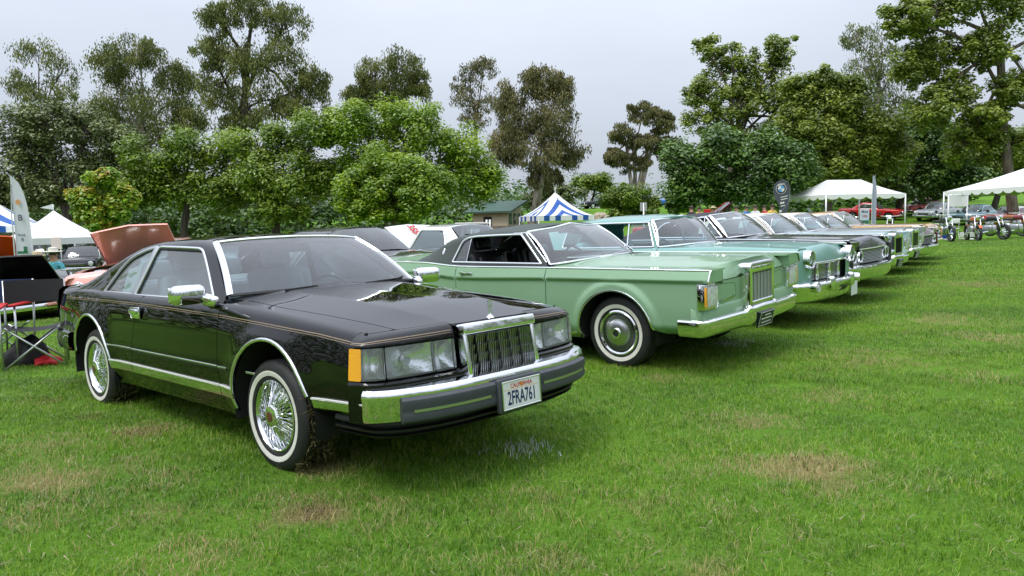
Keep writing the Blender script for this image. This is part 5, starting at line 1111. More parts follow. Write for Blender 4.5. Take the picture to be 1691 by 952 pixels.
TEAL = classic('parked_coupe', (3.091, 9.861, R(40.6), R(.5), .009, .086), 'turquoise rounded coupe with round headlamps and mesh grille beside the pale green one', dict(paint=TEALP, gh=gh_teal, front=front_round, rx=-3.2, hw=.965, zt=crv((-4.4, .93), (-3.2, .975), (-2, .955), (-.85, .975), (0, .985), (.95, .955)), zk=crv((-4.4, .80), (.9, .80)), ins=.93, rs=.10, rk=.05, ledge=.0, fl=.012, crown=.03, xf=.94, hf=.86, hoodtip=True, topline=False, rear=-4.45, wheel='cap', int=mat('teal_trim', (.16, .36, .35), .5), head=False, tipz=.90, glass=GLASS_T))
def on_ground(x, y, deg, dz=0.0):
    a = R(deg); f = (math.cos(a), -math.sin(a)); l = (math.sin(a), math.cos(a)); z = lambda u, v: float(gz(x+f[0]*u+l[0]*v, y+f[1]*u+l[1]*v)); e = 1.2
    return (x, y, a, (z(-1.5, .8)-z(-1.5, -.8))/1.6, (z(0, 0)-z(-3, 0))/3, z(0, 0)+dz)
GREYP = paint('dark_grey_metallic_paint', (.055, .055, .066), .6, .28)
ICEP = paint('ice_blue_paint', (.60, .72, .76), .1, .3, coat=.6); SILVP = paint('silver_paint', (.50, .52, .54), .6, .3, coat=.6); BURGP = paint('burgundy_paint', (.10, .008, .012), .2, .3); TANP = paint('tan_paint', (.62, .38, .16), .05, .3)
CREAM = mat('cream_vinyl', (.66, .60, .50), .6, bump=.3, bscale=200)
GDARK = mat('black_grille', (.035, .036, .040), .3, .6)
gh_conv = dict(wb=.83, wr=crv((-3, .66), (-1.25, .70)), zr=crv((-2.95, .99), (-2.6, 1.12), (-2.2, 1.25), (-1.7, 1.325), (-1.25, 1.345)), zc=crv((-2.95, 1.0), (-2.6, 1.17), (-2.2, 1.31), (-1.7, 1.385), (-1.25, 1.385)),
               A=((-.90, .985), (-1.26, 1.345)), back=-2.35, rb=-2.93, win=[(-2.25, .985), (-.98, .99), (-1.31, 1.315), (-1.75, 1.305), (-2.12, 1.20)], winr=[.03, .01, .02, .1, .1], vent=-1.30, panes=[(-1.30, -.9)], tb=.68, wy=.80)
CONV = classic('parked_convertible', on_ground(4.62, 11.96, 41.0), 'dark grey convertible with paired headlamps, beside the turquoise coupe', dict(paint=GREYP, gh=gh_conv, roof=mat('black_canvas', (.022, .020, .026), .75, bump=.3, bscale=60), front=front_quad, rx=-3.12, hw=.985, rear=-4.35, xf=.92, hf=.84, hoodtip=True, zt=crv((-4.4, .93), (-.85, .965), (.95, .945)), zk=crv((-4.4, .86), (.9, .86)), crown=.045, wheel='cap', step=.06, head=False))
gh_ice = dict(gh_green, panes=[(-2.37, -1.02)], A=((-.935, .945), (-1.325, 1.285)))
ICE = classic('parked_coupe', on_ground(6.12, 14.1, 41.0), 'ice blue coupe with cream roof and black upright grille, fifth in the row', dict(paint=ICEP, roof=CREAM, gh=gh_ice, front=front_shell, gmat=GDARK, step=.06))
SILV = classic('parked_coupe', on_ground(7.60, 16.3, 41.0, -.03), 'silver coupe with a grey upright grille, sixth in the row', dict(paint=SILVP, roof=CREAM, gh=gh_ice, front=front_shell, gmat=DARKCH, step=.08))
BURG = classic('parked_coupe', on_ground(8.95, 18.35, 41.0, -.10), 'burgundy coupe, its nose just showing between the silver and the tan car', dict(paint=BURGP, roof=CREAM, gh=gh_ice, front=front_quad, xf=.92, hf=.84, hoodtip=True, tipz=.90, gmat=DARKCH, step=.09, wheel='cap'))
TAN = classic('parked_coupe', on_ground(10.3, 20.55, 41.0, -.02), 'tan coupe at the far end of the row, dark grille with paired lamps', dict(paint=TANP, gh=gh_ice, front=front_quad, xf=.92, hf=.84, hoodtip=True, tipz=.90, gmat=GDARK, step=.09, wheel='cap'))
# ================================================================== trees
def bark(name, c1, c2, sc=6):
    m, N, Lk = newmat(name); b = bsdf(m); b.inputs['Roughness'].default_value = .85; t = N.new('ShaderNodeTexCoord'); mp_ = N.new('ShaderNodeMapping'); mp_.inputs['Scale'].default_value = (1, 1, .25)
    n = N.new('ShaderNodeTexNoise'); n.inputs['Scale'].default_value = sc; n.inputs['Detail'].default_value = 7; r_ = N.new('ShaderNodeValToRGB'); r_.color_ramp.elements[0].position = .35; r_.color_ramp.elements[0].color = (*c1, 1); r_.color_ramp.elements[1].position = .65; r_.color_ramp.elements[1].color = (*c2, 1)
    Lk.new(t.outputs['Object'], mp_.inputs[0]); Lk.new(mp_.outputs[0], n.inputs['Vector']); Lk.new(n.outputs['Fac'], r_.inputs[0]); Lk.new(r_.outputs[0], b.inputs['Base Color'])
    bp = N.new('ShaderNodeBump'); bp.inputs['Strength'].default_value = .6; bp.inputs['Distance'].default_value = .05; Lk.new(n.outputs['Fac'], bp.inputs['Height']); Lk.new(bp.outputs[0], b.inputs['Normal']); return m
BK_D = bark('dark_bark', (.035, .026, .020), (.095, .075, .058)); BK_G = bark('pale_gum_bark', (.16, .12, .095), (.42, .37, .32), 3); BK_B = bark('brown_bark', (.06, .045, .035), (.17, .13, .10))
LF = dict(
    bright=leafmat('bright_leaf', [(0.0941, 0.167, 0.0101), (0.176, 0.293, 0.0141), (0.27, 0.403, 0.0202), (0.401, 0.504, 0.0322)], .35),
    mid=leafmat('green_leaf', [(0.0739, 0.135, 0.0108), (0.148, 0.243, 0.0162), (0.228, 0.335, 0.0227), (0.336, 0.432, 0.0389)], .32),
    olive=leafmat('olive_leaf', [(0.065, 0.0884, 0.0286), (0.12, 0.156, 0.0468), (0.185, 0.231, 0.0676), (0.26, 0.305, 0.104)], .2),
    gum=leafmat('gum_leaf', [(0.0676, 0.0884, 0.0286), (0.127, 0.159, 0.0468), (0.202, 0.234, 0.065), (0.312, 0.305, 0.104)], .25),
    gumr=leafmat('reddish_gum_leaf', [(0.0743, 0.081, 0.0351), (0.138, 0.14, 0.0567), (0.209, 0.2, 0.081), (0.324, 0.257, 0.121)], .2),
    dark=leafmat('dark_leaf', [(0.0351, 0.0783, 0.0135), (0.0729, 0.149, 0.023), (0.121, 0.223, 0.0338), (0.209, 0.324, 0.054)], .25),
    syc=leafmat('plane_leaf', [(0.0845, 0.13, 0.0182), (0.169, 0.24, 0.0299), (0.273, 0.358, 0.0442), (0.429, 0.481, 0.078)], .38),
    maple=leafmat('young_maple_leaf', [(.09, .22, .014), (.17, .36, .02), (.30, .46, .03), (.48, .48, .04), (.52, .20, .05)], .35),
    purple=leafmat('purple_blossom', [(.22, .17, .45), (.40, .33, .70)], .3))
def leaves(clusters, per, size, asp, droop, flat, rng):
    """clusters: (centre, radius). Leaf-sized quads spread through each; returns V, F, rnd"""
    C = np.array([c for c, _ in clusters]); Rr = np.array([r for _, r in clusters]); n = len(C)*per
    c = np.repeat(C, per, 0); r = np.repeat(Rr, per); d = rng.normal(size=(n, 3)); d /= np.linalg.norm(d, axis=1)[:, None]
    q = d*(rng.uniform(0, 1, n)**.45)[:, None]; q[:, 2] *= flat; pos = c+q*r[:, None]
    if droop: pos[:, 2] -= droop*r*rng.uniform(0, 1, n)**1.5
    # leaf axes
    up = np.stack([rng.normal(0, .55, n), rng.normal(0, .55, n), np.ones(n)], -1)+q*.9; up /= np.linalg.norm(up, axis=1)[:, None]
    a = rng.normal(size=(n, 3)); 
    if droop: a = np.stack([rng.normal(0, .45, n), rng.normal(0, .45, n), -np.ones(n)], -1); up = np.stack([rng.normal(0, 1, n), rng.normal(0, 1, n), rng.normal(0, .4, n)], -1)
    u = a-(a*up).sum(1)[:, None]*up/np.maximum((up*up).sum(1), 1e-9)[:, None]; u /= np.linalg.norm(u, axis=1)[:, None]; v = np.cross(up, u); v /= np.maximum(np.linalg.norm(v, axis=1), 1e-9)[:, None]
    s = size*rng.uniform(.6, 1.3, n)[:, None]; u = u*s; v = v*s*asp
    V = np.stack([pos-u*.5, pos+v*.5-u*.05, pos+u*.5, pos-v*.5-u*.05], 1).reshape(-1, 3); b = np.arange(n)*4; F = np.stack([b, b+1, b+2, b+3], -1)
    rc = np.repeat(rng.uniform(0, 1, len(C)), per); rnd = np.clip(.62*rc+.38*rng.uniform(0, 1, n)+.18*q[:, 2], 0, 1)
    return V, F, np.repeat(rnd, 4)
def leaf_obj(name, V, F, rnd, m, parent):
    me = bpy.data.meshes.new(name); me.vertices.add(len(V)); me.vertices.foreach_set('co', V.astype(np.float32).ravel()); me.loops.add(F.size); me.loops.foreach_set('vertex_index', F.astype(np.int32).ravel())
    me.polygons.add(len(F)); me.polygons.foreach_set('loop_start', np.arange(0, F.size, F.shape[1], dtype=np.int32)); me.polygons.foreach_set('loop_total', np.full(len(F), F.shape[1], np.int32)); me.update(calc_edges=True); me.validate()
    a_ = me.attributes.new('rnd', 'FLOAT', 'POINT'); a_.data.foreach_set('value', rnd.astype(np.float32)); return link(name, me, parent, m)
DENS, LSC = 3.0, 1.0
def tree(name, base_px, D, lobes, label, kind='mid', per=46, lsize=6.5, asp=.5, droop=0, flat=.75, bk=None, tr=.22, ncl=22, cr=.34, seed=1, group=None, lean=0, gy=None, depth=.8, shell=.45, trunks=1, fork=.35, dense=False):
    """lobes: (px, py, rx, ry) as seen in the photo, at distance D; each becomes a ball of leaf clumps on its own limb"""
    rng = np.random.default_rng(seed); k = D/CAM_F; b0 = at(base_px[0], base_px[1], D)
    airy = kind in ('gum', 'gumr', 'syc') or droop > 0
    if airy: cr *= .68; lsize *= .80; ncl = int(ncl*1.25)
    if kind == 'syc' and not dense: lsize *= .85; per = int(per*.85); cr *= .95
    if dense: cr *= 1.25
    if gy is None: b0.z = float(gz(b0.x, b0.y))-.1
    else: b0.z = gy
    root = empty(name, b0, 0, label, 'tree', group); cl = []; tb = MB()
    P = [(at(a, b, D)-b0, c*k, e*k) for a, b, c, e in lobes]; zmin = min(p.z-ry for p, rx, ry in P); zmax = max(p.z+ry for p, rx, ry in P); cen = sum((p for p, _, _ in P), Vector())/len(P)
    stems = []
    for i in range(trunks):
        o = Vector((rng.uniform(-.4, .4), rng.uniform(-.4, .4), 0))*(trunks > 1); top = Vector((cen.x*.6+lean+(rng.uniform(-2, 2) if trunks > 1 else 0), rng.uniform(-.5, .5), zmin+(zmax-zmin)*fork)); mid_ = o.lerp(top, .5)+Vector((rng.uniform(-.25, .25), rng.uniform(-.2, .2), 0))
        tb.tube([o+Vector((0, 0, -.3)), o+(mid_-o)*.15, mid_, top], [tr*1.35, tr, tr*.8, tr*.62], 9); stems.append((o, mid_, top))
    for li, (p, rx, ry) in enumerate(P):
        dy = rng.uniform(-.5, .5)*rx*depth; p = p+Vector((0, dy, 0)); o, mid_, top = stems[li % trunks]
        s0 = mid_.lerp(top, rng.uniform(.2, 1)) if p.z > mid_.z else mid_; j = s0.lerp(p, .5)+Vector((rng.uniform(-.3, .3), rng.uniform(-.3, .3), rng.uniform(0, .12)*(p-s0).length))
        tb.tube([s0, j, p, p+Vector((rng.uniform(-.3, .3)*rx, 0, ry*.5))], [tr*.45, tr*.3, tr*.17, tr*.06], 6, False)
        nc = max(4, int(ncl*rng.uniform(.85, 1.15)))
        for _ in range(nc):
            d = rng.normal(size=3); d /= np.linalg.norm(d); q = d*(shell+(1-shell)*rng.uniform(0, 1))*rng.uniform(.8, 1.08)
            c = Vector((p.x+q[0]*rx, p.y+q[1]*rx*depth, p.z+q[2]*ry)); cl.append((np.array(c), 1.42*cr*min(rx, ry*1.2)*rng.uniform(.6, 1.25)))
            if rng.uniform() < .6: tb.tube([p.lerp(j, rng.uniform(0, .5)), (p+c)/2+Vector((0, 0, rng.uniform(0, .1)*ry)), c], [tr*.11, tr*.075, tr*.035], 5, False)
    tb.build('trunk', bk or BK_B, root)
    V, F, r_ = leaves(cl, int(per*DENS), lsize*k*LSC, asp, droop, flat, rng); tag(leaf_obj('crown', V, F, r_, LF[kind], root), kind='stuff')
    return root
GE = 'tall gum trees behind the park'; GP = 'leafy park trees in the left background'; GR = 'trees on the right bank'
# --- left
tree('gum_tree', (85, 380), 78, [(60, 90, 38, 32), (95, 120, 32, 45), (35, 135, 28, 25), (110, 165, 30, 28), (65, 165, 34, 25)], 'thin grey gum tree at the far left, its sparse crown against the sky', 'gum', 26, 6.5, .32, .9, .8, BK_D, .22, 15, .42, 2, GE, fork=.3)
tree('gum_tree', (236, 380), 72, [(180, 100, 42, 35), (235, 85, 40, 32), (285, 125, 38, 34), (200, 160, 55, 40), (262, 180, 62, 45), (310, 200, 34, 36), (170, 200, 38, 34), (235, 225, 55, 30)], 'broad olive gum tree with drooping leaves, second from the left', 'gum', 46, 6.5, .32, 1.0, .8, BK_G, .3, 24, .42, 3, GE)
tree('gum_tree', (400, 385), 66, [(365, 35, 32, 30), (420, 10, 45, 32), (470, 40, 42, 38), (345, 85, 30, 30), (395, 95, 50, 36), (460, 105, 58, 42), (510, 135, 34, 34), (360, 150, 40, 32), (430, 165, 60, 36), (500, 180, 36, 26), (390, 200, 40, 24)], 'tallest gum tree, dark trunk showing through its open crown, left of centre', 'gum', 48, 6.5, .34, .9, .75, BK_D, .42, 22, .40, 4, GE, fork=.62)
tree('gum_tree', (640, 385), 74, [(620, 125, 38, 30), (665, 112, 42, 32), (595, 155, 30, 22), (690, 140, 26, 28), (645, 160, 48, 30)], 'olive gum tree rising behind the green trees, left of centre', 'gum', 46, 6.2, .32, .8, .8, BK_B, .3, 24, .42, 5, GE)
tree('gum_tree', (790, 380), 76, [(775, 120, 24, 24), (800, 112, 24, 20), (765, 155, 28, 28), (800, 165, 30, 30), (780, 195, 30, 22)], 'wispy half-bare gum tree left of the tall white-trunked one', 'gumr', 20, 6, .3, .7, .8, BK_B, .2, 15, .4, 6, GE)
tree('gum_tree', (880, 372), 60, [(845, 165, 30, 30), (890, 135, 30, 28), (925, 140, 22, 28), (860, 205, 45, 34), (915, 195, 42, 38), (885, 250, 52, 34), (935, 245, 30, 32), (835, 240, 32, 32), (900, 290, 40, 20)], 'dense brownish gum tree with pale slanting trunks, behind the striped tent', 'gumr', 52, 6.2, .34, .9, .8, BK_G, .22, 25, .42, 7, GE, trunks=3, fork=.3)
tree('gum_tree', (1050, 345), 92, [(1060, 185, 30, 20), (1092, 205, 26, 20), (1030, 222, 26, 20), (1070, 235, 34, 20), (1105, 245, 26, 26), (1015, 258, 22, 16), (1050, 270, 30, 16)], 'umbrella-shaped reddish gum tree with bare white trunks, right of centre', 'gumr', 48, 5.6, .36, .6, .55, BK_G, .3, 24, .40, 8, GE, trunks=4, fork=.42)
tree('oak_tree', (118, 392), 46, [(20, 215, 60, 36), (85, 205, 60, 34), (150, 215, 60, 36), (200, 245, 40, 40), (35, 270, 60, 42), (110, 265, 62, 44), (175, 290, 46, 36), (10, 320, 45, 30), (-40, 250, 50, 60), (70, 320, 44, 26)], 'wide grey-green oak at the left edge with dark forked limbs', 'olive', 60, 6.2, .5, 0, .8, BK_D, .30, 26, .36, 9, GP, fork=.25)
tree('park_tree', (300, 392), 44, [(255, 265, 48, 36), (315, 250, 52, 36), (375, 255, 50, 38), (240, 310, 44, 34), (300, 310, 52, 38), (360, 315, 50, 36), (410, 300, 40, 40)], 'mid-green leafy tree behind the black coupe roof', 'mid', 64, 6, .5, 0, .8, BK_D, .26, 26, .36, 10, GP)
tree('park_tree', (455, 392), 42, [(420, 240, 52, 38), (480, 220, 55, 40), (540, 215, 48, 36), (430, 300, 50, 42), (490, 290, 55, 44), (540, 290, 46, 44), (465, 345, 50, 24)], 'bright green spreading tree with pale twigs, centre left', 'mid', 66, 6.2, .5, 0, .8, BK_D, .28, 26, .36, 11, GP)
tree('park_tree', (665, 392), 41, [(585, 205, 55, 38), (645, 200, 58, 38), (705, 215, 55, 40), (760, 250, 46, 42), (790, 295, 42, 40), (735, 310, 52, 40), (600, 270, 50, 42), (670, 270, 55, 44)], 'largest bright green tree in the middle, crown reaching over its neighbours', 'bright', 66, 6, .5, 0, .8, BK_B, .30, 26, .36, 12, GP)
tree('park_tree', (655, 400), 31, [(625, 270, 46, 28), (680, 285, 46, 34), (590, 310, 42, 30), (640, 320, 52, 32), (700, 325, 44, 34), (725, 300, 28, 24), (655, 350, 60, 20), (600, 345, 40, 18)], 'small light green tree in front of the taller ones, centre', 'bright', 70, 6.2, .5, 0, .8, BK_B, .13, 24, .38, 13, GP)
tree('maple_tree', (170, 412), 24, [(170, 300, 26, 20), (145, 325, 22, 20), (195, 325, 24, 22), (165, 345, 36, 22), (140, 352, 20, 14), (200, 352, 20, 14), (175, 372, 28, 10)], 'young maple with yellow, green and orange leaves beside the white tents', 'maple', 52, 7.5, .6, 0, .8, BK_B, .06, 17, .40, 14)
# --- centre far
tree('round_tree', (981, 331), 92, [(965, 305, 20, 16), (985, 300, 20, 16), (1000, 312, 18, 14)], 'small round tree standing on the far grass slope', 'mid', 50, 4.6, .5, 0, .8, BK_D, .18, 18, .4, 15)
tree('jacaranda_tree', (966, 325), 105, [(967, 296, 10, 8)], 'jacaranda with a patch of purple blossom behind the round tree', 'purple', 30, 4, .5, 0, .8, BK_D, .15, 10, .5, 16)
tree('shrub', (1040, 365), 62, [(1010, 330, 22, 18), (1040, 325, 28, 20), (1070, 335, 22, 20), (1025, 352, 30, 14), (1060, 355, 26, 12)], 'wide dark green shrub behind the turquoise roof', 'mid', 60, 5, .5, 0, .8, BK_D, .1, 20, .4, 17)
tree('shrub', (915, 350), 78, [(905, 318, 26, 12), (940, 318, 26, 14), (880, 330, 22, 12)], 'olive shrub behind the striped tent', 'olive', 50, 4.6, .5, 0, .8, BK_D, .1, 18, .4, 18)
# --- right
tree('plane_tree', (1200, 372), 58, [(1170, 85, 36, 28), (1215, 95, 36, 30), (1185, 135, 46, 34), (1285, 85, 32, 28), (1260, 125, 44, 34), (1210, 180, 60, 36), (1160, 200, 40, 34), (1290, 165, 40, 36), (1245, 215, 60, 36), (1315, 205, 45, 40), (1150, 160, 30, 26), (1235, 150, 40, 30), (1330, 245, 50, 40)], 'tall airy plane tree with two-horned crown against the sky, right of centre', 'syc', 34, 7, .75, 0, .8, BK_B, .3, 22, .36, 19, GR, fork=.45)
tree('plane_tree', (1195, 368), 47, [(1130, 265, 42, 36), (1190, 250, 55, 36), (1255, 250, 56, 38), (1140, 310, 44, 30), (1205, 305, 58, 32), (1275, 300, 52, 34), (1120, 330, 26, 18), (1315, 270, 40, 38)], 'dark low-spreading tree shading the people right of centre', 'dark', 66, 6.4, .6, 0, .8, BK_D, .26, 28, .36, 20, GR)
tree('plane_tree', (1370, 368), 54, [(1335, 170, 36, 30), (1380, 180, 44, 36), (1345, 225, 52, 38), (1410, 235, 48, 38), (1355, 280, 52, 34), (1425, 285, 48, 34), (1310, 215, 36, 40), (1325, 150, 34, 26), (1395, 150, 32, 28), (1445, 205, 42, 40), (1475, 245, 45, 40), (1400, 205, 46, 36), (1365, 140, 30, 26)], 'dense yellowish green tree behind the white canopy', 'syc', 60, 6.4, .65, 0, .8, BK_B, .28, 26, .36, 21, GR, dense=True)
tree('gum_tree', (1445, 368), 64, [(1415, 60, 22, 28), (1450, 75, 34, 34), (1420, 115, 36, 30), (1465, 125, 38, 36), (1435, 165, 40, 32), (1480, 180, 34, 34)], 'thin greyish gum tree between the two big plane trees on the right', 'olive', 24, 6, .32, .7, .8, BK_G, .22, 17, .42, 22, GR, fork=.5)
tree('plane_tree', (1676, 372), 50, [(1670, 235, 40, 30), (1640, 215, 36, 28), (1488, 35, 40, 38), (1505, 105, 42, 38), (1535, 185, 45, 40), (1600, 240, 50, 36), (1530, 25, 48, 36), (1600, -5, 60, 45), (1680, 0, 55, 45), (1545, 85, 50, 40), (1615, 80, 48, 40), (1570, 145, 50, 38), (1650, 160, 36, 32), (1610, 195, 46, 26), (1740, 60, 55, 60), (1705, 130, 30, 40), (1730, 210, 40, 50)], 'big plane tree filling the upper right corner, thick trunk at the edge', 'syc', 54, 7.4, .8, 0, .8, BK_B, .34, 26, .38, 23, GR, fork=.7)
tree('plane_tree', (1480, 350), 62, [(1450, 240, 46, 36), (1510, 225, 52, 40), (1560, 235, 44, 40), (1460, 300, 50, 34), (1525, 290, 55, 36), (1585, 285, 44, 34)], 'dark leafy tree between the two white canopies', 'dark', 60, 5.8, .65, 0, .8, BK_D, .28, 26, .36, 24, GR)
tree('plane_tree', (1640, 330), 66, [(1620, 250, 44, 30), (1675, 245, 50, 34), (1610, 285, 44, 26), (1680, 285, 50, 28), (1740, 265, 50, 50)], 'olive green tree above the right canopy', 'syc', 60, 5.6, .6, 0, .8, BK_D, .28, 26, .36, 25, GR, dense=True)
# --- the wood closing the view
def woodland():
    rng = np.random.default_rng(77); cl = []
    for px in np.arange(-300, 2000, 15):
        for row, (D, top, bot, x0, x1) in enumerate(((118, 300, 345, -400, 2100), (108, 312, 352, -400, 2100), (92, 318, 368, -400, 890), (74, 300, 372, -400, 560), (66, 322, 392, 240, 860), (60, 345, 396, -400, 420), (92, 300, 345, 1095, 2100), (76, 268, 338, 1120, 1620), (70, 300, 345, 1230, 1560))):
            if not x0 < px < x1: continue
            t = top+rng.uniform(-12, 10)+(14 if 930 < px < 1090 else 0)
            for y in np.arange(t, bot, 13): c = at(px+rng.uniform(-9, 9), y+rng.uniform(-6, 6), D+rng.uniform(-3, 3)); cl.append((np.array(c), rng.uniform(.011, .019)*D))
    V, F, r_ = leaves(cl, 34, .46, .6, 0, .85, rng); o = leaf_obj('woodland', V, F, r_*.75, LF['dark'], None); tag(o, 'dense dark wood closing the view behind the park trees', 'woodland', kind='stuff')
    # the other side of the park, behind the viewer: seen only mirrored in paint and chrome
    cl = []
    for a in np.arange(R(129), R(412), .032):
        Rr = 34+rng.uniform(-4, 5); hh = 8.5+3.5*math.sin(a*7)+rng.uniform(-1.5, 2)
        for z in np.arange(1.0, hh, 1.25): cl.append((np.array((math.cos(a)*Rr+rng.uniform(-1, 1)-2, math.sin(a)*Rr*.9-2, z)), rng.uniform(1.2, 2.0)))
    V, F, r_ = leaves(cl, 34, .62, .6, 0, .9, rng); tag(leaf_obj('woodland', V, F, r_*.75, LF['mid'], None), 'belt of park trees on the near side, mirrored in the paint and chrome', 'woodland', kind='stuff')
woodland()
# ================================================================== other cars, tents, people and the rest
def own(o, m):                               # a copy keeps its mesh but wears its own paint
    o.material_slots[0].link = 'OBJECT'; o.material_slots[0].material = m
def plain_car(name, pose, label, col, group=None, roofcol=None, hood=0, conv=False, L=(.95, -3.75), hw=.86, z=(.80, .86, 1.36), rx=-2.65, wr=.31, metal=.1, hoodmat=None, glass=True, low=0, hoodlen=(-.62, .80)):
    """A car seen from afar: body, hood, deck, roof with window openings, glass, bumpers, lamps, wheels"""
    car = place_car(name, pose, label, 'car', group); key = 'paint_%g_%g_%g' % tuple(col)
    P = MATS[key] if key in MATS else paint(key, col, metal, .3); xf, xr = L; zs, zh, zr_ = z; Rf = P
    if roofcol is not None: k2 = 'roof_%g_%g_%g' % tuple(roofcol); Rf = MATS[k2] if k2 in MATS else mat(k2, roofcol, .4, coat=.3)
    tp = crv((xr, .90), (xr+.5, .97), (-2.2, 1), (.2, 1), (xf-.2, .97), (xf, .90)); AF = (0, wr, wr+.06); AR = (rx, wr, wr+.06)
    zt = crv((xr, zs+.02), (-2.2, zh), (-.7, zh), (.3, zh-.02), (xf, zs-.04))
    body = Loft([(crv(hw-.10), crv((xr, .34), (rx+.5, .20), (-.5, .20), (xf, .32))), (crv(hw-.02), crv(.36)), (crv(hw), crv(.58)), (crv(hw-.05), zt), (crv(.55), lambda x: zt(x)+.03), (crv(0), lambda x: zt(x)+.05)], [0, .05, .15, .07, .15, 0], 3, tp, flare([AF, AR], .015, .08))
    yh = .66
    ol = [(xr+.02, .36), (rx-.42, .33)]+arch(*AR, .24, .24)+[(rx+.44, .21), (-.44, .21)]+arch(*AF, .24, .26)+[(.46, .32), (xf-.02, .34)]+[(x, float(body.qy(x, yh)[0])) for x in lin(xf-.03, xr+.02, 30)]
    patch('body_side', ol, body.fn, P, car, step=.09, vstep=.06)
    h0, h1 = hoodlen
    n0 = len(COL.objects)
    hp = patch('hood', [(h1, -yh+.01), (h1+.06, 0), (h1, yh-.01), (h0, yh-.01), (h0, -yh+.01)], body.top, hoodmat or P, car, out=(0, 0, 1), step=.10, mirror=False, flange=.03)[0]
    if hood:
        T = Matrix.Translation((h0, 0, zh+.03)) @ Matrix.Rotation(R(-hood), 4, 'Y') @ Matrix.Translation((-h0, 0, -zh-.03)); hp.data.transform(T)
        MB().box((h0+.65, 0, zs-.12), (1.2, 1.2, .10)).build('engine_bay', UNDER, car); eb = MB()
        for q in range(7): eb.rbox((h0+.3+.17*q % .9, -.45+.31*(q % 4), zs-.03), (.22, .2, .12+.02*(q % 3)), .03, 2)
        tag(eb.build('engine', BRUSH, car), kind='stuff')
    else: MB().box((.1, 0, .5), (1.3, 1.1, .5)).build('engine_bay', UNDER, car)
    patch('cowl', [(h0-.01, -yh), (h0-.01, yh), (h0-.28, yh), (h0-.28, -yh)], body.top, P, car, out=(0, 0, 1), step=.12, mirror=False)
    patch('trunk_lid', [(-2.45, -yh), (-2.45, yh), (xr+.04, yh), (xr+.04, -yh)], body.top, P, car, out=(0, 0, 1), step=.12, mirror=False)
    for nm, x, sg in (('nose_panel', xf, 1), ('tail_panel', xr, -1)):
        Gm = plansweep(pcurve([(x, 0), (x-.01*sg, .5), (x-.05*sg, .70), (x-.14*sg, hw*.93)]), [(-.08*sg, .30), (0, .36), (.02*sg, .55), (0, zs-.04), (-.08*sg, zs+.01), (-.16*sg, zs+.03)], 16); MB().add(*gridmesh(Gm), True).build(nm, P, car, 60)
        Gm = plansweep(pcurve([(x+.10*sg, 0), (x+.09*sg, .5), (x+.03*sg, .78), (x-.16*sg, hw+.01)]), [(-.05*sg, .50), (0, .49), (.015*sg, .44), (0, .39), (-.05*sg, .38)], 16); MB().add(*gridmesh(Gm), True).build('bumper', CHROME, car, 60)
    MB().rbox((xf+.015, 0, .60), (.05, .80, .13), .02, 2).build('grille', DARKCH, car)
    for sd in (1, -1):
        M = frame(Vector((xf-.01, sd*.60, .64)), (0, 1, 0), (0, 0, 1)); hl_ = MB().lathe([(.10, -.05), (.10, .02), (.085, .03), (.08, .02)], 20, M).build('headlamp', CHROME, car); MB().lathe([(.08, .02), (.05, .035), (0, .04)], 16, M).build('lens', LENS, hl_)
        MB().rbox((xr-.01, sd*.62, .62), (.05, .22, .12), .02, 2).build('tail_lamp', REDLENS, car)
        for x in (0, rx): wheel(car, x, sd*(hw-.12), wr-.01, sd, wr, .19, 'cap', 0, None, .19)
    for a in (AF, AR): wheelhouse(car, a[0], a[1], a[2]+.01, .5, hw-.03)
    MB().box((-1.4, 0, .30), (3.9, 1.0, .14)).box((rx/2, 0, .27), (1.6, 1.5, .10)).box((-1.5, 0, .5), (2.2, 1.35, .30)).build('underbody', UNDER, car)
    x0 = h0-.10
    if conv:
        ruled_glass('windshield', [(x0+.12, 0, zh+.06), (x0+.08, .4, zh+.05), (x0-.05, .66, zh+.02)], [(x0-.22, 0, zr_-.06), (x0-.26, .35, zr_-.07), (x0-.36, .56, zr_-.09)], (.02, .02), GLASS_T, car, 10, 5)
        for y in (.36, -.36): seat(car, -1.75, y, .50, .52, BLKVIN, False)
        return car
    gh = Loft([(crv(hw-.12), crv(zh-.02)), (crv((-3, .55), (-1.4, .60)), crv((-2.75, zh+.06), (-2.4, zr_-.22), (-2.05, zr_-.06), (-1.2, zr_-.05), (-.6, zr_-.07))), (crv(.3), crv((-2.75, zh+.08), (-2.4, zr_-.18), (-2.05, zr_-.01), (-1.3, zr_), (-.6, zr_-.02))), (crv(0), crv((-2.75, zh+.09), (-2.4, zr_-.17), (-2.05, zr_), (-1.3, zr_+.012), (-.6, zr_)))], [0, .09, .1, 0], 1)
    xa = x0-.38; qt = lambda x, y: float(gh.qy(x, y)[0]); zb = zh+.01
    wn_ = rounded([(-2.30, zb+.02), (x0-.12, zb+.03), (xa-.06, zr_-.10), (-2.02, zr_-.105)], [.05, .02, .04, .10])
    ol = [(x0+.0, zb)]+[(x0+(xa-x0)*t, zb+(zr_-.06-zb)*t) for t in lin(0, 1, 6)]+[(xa+.05*(1-(y/.6)**2), qt(xa, y)) for y in lin(.5, 0, 6)]+[(x, qt(x, 0)) for x in lin(xa, -2.1, 10)]+[(-2.12, qt(-2.12, .48)), (-2.7, qt(-2.7, .50)), (-2.74, zb)]
    patch('roof_shell', ol, gh.fn, Rf, car, holes=[wn_], step=.09, vstep=.06, flange=.02, out=(0, 1, .4))
    patch('side_window', wn_, gh.fn, GLASS_T, car, step=.15, flange=0, off=-.01); trim('window_trim', wn_, gh.fn, CHROME, car, half(.022, .008), True, .12)
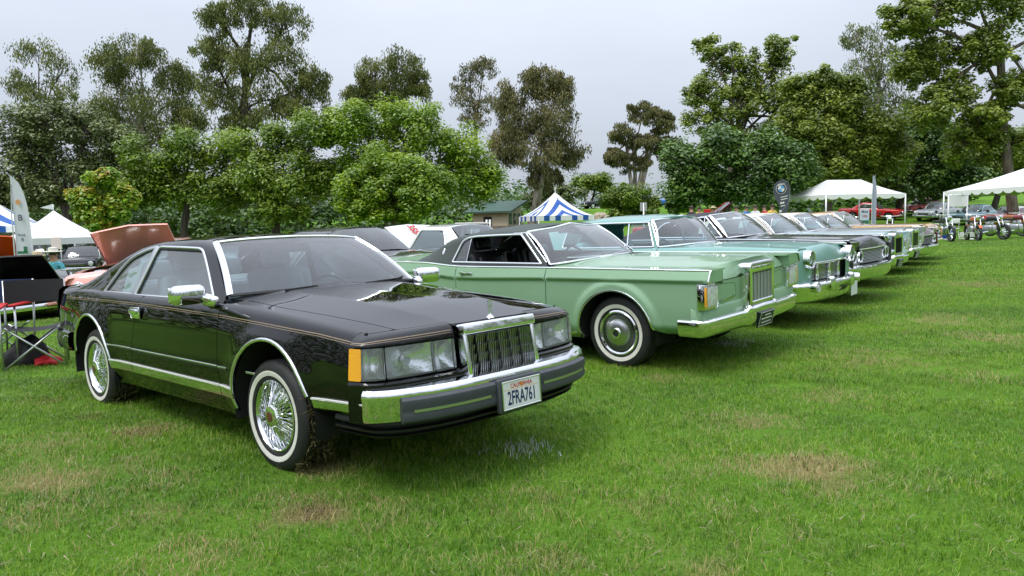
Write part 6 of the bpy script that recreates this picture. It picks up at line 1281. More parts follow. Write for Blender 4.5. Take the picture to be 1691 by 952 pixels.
    ruled_glass('windshield', [(x0+.14, 0, zh+.06), (x0+.10, .4, zh+.05), (x0, hw-.15, zh+.015)], [(xa+.05, 0, zr_-.005), (xa+.03, .35, zr_-.015), (xa, .56, zr_-.055)], (.02, .02), GLASS_T, car, 10, 5)
    ruled_glass('rear_window', [(-2.72, 0, zh+.10), (-2.70, .5, zh+.07)], [(-2.13, 0, zr_-.005), (-2.12, .48, zr_-.03)], (-.01, .02), GLASS_T, car, 8, 4)
    for y in (.36, -.36): seat(car, -1.50, y, .48, .5, BLKVIN, False, 14, .5)
    return car
ctile = lambda px, py, D: at(px, py, D)
def pose_at(px, D, deg, dx=0, dz=0): p = at(px, 400, D); return on_ground(p.x, p.y, deg, dz)
# ---- cars on the left and behind
p = at(30, 400, 14.6)
plain_car('sports_car', on_ground(p.x, p.y, 78, -.16), 'black sports car at the left edge with its hood propped open', (.006, .006, .007), hood=36, z=(.72, .80, 1.12), hw=.90, wr=.32, hoodlen=(-.50, .55))
p = at(-18, 400, 21.5)
plain_car('sedan', on_ground(p.x, p.y, 60, .10), 'orange car with its hood up behind the white feather flag', (.80, .10, .012), hood=42, z=(.80, .88, 1.40))
p = at(188, 404, 12.6)
plain_car('sedan', on_ground(p.x, p.y+.9, 80, -.02), 'coral red car with its hood raised behind the black coupe', (.92, .42, .36), hood=46, z=(.84, .92, 1.30), hw=.93, hoodlen=(-.60, .24), L=(1.08, -3.9))
p = at(668, 400, 11.6)
plain_car('sedan', on_ground(p.x, p.y, 41, -.02), 'black sedan roof showing between the black and the green coupe', (.012, .011, .012), z=(.84, .90, 1.32), hw=.92, hood=0)
p = at(655, 400, 18.0)
WC = plain_car('sedan', on_ground(p.x+.55, p.y, -128, -.14), 'white two-door car with its hood open and a horsepower figure lettered on it', (.74, .73, .72), z=(.76, .84, 1.44), hw=.92, hood=30, hoodlen=(-.60, .60), L=(1.08, -3.9))
RDL = mat('red_lettering', (.55, .03, .02), .5)
Th = Matrix.Translation((-.60, 0, .87)) @ Matrix.Rotation(R(-30), 4, 'Y') @ Matrix.Translation((.60, 0, -.87))
text('lettering', '355 H.P.', .27, RDL, WC, Th @ frame(Vector((.03, .05, .905)), (-1, 0, 0), (0, -1, 0)), .006)
for i in range(5):
    px, D, dg, c, lb = [(128, 33, 70, (.02, .02, .022), 'black car parked under the oak, left background'), (150, 36, 60, (.30, .32, .34), 'silver car parked left of the young maple'), (108, 40, 75, (.10, .10, .12), 'dark grey car beyond the hatted person'), (60, 44, 80, (.35, .36, .34), 'pale car half hidden by the feather flag'), (205, 40, 60, (.16, .02, .02), 'dark red car behind the young maple trunk')][i]
    plain_car('parked_car', pose_at(px, D, dg), lb, c, 'cars parked in the left background')
for px, D, dg, c, rc, lb, cv in ((1356, 57, 25, (.55, .015, .02), None, 'red convertible under the left white canopy', True), (1470, 60, 38, (.55, .02, .02), None, 'red sports coupe on the grass slope right of the left canopy', False), (1503, 64, 160, (.58, .03, .02), None, 'red car behind the silver one on the slope', False), (1533, 58, 145, (.52, .55, .58), None, 'silver car on the slope left of the white frame', False), (1592, 54, 150, (.25, .42, .46), None, 'pale blue car behind the white frame', False), (1650, 50, 150, (.50, .02, .025), (.75, .74, .72), 'red and white car on the slope at the right edge', False), (1700, 56, 150, (.45, .02, .02), None, 'red car cut off by the right edge', False), (1185, 34, 30, (.50, .012, .018), None, 'red car with open hood under the dark tree', False), (1235, 37, 150, (.40, .48, .56), None, 'light blue car among the people under the dark tree', False), (975, 88, 160, (.02, .02, .025), None, 'black car parked on the far slope by the round tree', False), (1003, 90, 150, (.03, .12, .42), None, 'blue car parked on the far slope', False), (1088, 84, 20, (.03, .14, .48), None, 'bright blue car behind the wide shrub', False)):
    plain_car('parked_car', pose_at(px, D, dg), lb, c, 'cars parked in the background', rc, hood=45 if 'open hood' in lb else 0, conv=cv)
# ---- tents
TENT_W = mat('white_tent_cloth', (.80, .80, .80), .6, noise=.04, nscale=1.5, bump=.15, bscale=3); TENT_B = mat('blue_tent_cloth', (.008, .085, .36), .55, bump=.15, bscale=3); POLE = mat('white_pole', (.70, .71, .72), .35, .3); POLE_D = mat('grey_pole', (.28, .29, .30), .4, .7)
def canopy(name, c, rz, w, d, eave, peak, label, ridge=.45, scallop=True, hang=.28, n=14):
    root = empty(name, c, rz, label, 'tent'); A = [(-w/2, -d/2), (w/2, -d/2), (w/2, d/2), (-w/2, d/2)]; Rg = [(-w/2*ridge, 0), (w/2*ridge, 0)]
    def sag(p, q, k, m): return [Vector(p).lerp(Vector(q), t)-Vector((0, 0, .10*math.sin(math.pi*t))) for t in np.linspace(0, 1, m)]
    a = [Vector((x, y, eave)) for x, y in A]; r_ = [Vector((x, y, peak)) for x, y in Rg]
    def panel(p0, p1, q1, q0):
        G_ = np.array([[tuple(p0.lerp(p1, u).lerp(q0.lerp(q1, u), v)-Vector((0, 0, .16*math.sin(math.pi*v)*(.4+.6*math.sin(math.pi*u))))) for v in np.linspace(0, 1, 7)] for u in np.linspace(0, 1, 9)]); MB().add(*gridmesh(G_), True).build('roof_panel', TENT_W, root)
    panel(a[0], a[1], r_[1], r_[0]); panel(a[2], a[3], r_[0], r_[1]); panel(a[1], a[2], r_[1], r_[1]+Vector((0, .01, 0))); panel(a[3], a[0], r_[0], r_[0]+Vector((0, -.01, 0)))
    for i in range(4):
        p0, p1 = a[i], a[(i+1) % 4]; L_ = (p1-p0).length; m = max(3, int(L_/.75)); V = []; F = []
        for k in range(m*6+1):
            t = k/(m*6); s = abs(math.sin(math.pi*t*m)); q = p0.lerp(p1, t); off_ = Vector((0, 0, 0)); V += [q+Vector((0, 0, .01)), q-Vector((0, 0, hang*(.50+.50*s**.6)))]
        for k in range(m*6): F.append((2*k, 2*k+1, 2*k+3, 2*k+2))
        MB().add(V, F, False).build('valance', TENT_W, root)
        MB().tube([(p0.x, p0.y, -.1), (p0.x, p0.y, eave)], .045, 8).build('leg', POLE, root)
        if L_ > 7: q = p0.lerp(p1, .5); MB().tube([(q.x, q.y, -.1), (q.x, q.y, eave)], .04, 8).build('leg', POLE_D, root)
    return root
def ground(px, D, dy=0): p = at(px, 400, D); return Vector((p.x, p.y, float(gz(p.x, p.y))))
canopy('white_canopy', ground(1392, 46), R(9), 5.0, 4.4, 2.35, 3.30, 'white canopy with scalloped edge above the far end of the row')
canopy('white_canopy', ground(1766, 40), R(5), 10.0, 6.0, 2.35, 3.45, 'large white canopy with scalloped edge at the right margin', .5)
def peaked(name, c, rz, w, eave, peak, label, stripes=None, flag=False):
    """square tent with a drawn-up peak; stripes: number of cloth strips per side, alternately blue and white"""
    root = empty(name, c, rz, label, 'tent'); h = w/2; n = stripes or 1; wd = h/n; zf = lambda t: eave+(peak-eave)*t**1.5
    for i in range(4):
        M = Matrix.Rotation(i*math.pi/2, 4, 'Z')
        for k in range(n):                   # strips run parallel to the hips and meet as chevrons
            m_ = (TENT_W if k % 2 == 0 else TENT_B) if stripes else TENT_W; mb = MB(); t1 = 1-k*wd/h
            for sd in (-1, 1):
                G_ = [[tuple(M @ Vector((h*(1-t), sd*max(h*(1-t)-k*wd-wd*u, 0), zf(t)))) for u in np.linspace(0, 1, 4)] for t in np.linspace(0, t1, 10)]; mb.add(*gridmesh(np.array(G_)), True)
            mb.build('roof_strip' if stripes else 'roof_panel', m_, root, 80)
        for k in range(2*n if stripes else 1):
            kk = min(k, 2*n-1-k); m_ = (TENT_W if kk % 2 == 0 else TENT_B) if stripes else TENT_W; u0, u1 = (k/(2*n), (k+1)/(2*n)) if stripes else (0, 1)
            G_ = np.array([[tuple(M @ Vector((h+.005, -h+2*h*u, eave-.30*v+.01))) for v in (0, .5, 1)] for u in np.linspace(u0, u1, 4)]); MB().add(*gridmesh(G_)).build('valance', m_, root)
        q = M @ Vector((h-.03, h-.03, 0)); MB().tube([(q.x, q.y, -.1), (q.x, q.y, eave)], .04, 8).build('leg', POLE, root)
    MB().tube([(0, 0, peak-.3), (0, 0, peak+.28)], [.03, .02], 6).build('finial', POLE, root)
    if flag: MB().add([(0, 0, peak+.3), (-.55, .05, peak+.12), (0, 0, peak+.02)], [(0, 1, 2)]).build('pennant', TENT_W, root)
    return root
peaked('striped_tent', ground(918, 46), R(-72), 3.5, 1.52, 2.95, 'blue and white striped peaked tent behind the green coupe', 5)
peaked('striped_tent', ground(-14, 38), R(-65), 5.2, 2.35, 3.8, 'blue and white striped tent at the left edge behind the feather flag', 5)
peaked('white_tent', ground(92, 36), R(50), 3.6, 1.75, 3.05, 'white peaked tent with a small pennant behind the forked oak', None, True)
peaked('white_tent', ground(40, 41), R(35), 4.4, 1.85, 3.1, 'white peaked tent behind the left striped one')
# ---- flags and signs
def feather(name, px, D, ytop, wpx, mat_, label, lean=0, edge=None):
    b = ground(px, D); H_ = at(px, ytop, D).z-b.z; k = D/CAM_F; w = wpx*k; root = empty(name, b, 0, label, 'flag')
    MB().tube([(-w/2-.02, 0, 0), (-w/2-.02, 0, H_*.7), (-w/2+.02+lean, 0, H_*.92), (-w/2+.12+lean, 0, H_)], [.02, .015, .010, .006], 6).build('pole', POLE, root)
    G_ = []
    for t in np.linspace(0, 1, 18):
        z_ = H_*(.10+.90*t); x0 = -w/2+lean*max(0, t-.6)*2; x1 = -w/2+w*(1-.15*t) if t < .6 else -w/2+w*(.91)*math.sqrt(max(0, 1-((t-.6)/.4)**2)*.98+.02)
        G_.append([(x0+(max(x1, x0+.02)-x0)*u, .05*math.sin(3*t+2*u), z_) for u in np.linspace(0, 1, 5)])
    MB().add(*gridmesh(np.array(G_)), True).build('banner', mat_, root); return root, w, H_
FLAGW = mat('white_banner', (.62, .63, .72), .6); FLAGG = mat('charcoal_banner', (.075, .078, .11), .6); INK = mat('dark_print', (.03, .03, .06), .6); INKR = mat('red_print', (.5, .03, .05), .6); INKG = mat('green_print', (.03, .16, .08), .6); INKO = mat('orange_print', (.6, .3, .12), .6); LBLUE = mat('light_blue_print', (.12, .34, .72), .5)
fl, w_, H_ = feather('feather_flag', 40, 20, 290, 32, FLAGW, 'tall white feather flag with stacked logos at the left')
fm = lambda x, z_, y=-.06: frame(Vector((x, y, z_)), (1, 0, 0), (0, 0, 1))
text('lettering', 'arni', .16, INK, fl, fm(-.02, H_*.14)); text('lettering', 'P', .52, INK, fl, fm(-.06, H_*.285), sx=1.1); text('lettering', '3', .26, INKR, fl, fm(.06, H_*.25)); text('lettering', 'TRAIL', .09, INK, fl, fm(-.02, H_*.55)); text('lettering', 'B', .13, INK, fl, fm(0, H_*.515)); text('lettering', 'B', .22, INK, fl, fm(-.02, H_*.68))
MB().rbox((-.02, -.06, H_*.42), (.28, .01, .07), .004, 1).rbox((.06, -.06, H_*.445), (.10, .01, .14), .004, 1).build('logo', INKG, fl); MB().lathe([(.07, .006), (0, .008)], 10, fm(-.05, H_*.80)).build('logo', INKO, fl)
# round-headed charcoal flag with a roundel
b = ground(1291, 31); k = 31/CAM_F; tf = empty('teardrop_flag', b, 0, 'dark grey teardrop flag with a blue and white roundel', 'flag'); zt_ = at(1287, 297, 31).z-b.z
out_ = [(-8, 52), (-3, 30), (-9, 20), (-14, 8), (-15, 0), (-12, -9), (-5, -14), (3, -14), (9, -9), (12, 0), (12, 10), (10, 20), (12, 30), (4, 44), (-2, 53)]
cz = zt_-15*k; pts = resample([(x*k, cz-y*k) for x, y in rounded(out_, 6, 3)], .08); MB().add([(x, 0, z_) for x, z_ in pts]+[(x, .012, z_) for x, z_ in pts], [tuple(range(len(pts))), tuple(range(2*len(pts)-1, len(pts)-1, -1))]).build('banner', FLAGG, tf)
MB().tube([(-.26, 0, 0), (-.22, 0, cz-1.2), (.30, 0, cz-.5), (.32, 0, cz), (.24, 0, cz+.26), (0, 0, cz+.37)], .012, 6).build('pole', POLE_D, tf)
fm2 = lambda x, z_, y=-.012: frame(Vector((x, y, z_)), (1, 0, .22), (-.22, 0, 1))
MB().lathe([(8.6*k, 0), (8.6*k, .004), (0, .005)], 28, fm2(-2*k, cz)).build('roundel', WHITE, tf); MB().lathe([(7.9*k, 0), (7.9*k, .008), (0, .009)], 28, fm2(-2*k, cz)).build('roundel', INK, tf); MB().lathe([(5.4*k, 0), (5.4*k, .013), (0, .014)], 28, fm2(-2*k, cz)).build('roundel', WHITE, tf)
for a0 in (0, math.pi):
    MB().add([fm2(-2*k, cz) @ Vector((0, 0, .018))]+[fm2(-2*k, cz) @ Vector((5.3*k*math.cos(a0+q), 5.3*k*math.sin(a0+q), .018)) for q in np.linspace(0, math.pi/2, 7)], [(0, i, i+1) for i in range(1, 7)]).build('roundel_quarter', LBLUE, tf)
text('lettering', 'BMW', .10, WHITE, tf, fm2(-2*k, cz+6.6*k, -.026), sx=1.2)
for i, (dx, dz_, wd_, hh_) in enumerate(((3, 13.5, 15, 2.2), (3, 17.5, 14, 2.6), (0, 23, 9, 5), (1, 28, 9, 2.5), (-3, 36, 5, 6), (-5, 43, 5, 4))): MB().rbox((dx*k, 0, 0), (wd_*k*.8, hh_*k*.55, .004), .001, 1, fm2(0, cz-dz_*k, -.016)).build('print_mark', WHITE, tf)
sf, sw, sH = feather('feather_flag', 1443, 36, 290, 7, mat('grey_blue_banner', (.34, .38, .48), .6), 'narrow grey-blue feather flag in front of the left canopy')
def board(name, px, D, y0, y1, wpx, mat_, label, legs=True, th=.03, rz=0):
    b = ground(px, D); k = D/CAM_F; z1 = at(px, y0, D).z-b.z; z0 = at(px, y1, D).z-b.z; w = wpx*k; root = empty(name, b, rz, label, 'sign'); MB().rbox((0, 0, (z0+z1)/2), (w, th, z1-z0), .008, 1).build('panel', mat_, root)
    if legs: 
        for sd in (-1, 1): MB().tube([(sd*w*.4, 0, -.05), (sd*w*.4, 0, z0+.02)], .018, 6).build('leg', POLE_D, root)
    return root, w, z0, z1
sg, w_, z0, z1 = board('traffic_sign', 1063, 27, 335, 349, 11, mat('sign_back', (.45, .46, .47), .45, .4), 'square grey back of a road sign above the turquoise roof', False); MB().tube([(0, -.03, -.05), (0, -.03, z1-.02)], .025, 8).build('post', BRUSH, sg)
ms, w_, z0, z1 = board('display_board', 1427, 31, 346, 376, 15, mat('board_print', (.55, .60, .75), .5), 'printed display board below the left canopy'); text('lettering', 'Moto', .12, INK, ms, fm(0, z1-.10, -.02)); text('lettering', 'USA', .12, INKR, ms, fm(0, z1-.28, -.02)); MB().rbox((0, -.02, z0+.18), (w_*.9, .01, .22), .003, 1).build('picture', INKG, ms)
board('notice_board', 93, 25, 392, 412, 17, WHITE, 'white notice board behind the hatted person')
for px, lb in ((1588, 'small white placard on the grass below the white frame'), (1605, 'small white placard beside the first motorcycle')): board('placard', px, 31, 384, 392, 7, WHITE, lb, False)
rb_, _, _, _ = board('folding_chair', 1168, 24, 346, 368, 12, mat('red_canvas', (.55, .012, .018), .6), 'red canvas chair back under the dark tree'); rb_['category'] = 'chair'
# ---- building behind the green coupe
STUCCO = mat('cream_stucco', (.50, .43, .31), .8, noise=.1, nscale=1.2); GROOF = mat('green_roof', (.045, .10, .075), .55); STONE = mat('rubble_stone', (.20, .16, .12), .85, noise=.4, nscale=3, bump=.8, bscale=4); GREENW = mat('green_frame', (.03, .12, .10), .5)
b = ground(822, 62); bl = empty('park_building', b, R(-28), 'cream park building with green sloping roof behind the green coupe', 'building'); gzb = at(822, 371, 62).z-b.z
Wb, Db, z0, ze = 3.2, 2.4, -.5, 1.55
MB().box((0, 0, (z0+ze)/2), (Wb, Db, ze-z0)).build('wall', STUCCO, bl); MB().box((0, 0, -.05), (Wb+.10, Db+.10, .9)).build('stone_base', STONE, bl)
MB().add([(-Wb/2-.5, -Db/2-.5, ze-.12), (Wb/2+.6, -Db/2-.5, ze-.12), (Wb/2+.6, Db/2, ze+.75), (-Wb/2-.5, Db/2, ze+.75), (-Wb/2-.5, -Db/2-.5, ze+.02), (Wb/2+.6, -Db/2-.5, ze+.02), (Wb/2+.6, Db/2, ze+.90), (-Wb/2-.5, Db/2, ze+.90)], [(0, 1, 2, 3), (7, 6, 5, 4), (0, 4, 5, 1), (1, 5, 6, 2), (2, 6, 7, 3), (3, 7, 4, 0)]).build('roof', GROOF, bl)
MB().add([(-Wb/2, -Db/2, ze), (-Wb/2, Db/2-.05, ze), (-Wb/2, Db/2-.05, ze+.72)], [(0, 1, 2)]).add([(Wb/2, -Db/2, ze), (Wb/2, Db/2-.05, ze+.72), (Wb/2, Db/2-.05, ze)], [(0, 1, 2)]).build('gable', STUCCO, bl)
for y in (-.75, 0, .75): f = MB().rbox((Wb/2+.03, y, .95), (.06, .42, .85), .01, 1).build('window', GREENW, bl); MB().rbox((Wb/2+.055, y, .95), (.03, .32, .72), .005, 1).build('pane', GLASS_T, f)
MB().rbox((-.2, -Db/2-.06, .35), (.7, .06, 1.6), .01, 1).build('door', UNDER, bl)
# rocks, orange markers
ROCK = mat('pale_rock', (.40, .33, .25), .85, noise=.3, nscale=4, bump=.8, bscale=5)
def rock(px, D, r_, lb, seed):
    rng = np.random.default_rng(seed); bm = bmesh.new(); bmesh.ops.create_icosphere(bm, subdivisions=2, radius=r_)
    for v in bm.verts: v.co *= rng.uniform(.75, 1.2); v.co.z *= .65
    me = bpy.data.meshes.new('boulder'); bm.to_mesh(me); bm.free(); o = link('boulder', me, None, ROCK); g_ = ground(px, D); o.location = (g_.x, g_.y, g_.z+r_*.25); tag(o, lb, 'boulder', 'boulders at the foot of the slope')
for i, (px, D, r_, lb) in enumerate(((992, 68, .75, 'largest pale boulder at the foot of the slope right of the striped tent'), (1006, 67, .55, 'second pale boulder right of the striped tent'), (1044, 63, .6, 'pale boulder under the wide shrub'), (1056, 64, .5, 'small boulder at the right end of the wide shrub'), (702, 56, .35, 'dark boulder below the light green tree'))): rock(px, D, r_, lb, 40+i)
ORANGE = mat('orange_plastic', (.75, .12, .02), .5)
for i, px in enumerate((912, 922, 933, 944, 955, 968)):
    g_ = ground(px, 49); o = MB().lathe([(.17, 0), (.17, .03), (.12, .03), (.03, .68), (0, .69)], 14).build('traffic_cone', ORANGE, None); o.location = g_; tag(o, ('leftmost', 'second', 'third', 'fourth', 'fifth', 'rightmost')[i]+' orange traffic cone in the line behind the striped tent', 'cone', 'orange cones behind the striped tent')
# coffee trailer
g_ = ground(782, 50); tr_ = empty('coffee_cart', g_, R(-8), 'dark coffee cart with a pale roof and lettered board above the green roof', 'cart'); MB().rbox((0, 0, .62), (2.0, 1.2, 1.15), .06, 2).build('body', BLKPL, tr_); MB().rbox((0, 0, 1.27), (2.2, 1.4, .14), .04, 2).build('roof', WHITE, tr_); text('lettering', 'EXPRESSO BAR', .19, WHITE, tr_, frame(Vector((-.15, -.61, 1.08)), (1, 0, 0), (0, 0, 1)), .004)
for x in (-.6, .6): MB().lathe([(.25, -.08), (.25, .08), (0, .08)], 20, Matrix.Translation((x, -.55, .25)) @ Matrix.Rotation(R(90), 4, 'X')).build('wheel', RUBBER, tr_)
for x in (1.0, 1.22): MB().tube([(x, -.55, 0), (x, -.55, 1.5)], .06, 10).build('post', WHITE, tr_)
# ---- motorcycles
def motorcycle(px, D, rz, label, col, group='motorcycles by the right canopy'):
    g_ = ground(px, D); r_ = empty('motorcycle', g_, rz, label, 'motorcycle', group); P = paint('moto_%g' % col[0], col) if 'moto_%g' % col[0] not in MATS else MATS['moto_%g' % col[0]]
    for x, nm in ((-.70, 'rear_wheel'), (.75, 'front_wheel')):
        M = Matrix.Translation((x, 0, .32)) @ Matrix.Rotation(R(90), 4, 'X'); t = MB().lathe([(.27+.055*math.cos(q), .06*math.sin(q)) for q in np.linspace(0, 2*math.pi, 9)[:-1]], 26, M, True).build(nm, RUBBER, r_); rm = MB().lathe([(.235, -.03), (.225, 0), (.235, .03)], 26, M).lathe([(.05, -.06), (.06, 0), (.05, .06)], 12, M)
        for q in range(10): a = q*.628; rm.tube([M @ Vector((.05*math.cos(a), .05*math.sin(a), .03)), M @ Vector((.23*math.cos(a+.3), .23*math.sin(a+.3), 0))], .005, 4, False)
        tag(rm.build('rim', CHROME, t), kind='stuff'); MB().lathe([(.34, -.06), (.355, 0), (.34, .06)], 14, M, a0=R(30) if x < 0 else R(40), a1=R(170) if x < 0 else R(150)).build('fender', P, r_)
    MB().rbox((.02, 0, .45), (.50, .34, .36), .08, 3).rbox((.02, .0, .68), (.26, .22, .18), .04, 2).build('engine', BRUSH, r_); MB().rbox((.18, 0, .90), (.52, .28, .22), .10, 4).build('tank', P, r_); MB().rbox((-.38, 0, .82), (.62, .26, .10), .05, 3).build('seat', BLKVIN, r_)
    for s in (-1, 1): MB().tube([(.75, s*.10, .32), (.46, s*.10, 1.0)], .024, 8).build('fork', CHROME, r_); MB().tube([(.15, s*.16, .35), (-.3, s*.19, .28), (-.95, s*.20, .34)], [.03, .035, .05], 8).build('exhaust', CHROME, r_)
    MB().tube([(.30, -.40, 1.10), (.42, -.18, 1.08), (.44, .18, 1.08), (.30, .40, 1.10)], .014, 6).build('handlebar', CHROME, r_); MB().lathe([(.02, -.08), (.09, -.02), (.095, .03), (.08, .04), (0, .045)], 18, frame(Vector((.56, 0, .95)), (0, 1, 0), (0, 0, 1))).build('headlamp', CHROME, r_)
    for s in (-1, 1): MB().lathe([(.06, 0), (.05, .02), (0, .025)], 12, frame(Vector((.34, s*.42, 1.22)), (0, 1, 0), (0, 0, 1))).build('mirror', BLKPL, r_)
    return r_
motorcycle(1470, 34, R(-120), 'black motorcycle in front of the left canopy leg', (.01, .01, .012)); motorcycle(1418, 38, R(-100), 'motorcycle with raised mirrors left of the printed board', (.02, .02, .03))
motorcycle(1606, 31.5, R(-105), 'motorcycle with orange tank beside the white frame', (.6, .12, .02)); motorcycle(1632, 32.5, R(-75), 'dark motorcycle right of the orange-tanked one', (.015, .016, .02)); motorcycle(1556, 31, R(-95), 'small motorcycle below the white frame', (.05, .05, .06)); motorcycle(1676, 33, R(-80), 'motorcycle at the right edge under the canopy', (.2, .02, .03)); motorcycle(1660, 36, R(-60), 'motorcycle with a brown tank behind the edge one', (.3, .1, .03))
# ---- white frame with a cloth, folding chair, cooler
g_ = ground(1580, 33); fr = empty('banner_frame', g_, R(8), 'tall white pipe frame with a white cloth across its top', 'frame'); k = 33/CAM_F; hh = at(1580, 323, 33).z-g_.z; w_ = 34*k
for s in (-1, 1): MB().tube([(s*w_/2, 0, 0), (s*w_/2, 0, hh)], .035, 8).build('post', POLE, fr); MB().tube([(s*w_/2, -.45, .03), (s*w_/2, .45, .03)], .035, 8).build('foot', POLE, fr)
MB().tube([(-w_/2, 0, hh), (w_/2, 0, hh)], .035, 8).build('crossbar', POLE, fr); MB().add(*gridmesh(np.array([[(x, -.03+.02*math.sin(9*x), z_) for z_ in np.linspace(hh-.48, hh-.02, 4)] for x in np.linspace(-w_/2+.03, w_/2-.03, 12)])), True).build('cloth', TENT_W, fr)
g_ = ground(1574, 35); fc = empty('folding_chair', g_, R(160), 'white folding chair under the white frame', 'chair'); MB().rbox((0, 0, .45), (.42, .42, .03), .012, 2).build('seat', WHITE, fc); MB().rbox((0, .22, .80), (.42, .03, .22), .012, 2).build('backrest', WHITE, fc)
for s in (-1, 1): MB().tube([(s*.20, -.22, 0), (s*.20, .24, .90)], .014, 6).build('leg', POLE, fc); MB().tube([(s*.20, .24, 0), (s*.20, -.15, .46)], .014, 6).build('leg', POLE, fc)
g_ = ground(1561, 33.5); co = MB().rbox((0, 0, .22), (.62, .40, .42), .04, 3).build('cooler', mat('blue_plastic', (.01, .05, .35), .4), None); co.location = g_; tag(co, 'blue cooler box standing below the white frame', 'cooler'); MB().rbox((0, 0, .445), (.66, .43, .06), .02, 2).build('lid', WHITE, co)
# ---- people
SKIN = mat('skin', (.45, .26, .18), .5)
def figure(shirt, pants, arms=((.36, .02, .95), (-.36, .02, .95)), sit=False):
    """one continuous body grown over a skeleton; its faces take skin, shirt or trouser colour"""
    J = {}; E_ = []; V = []; Rr = []
    def v(p, r_, par=None):
        V.append(p); Rr.append(r_)
        if par is not None: E_.append((par, len(V)-1))
        return len(V)-1
    pel = v((0, 0, .96), .145); wa = v((0, 0, 1.12), .13, pel); ch = v((0, -.01, 1.34), .155, wa); nk = v((0, -.01, 1.50), .062, ch); hd = v((0, .02, 1.60), .085, nk); tp_ = v((0, .02, 1.72), .088, hd)
    for s, hnd in zip((1, -1), arms):
        sh = v((s*.19, 0, 1.43), .065, ch); el = v((s*.27, -.03, 1.16), .048, sh); wr_ = v((hnd[0]*.9, hnd[1], hnd[2]), .034, el); pm = v((hnd[0]*.92, hnd[1]+.02, hnd[2]-.08), .036, wr_)
        for f in range(5): a = (f-2)*.020; f1 = v((hnd[0]*.92+(.03*s if f == 0 else 0), hnd[1]+.02+a, hnd[2]-.12), .010, pm); v((hnd[0]*.91+(.035*s if f == 0 else 0), hnd[1]+.035+a, hnd[2]-.16+.008*abs(f-2)), .008, f1)
        hp = v((s*.10, 0, .88), .105, pel); kn = v((s*.11, .02, .50), .068, hp); an = v((s*.11, -.02, .09), .045, kn); v((s*.12, .13, .04), .042, an)
    me = bpy.data.meshes.new('person'); me.from_pydata(V, E_, []); o = bpy.data.objects.new('person', me); COL.objects.link(o); md = o.modifiers.new('s', 'SKIN'); 
    for i, d in enumerate(me.skin_vertices[0].data): d.radius = (Rr[i], Rr[i]*(.8 if i in (0, 1, 2) else 1)); d.use_root = i == 0
    o.modifiers.new('d', 'SUBSURF').levels = 1; o.modifiers['d'].render_levels = 1
    m2 = bpy.data.meshes.new_from_object(o.evaluated_get(bpy.context.evaluated_depsgraph_get())); COL.objects.unlink(o); bpy.data.objects.remove(o)
    m2.materials.clear()
    for q in (SKIN, shirt, pants, BLKPL): m2.materials.append(q)
    for p_ in m2.polygons:
        c = p_.center; p_.use_smooth = True; arm = abs(c.x) > .20 and c.z < 1.40
        p_.material_index = 3 if c.z < .09 else (0 if c.z > 1.49 or (arm and c.z < 1.20 and abs(c.x) > .235) else (2 if c.z < .98 else 1))
    return m2
def person(px, D, rz, label, shirt, pants, hat=None, hair=(.05, .035, .025), dz=0, arms=((.34, .05, .98), (-.34, .05, .98)), group=None):
    g_ = ground(px, D); o = link('person', figure(shirt, pants, arms), None, None); o.location = (g_.x, g_.y, g_.z+dz); o.rotation_euler = (0, 0, rz); tag(o, label, 'person', group)
    hm = mat('hair_%g' % hair[0], hair, .7) if 'hair_%g' % hair[0] not in MATS else MATS['hair_%g' % hair[0]]
    Mh = Matrix.Translation((0, .005, 1.675)); MB().lathe([(.094, -.03), (.101, .02), (.092, .07), (.055, .105), (0, .115)], 18, Mh).build('hair', hm, o)
    for s in (-1, 1): MB().lathe([(.0, -.008), (.012, 0), (0, .008)], 8, Matrix.Translation((s*.032, .105, 1.655))).build('eye', UNDER, o); MB().rbox((s*.092, .02, 1.64), (.015, .035, .055), .006, 2).build('ear', SKIN, o)
    MB().rbox((0, .115, 1.625), (.022, .03, .04), .009, 2).build('nose', SKIN, o); MB().rbox((0, .104, 1.585), (.045, .012, .010), .004, 1).build('mouth', mat('lip', (.3, .1, .08), .5) if 'lip' not in MATS else MATS['lip'], o)
    if hat is not None: MB().lathe([(.19, .035), (.21, .02), (.15, 0), (.108, .0), (.112, .03), (.10, .115), (.06, .125), (0, .105)], 26, Matrix.Translation((0, .01, 1.71))).build('hat', hat, o)
    return o
STRAW = mat('straw_hat', (.62, .52, .34), .7, bump=.3, bscale=150); FELT = mat('white_felt', (.75, .72, .64), .7); TURQ = mat('turquoise_print_shirt', (.10, .42, .50), .7, noise=.5, nscale=22); NAVY = mat('navy_cloth', (.02, .03, .07), .8); KHAKI = mat('khaki_cloth', (.30, .24, .15), .8); DENIM = mat('denim', (.05, .08, .16), .8); BLUES = mat('blue_shirt', (.05, .22, .65), .7); YELS = mat('yellow_shirt', (.75, .50, .08), .7); REDS = mat('red_shirt', (.55, .03, .04), .7); WHS = mat('white_shirt', (.7, .7, .7), .7); BLKS = mat('black_shirt', (.02, .02, .02), .7)
person(87, 18.5, R(170), 'person in white cowboy hat and turquoise patterned shirt beyond the open black hood', TURQ, KHAKI, FELT, dz=-.30)
person(60, 19.6, R(150), 'person in a straw hat half hidden by the open black hood', WHS, NAVY, STRAW, dz=-.36)
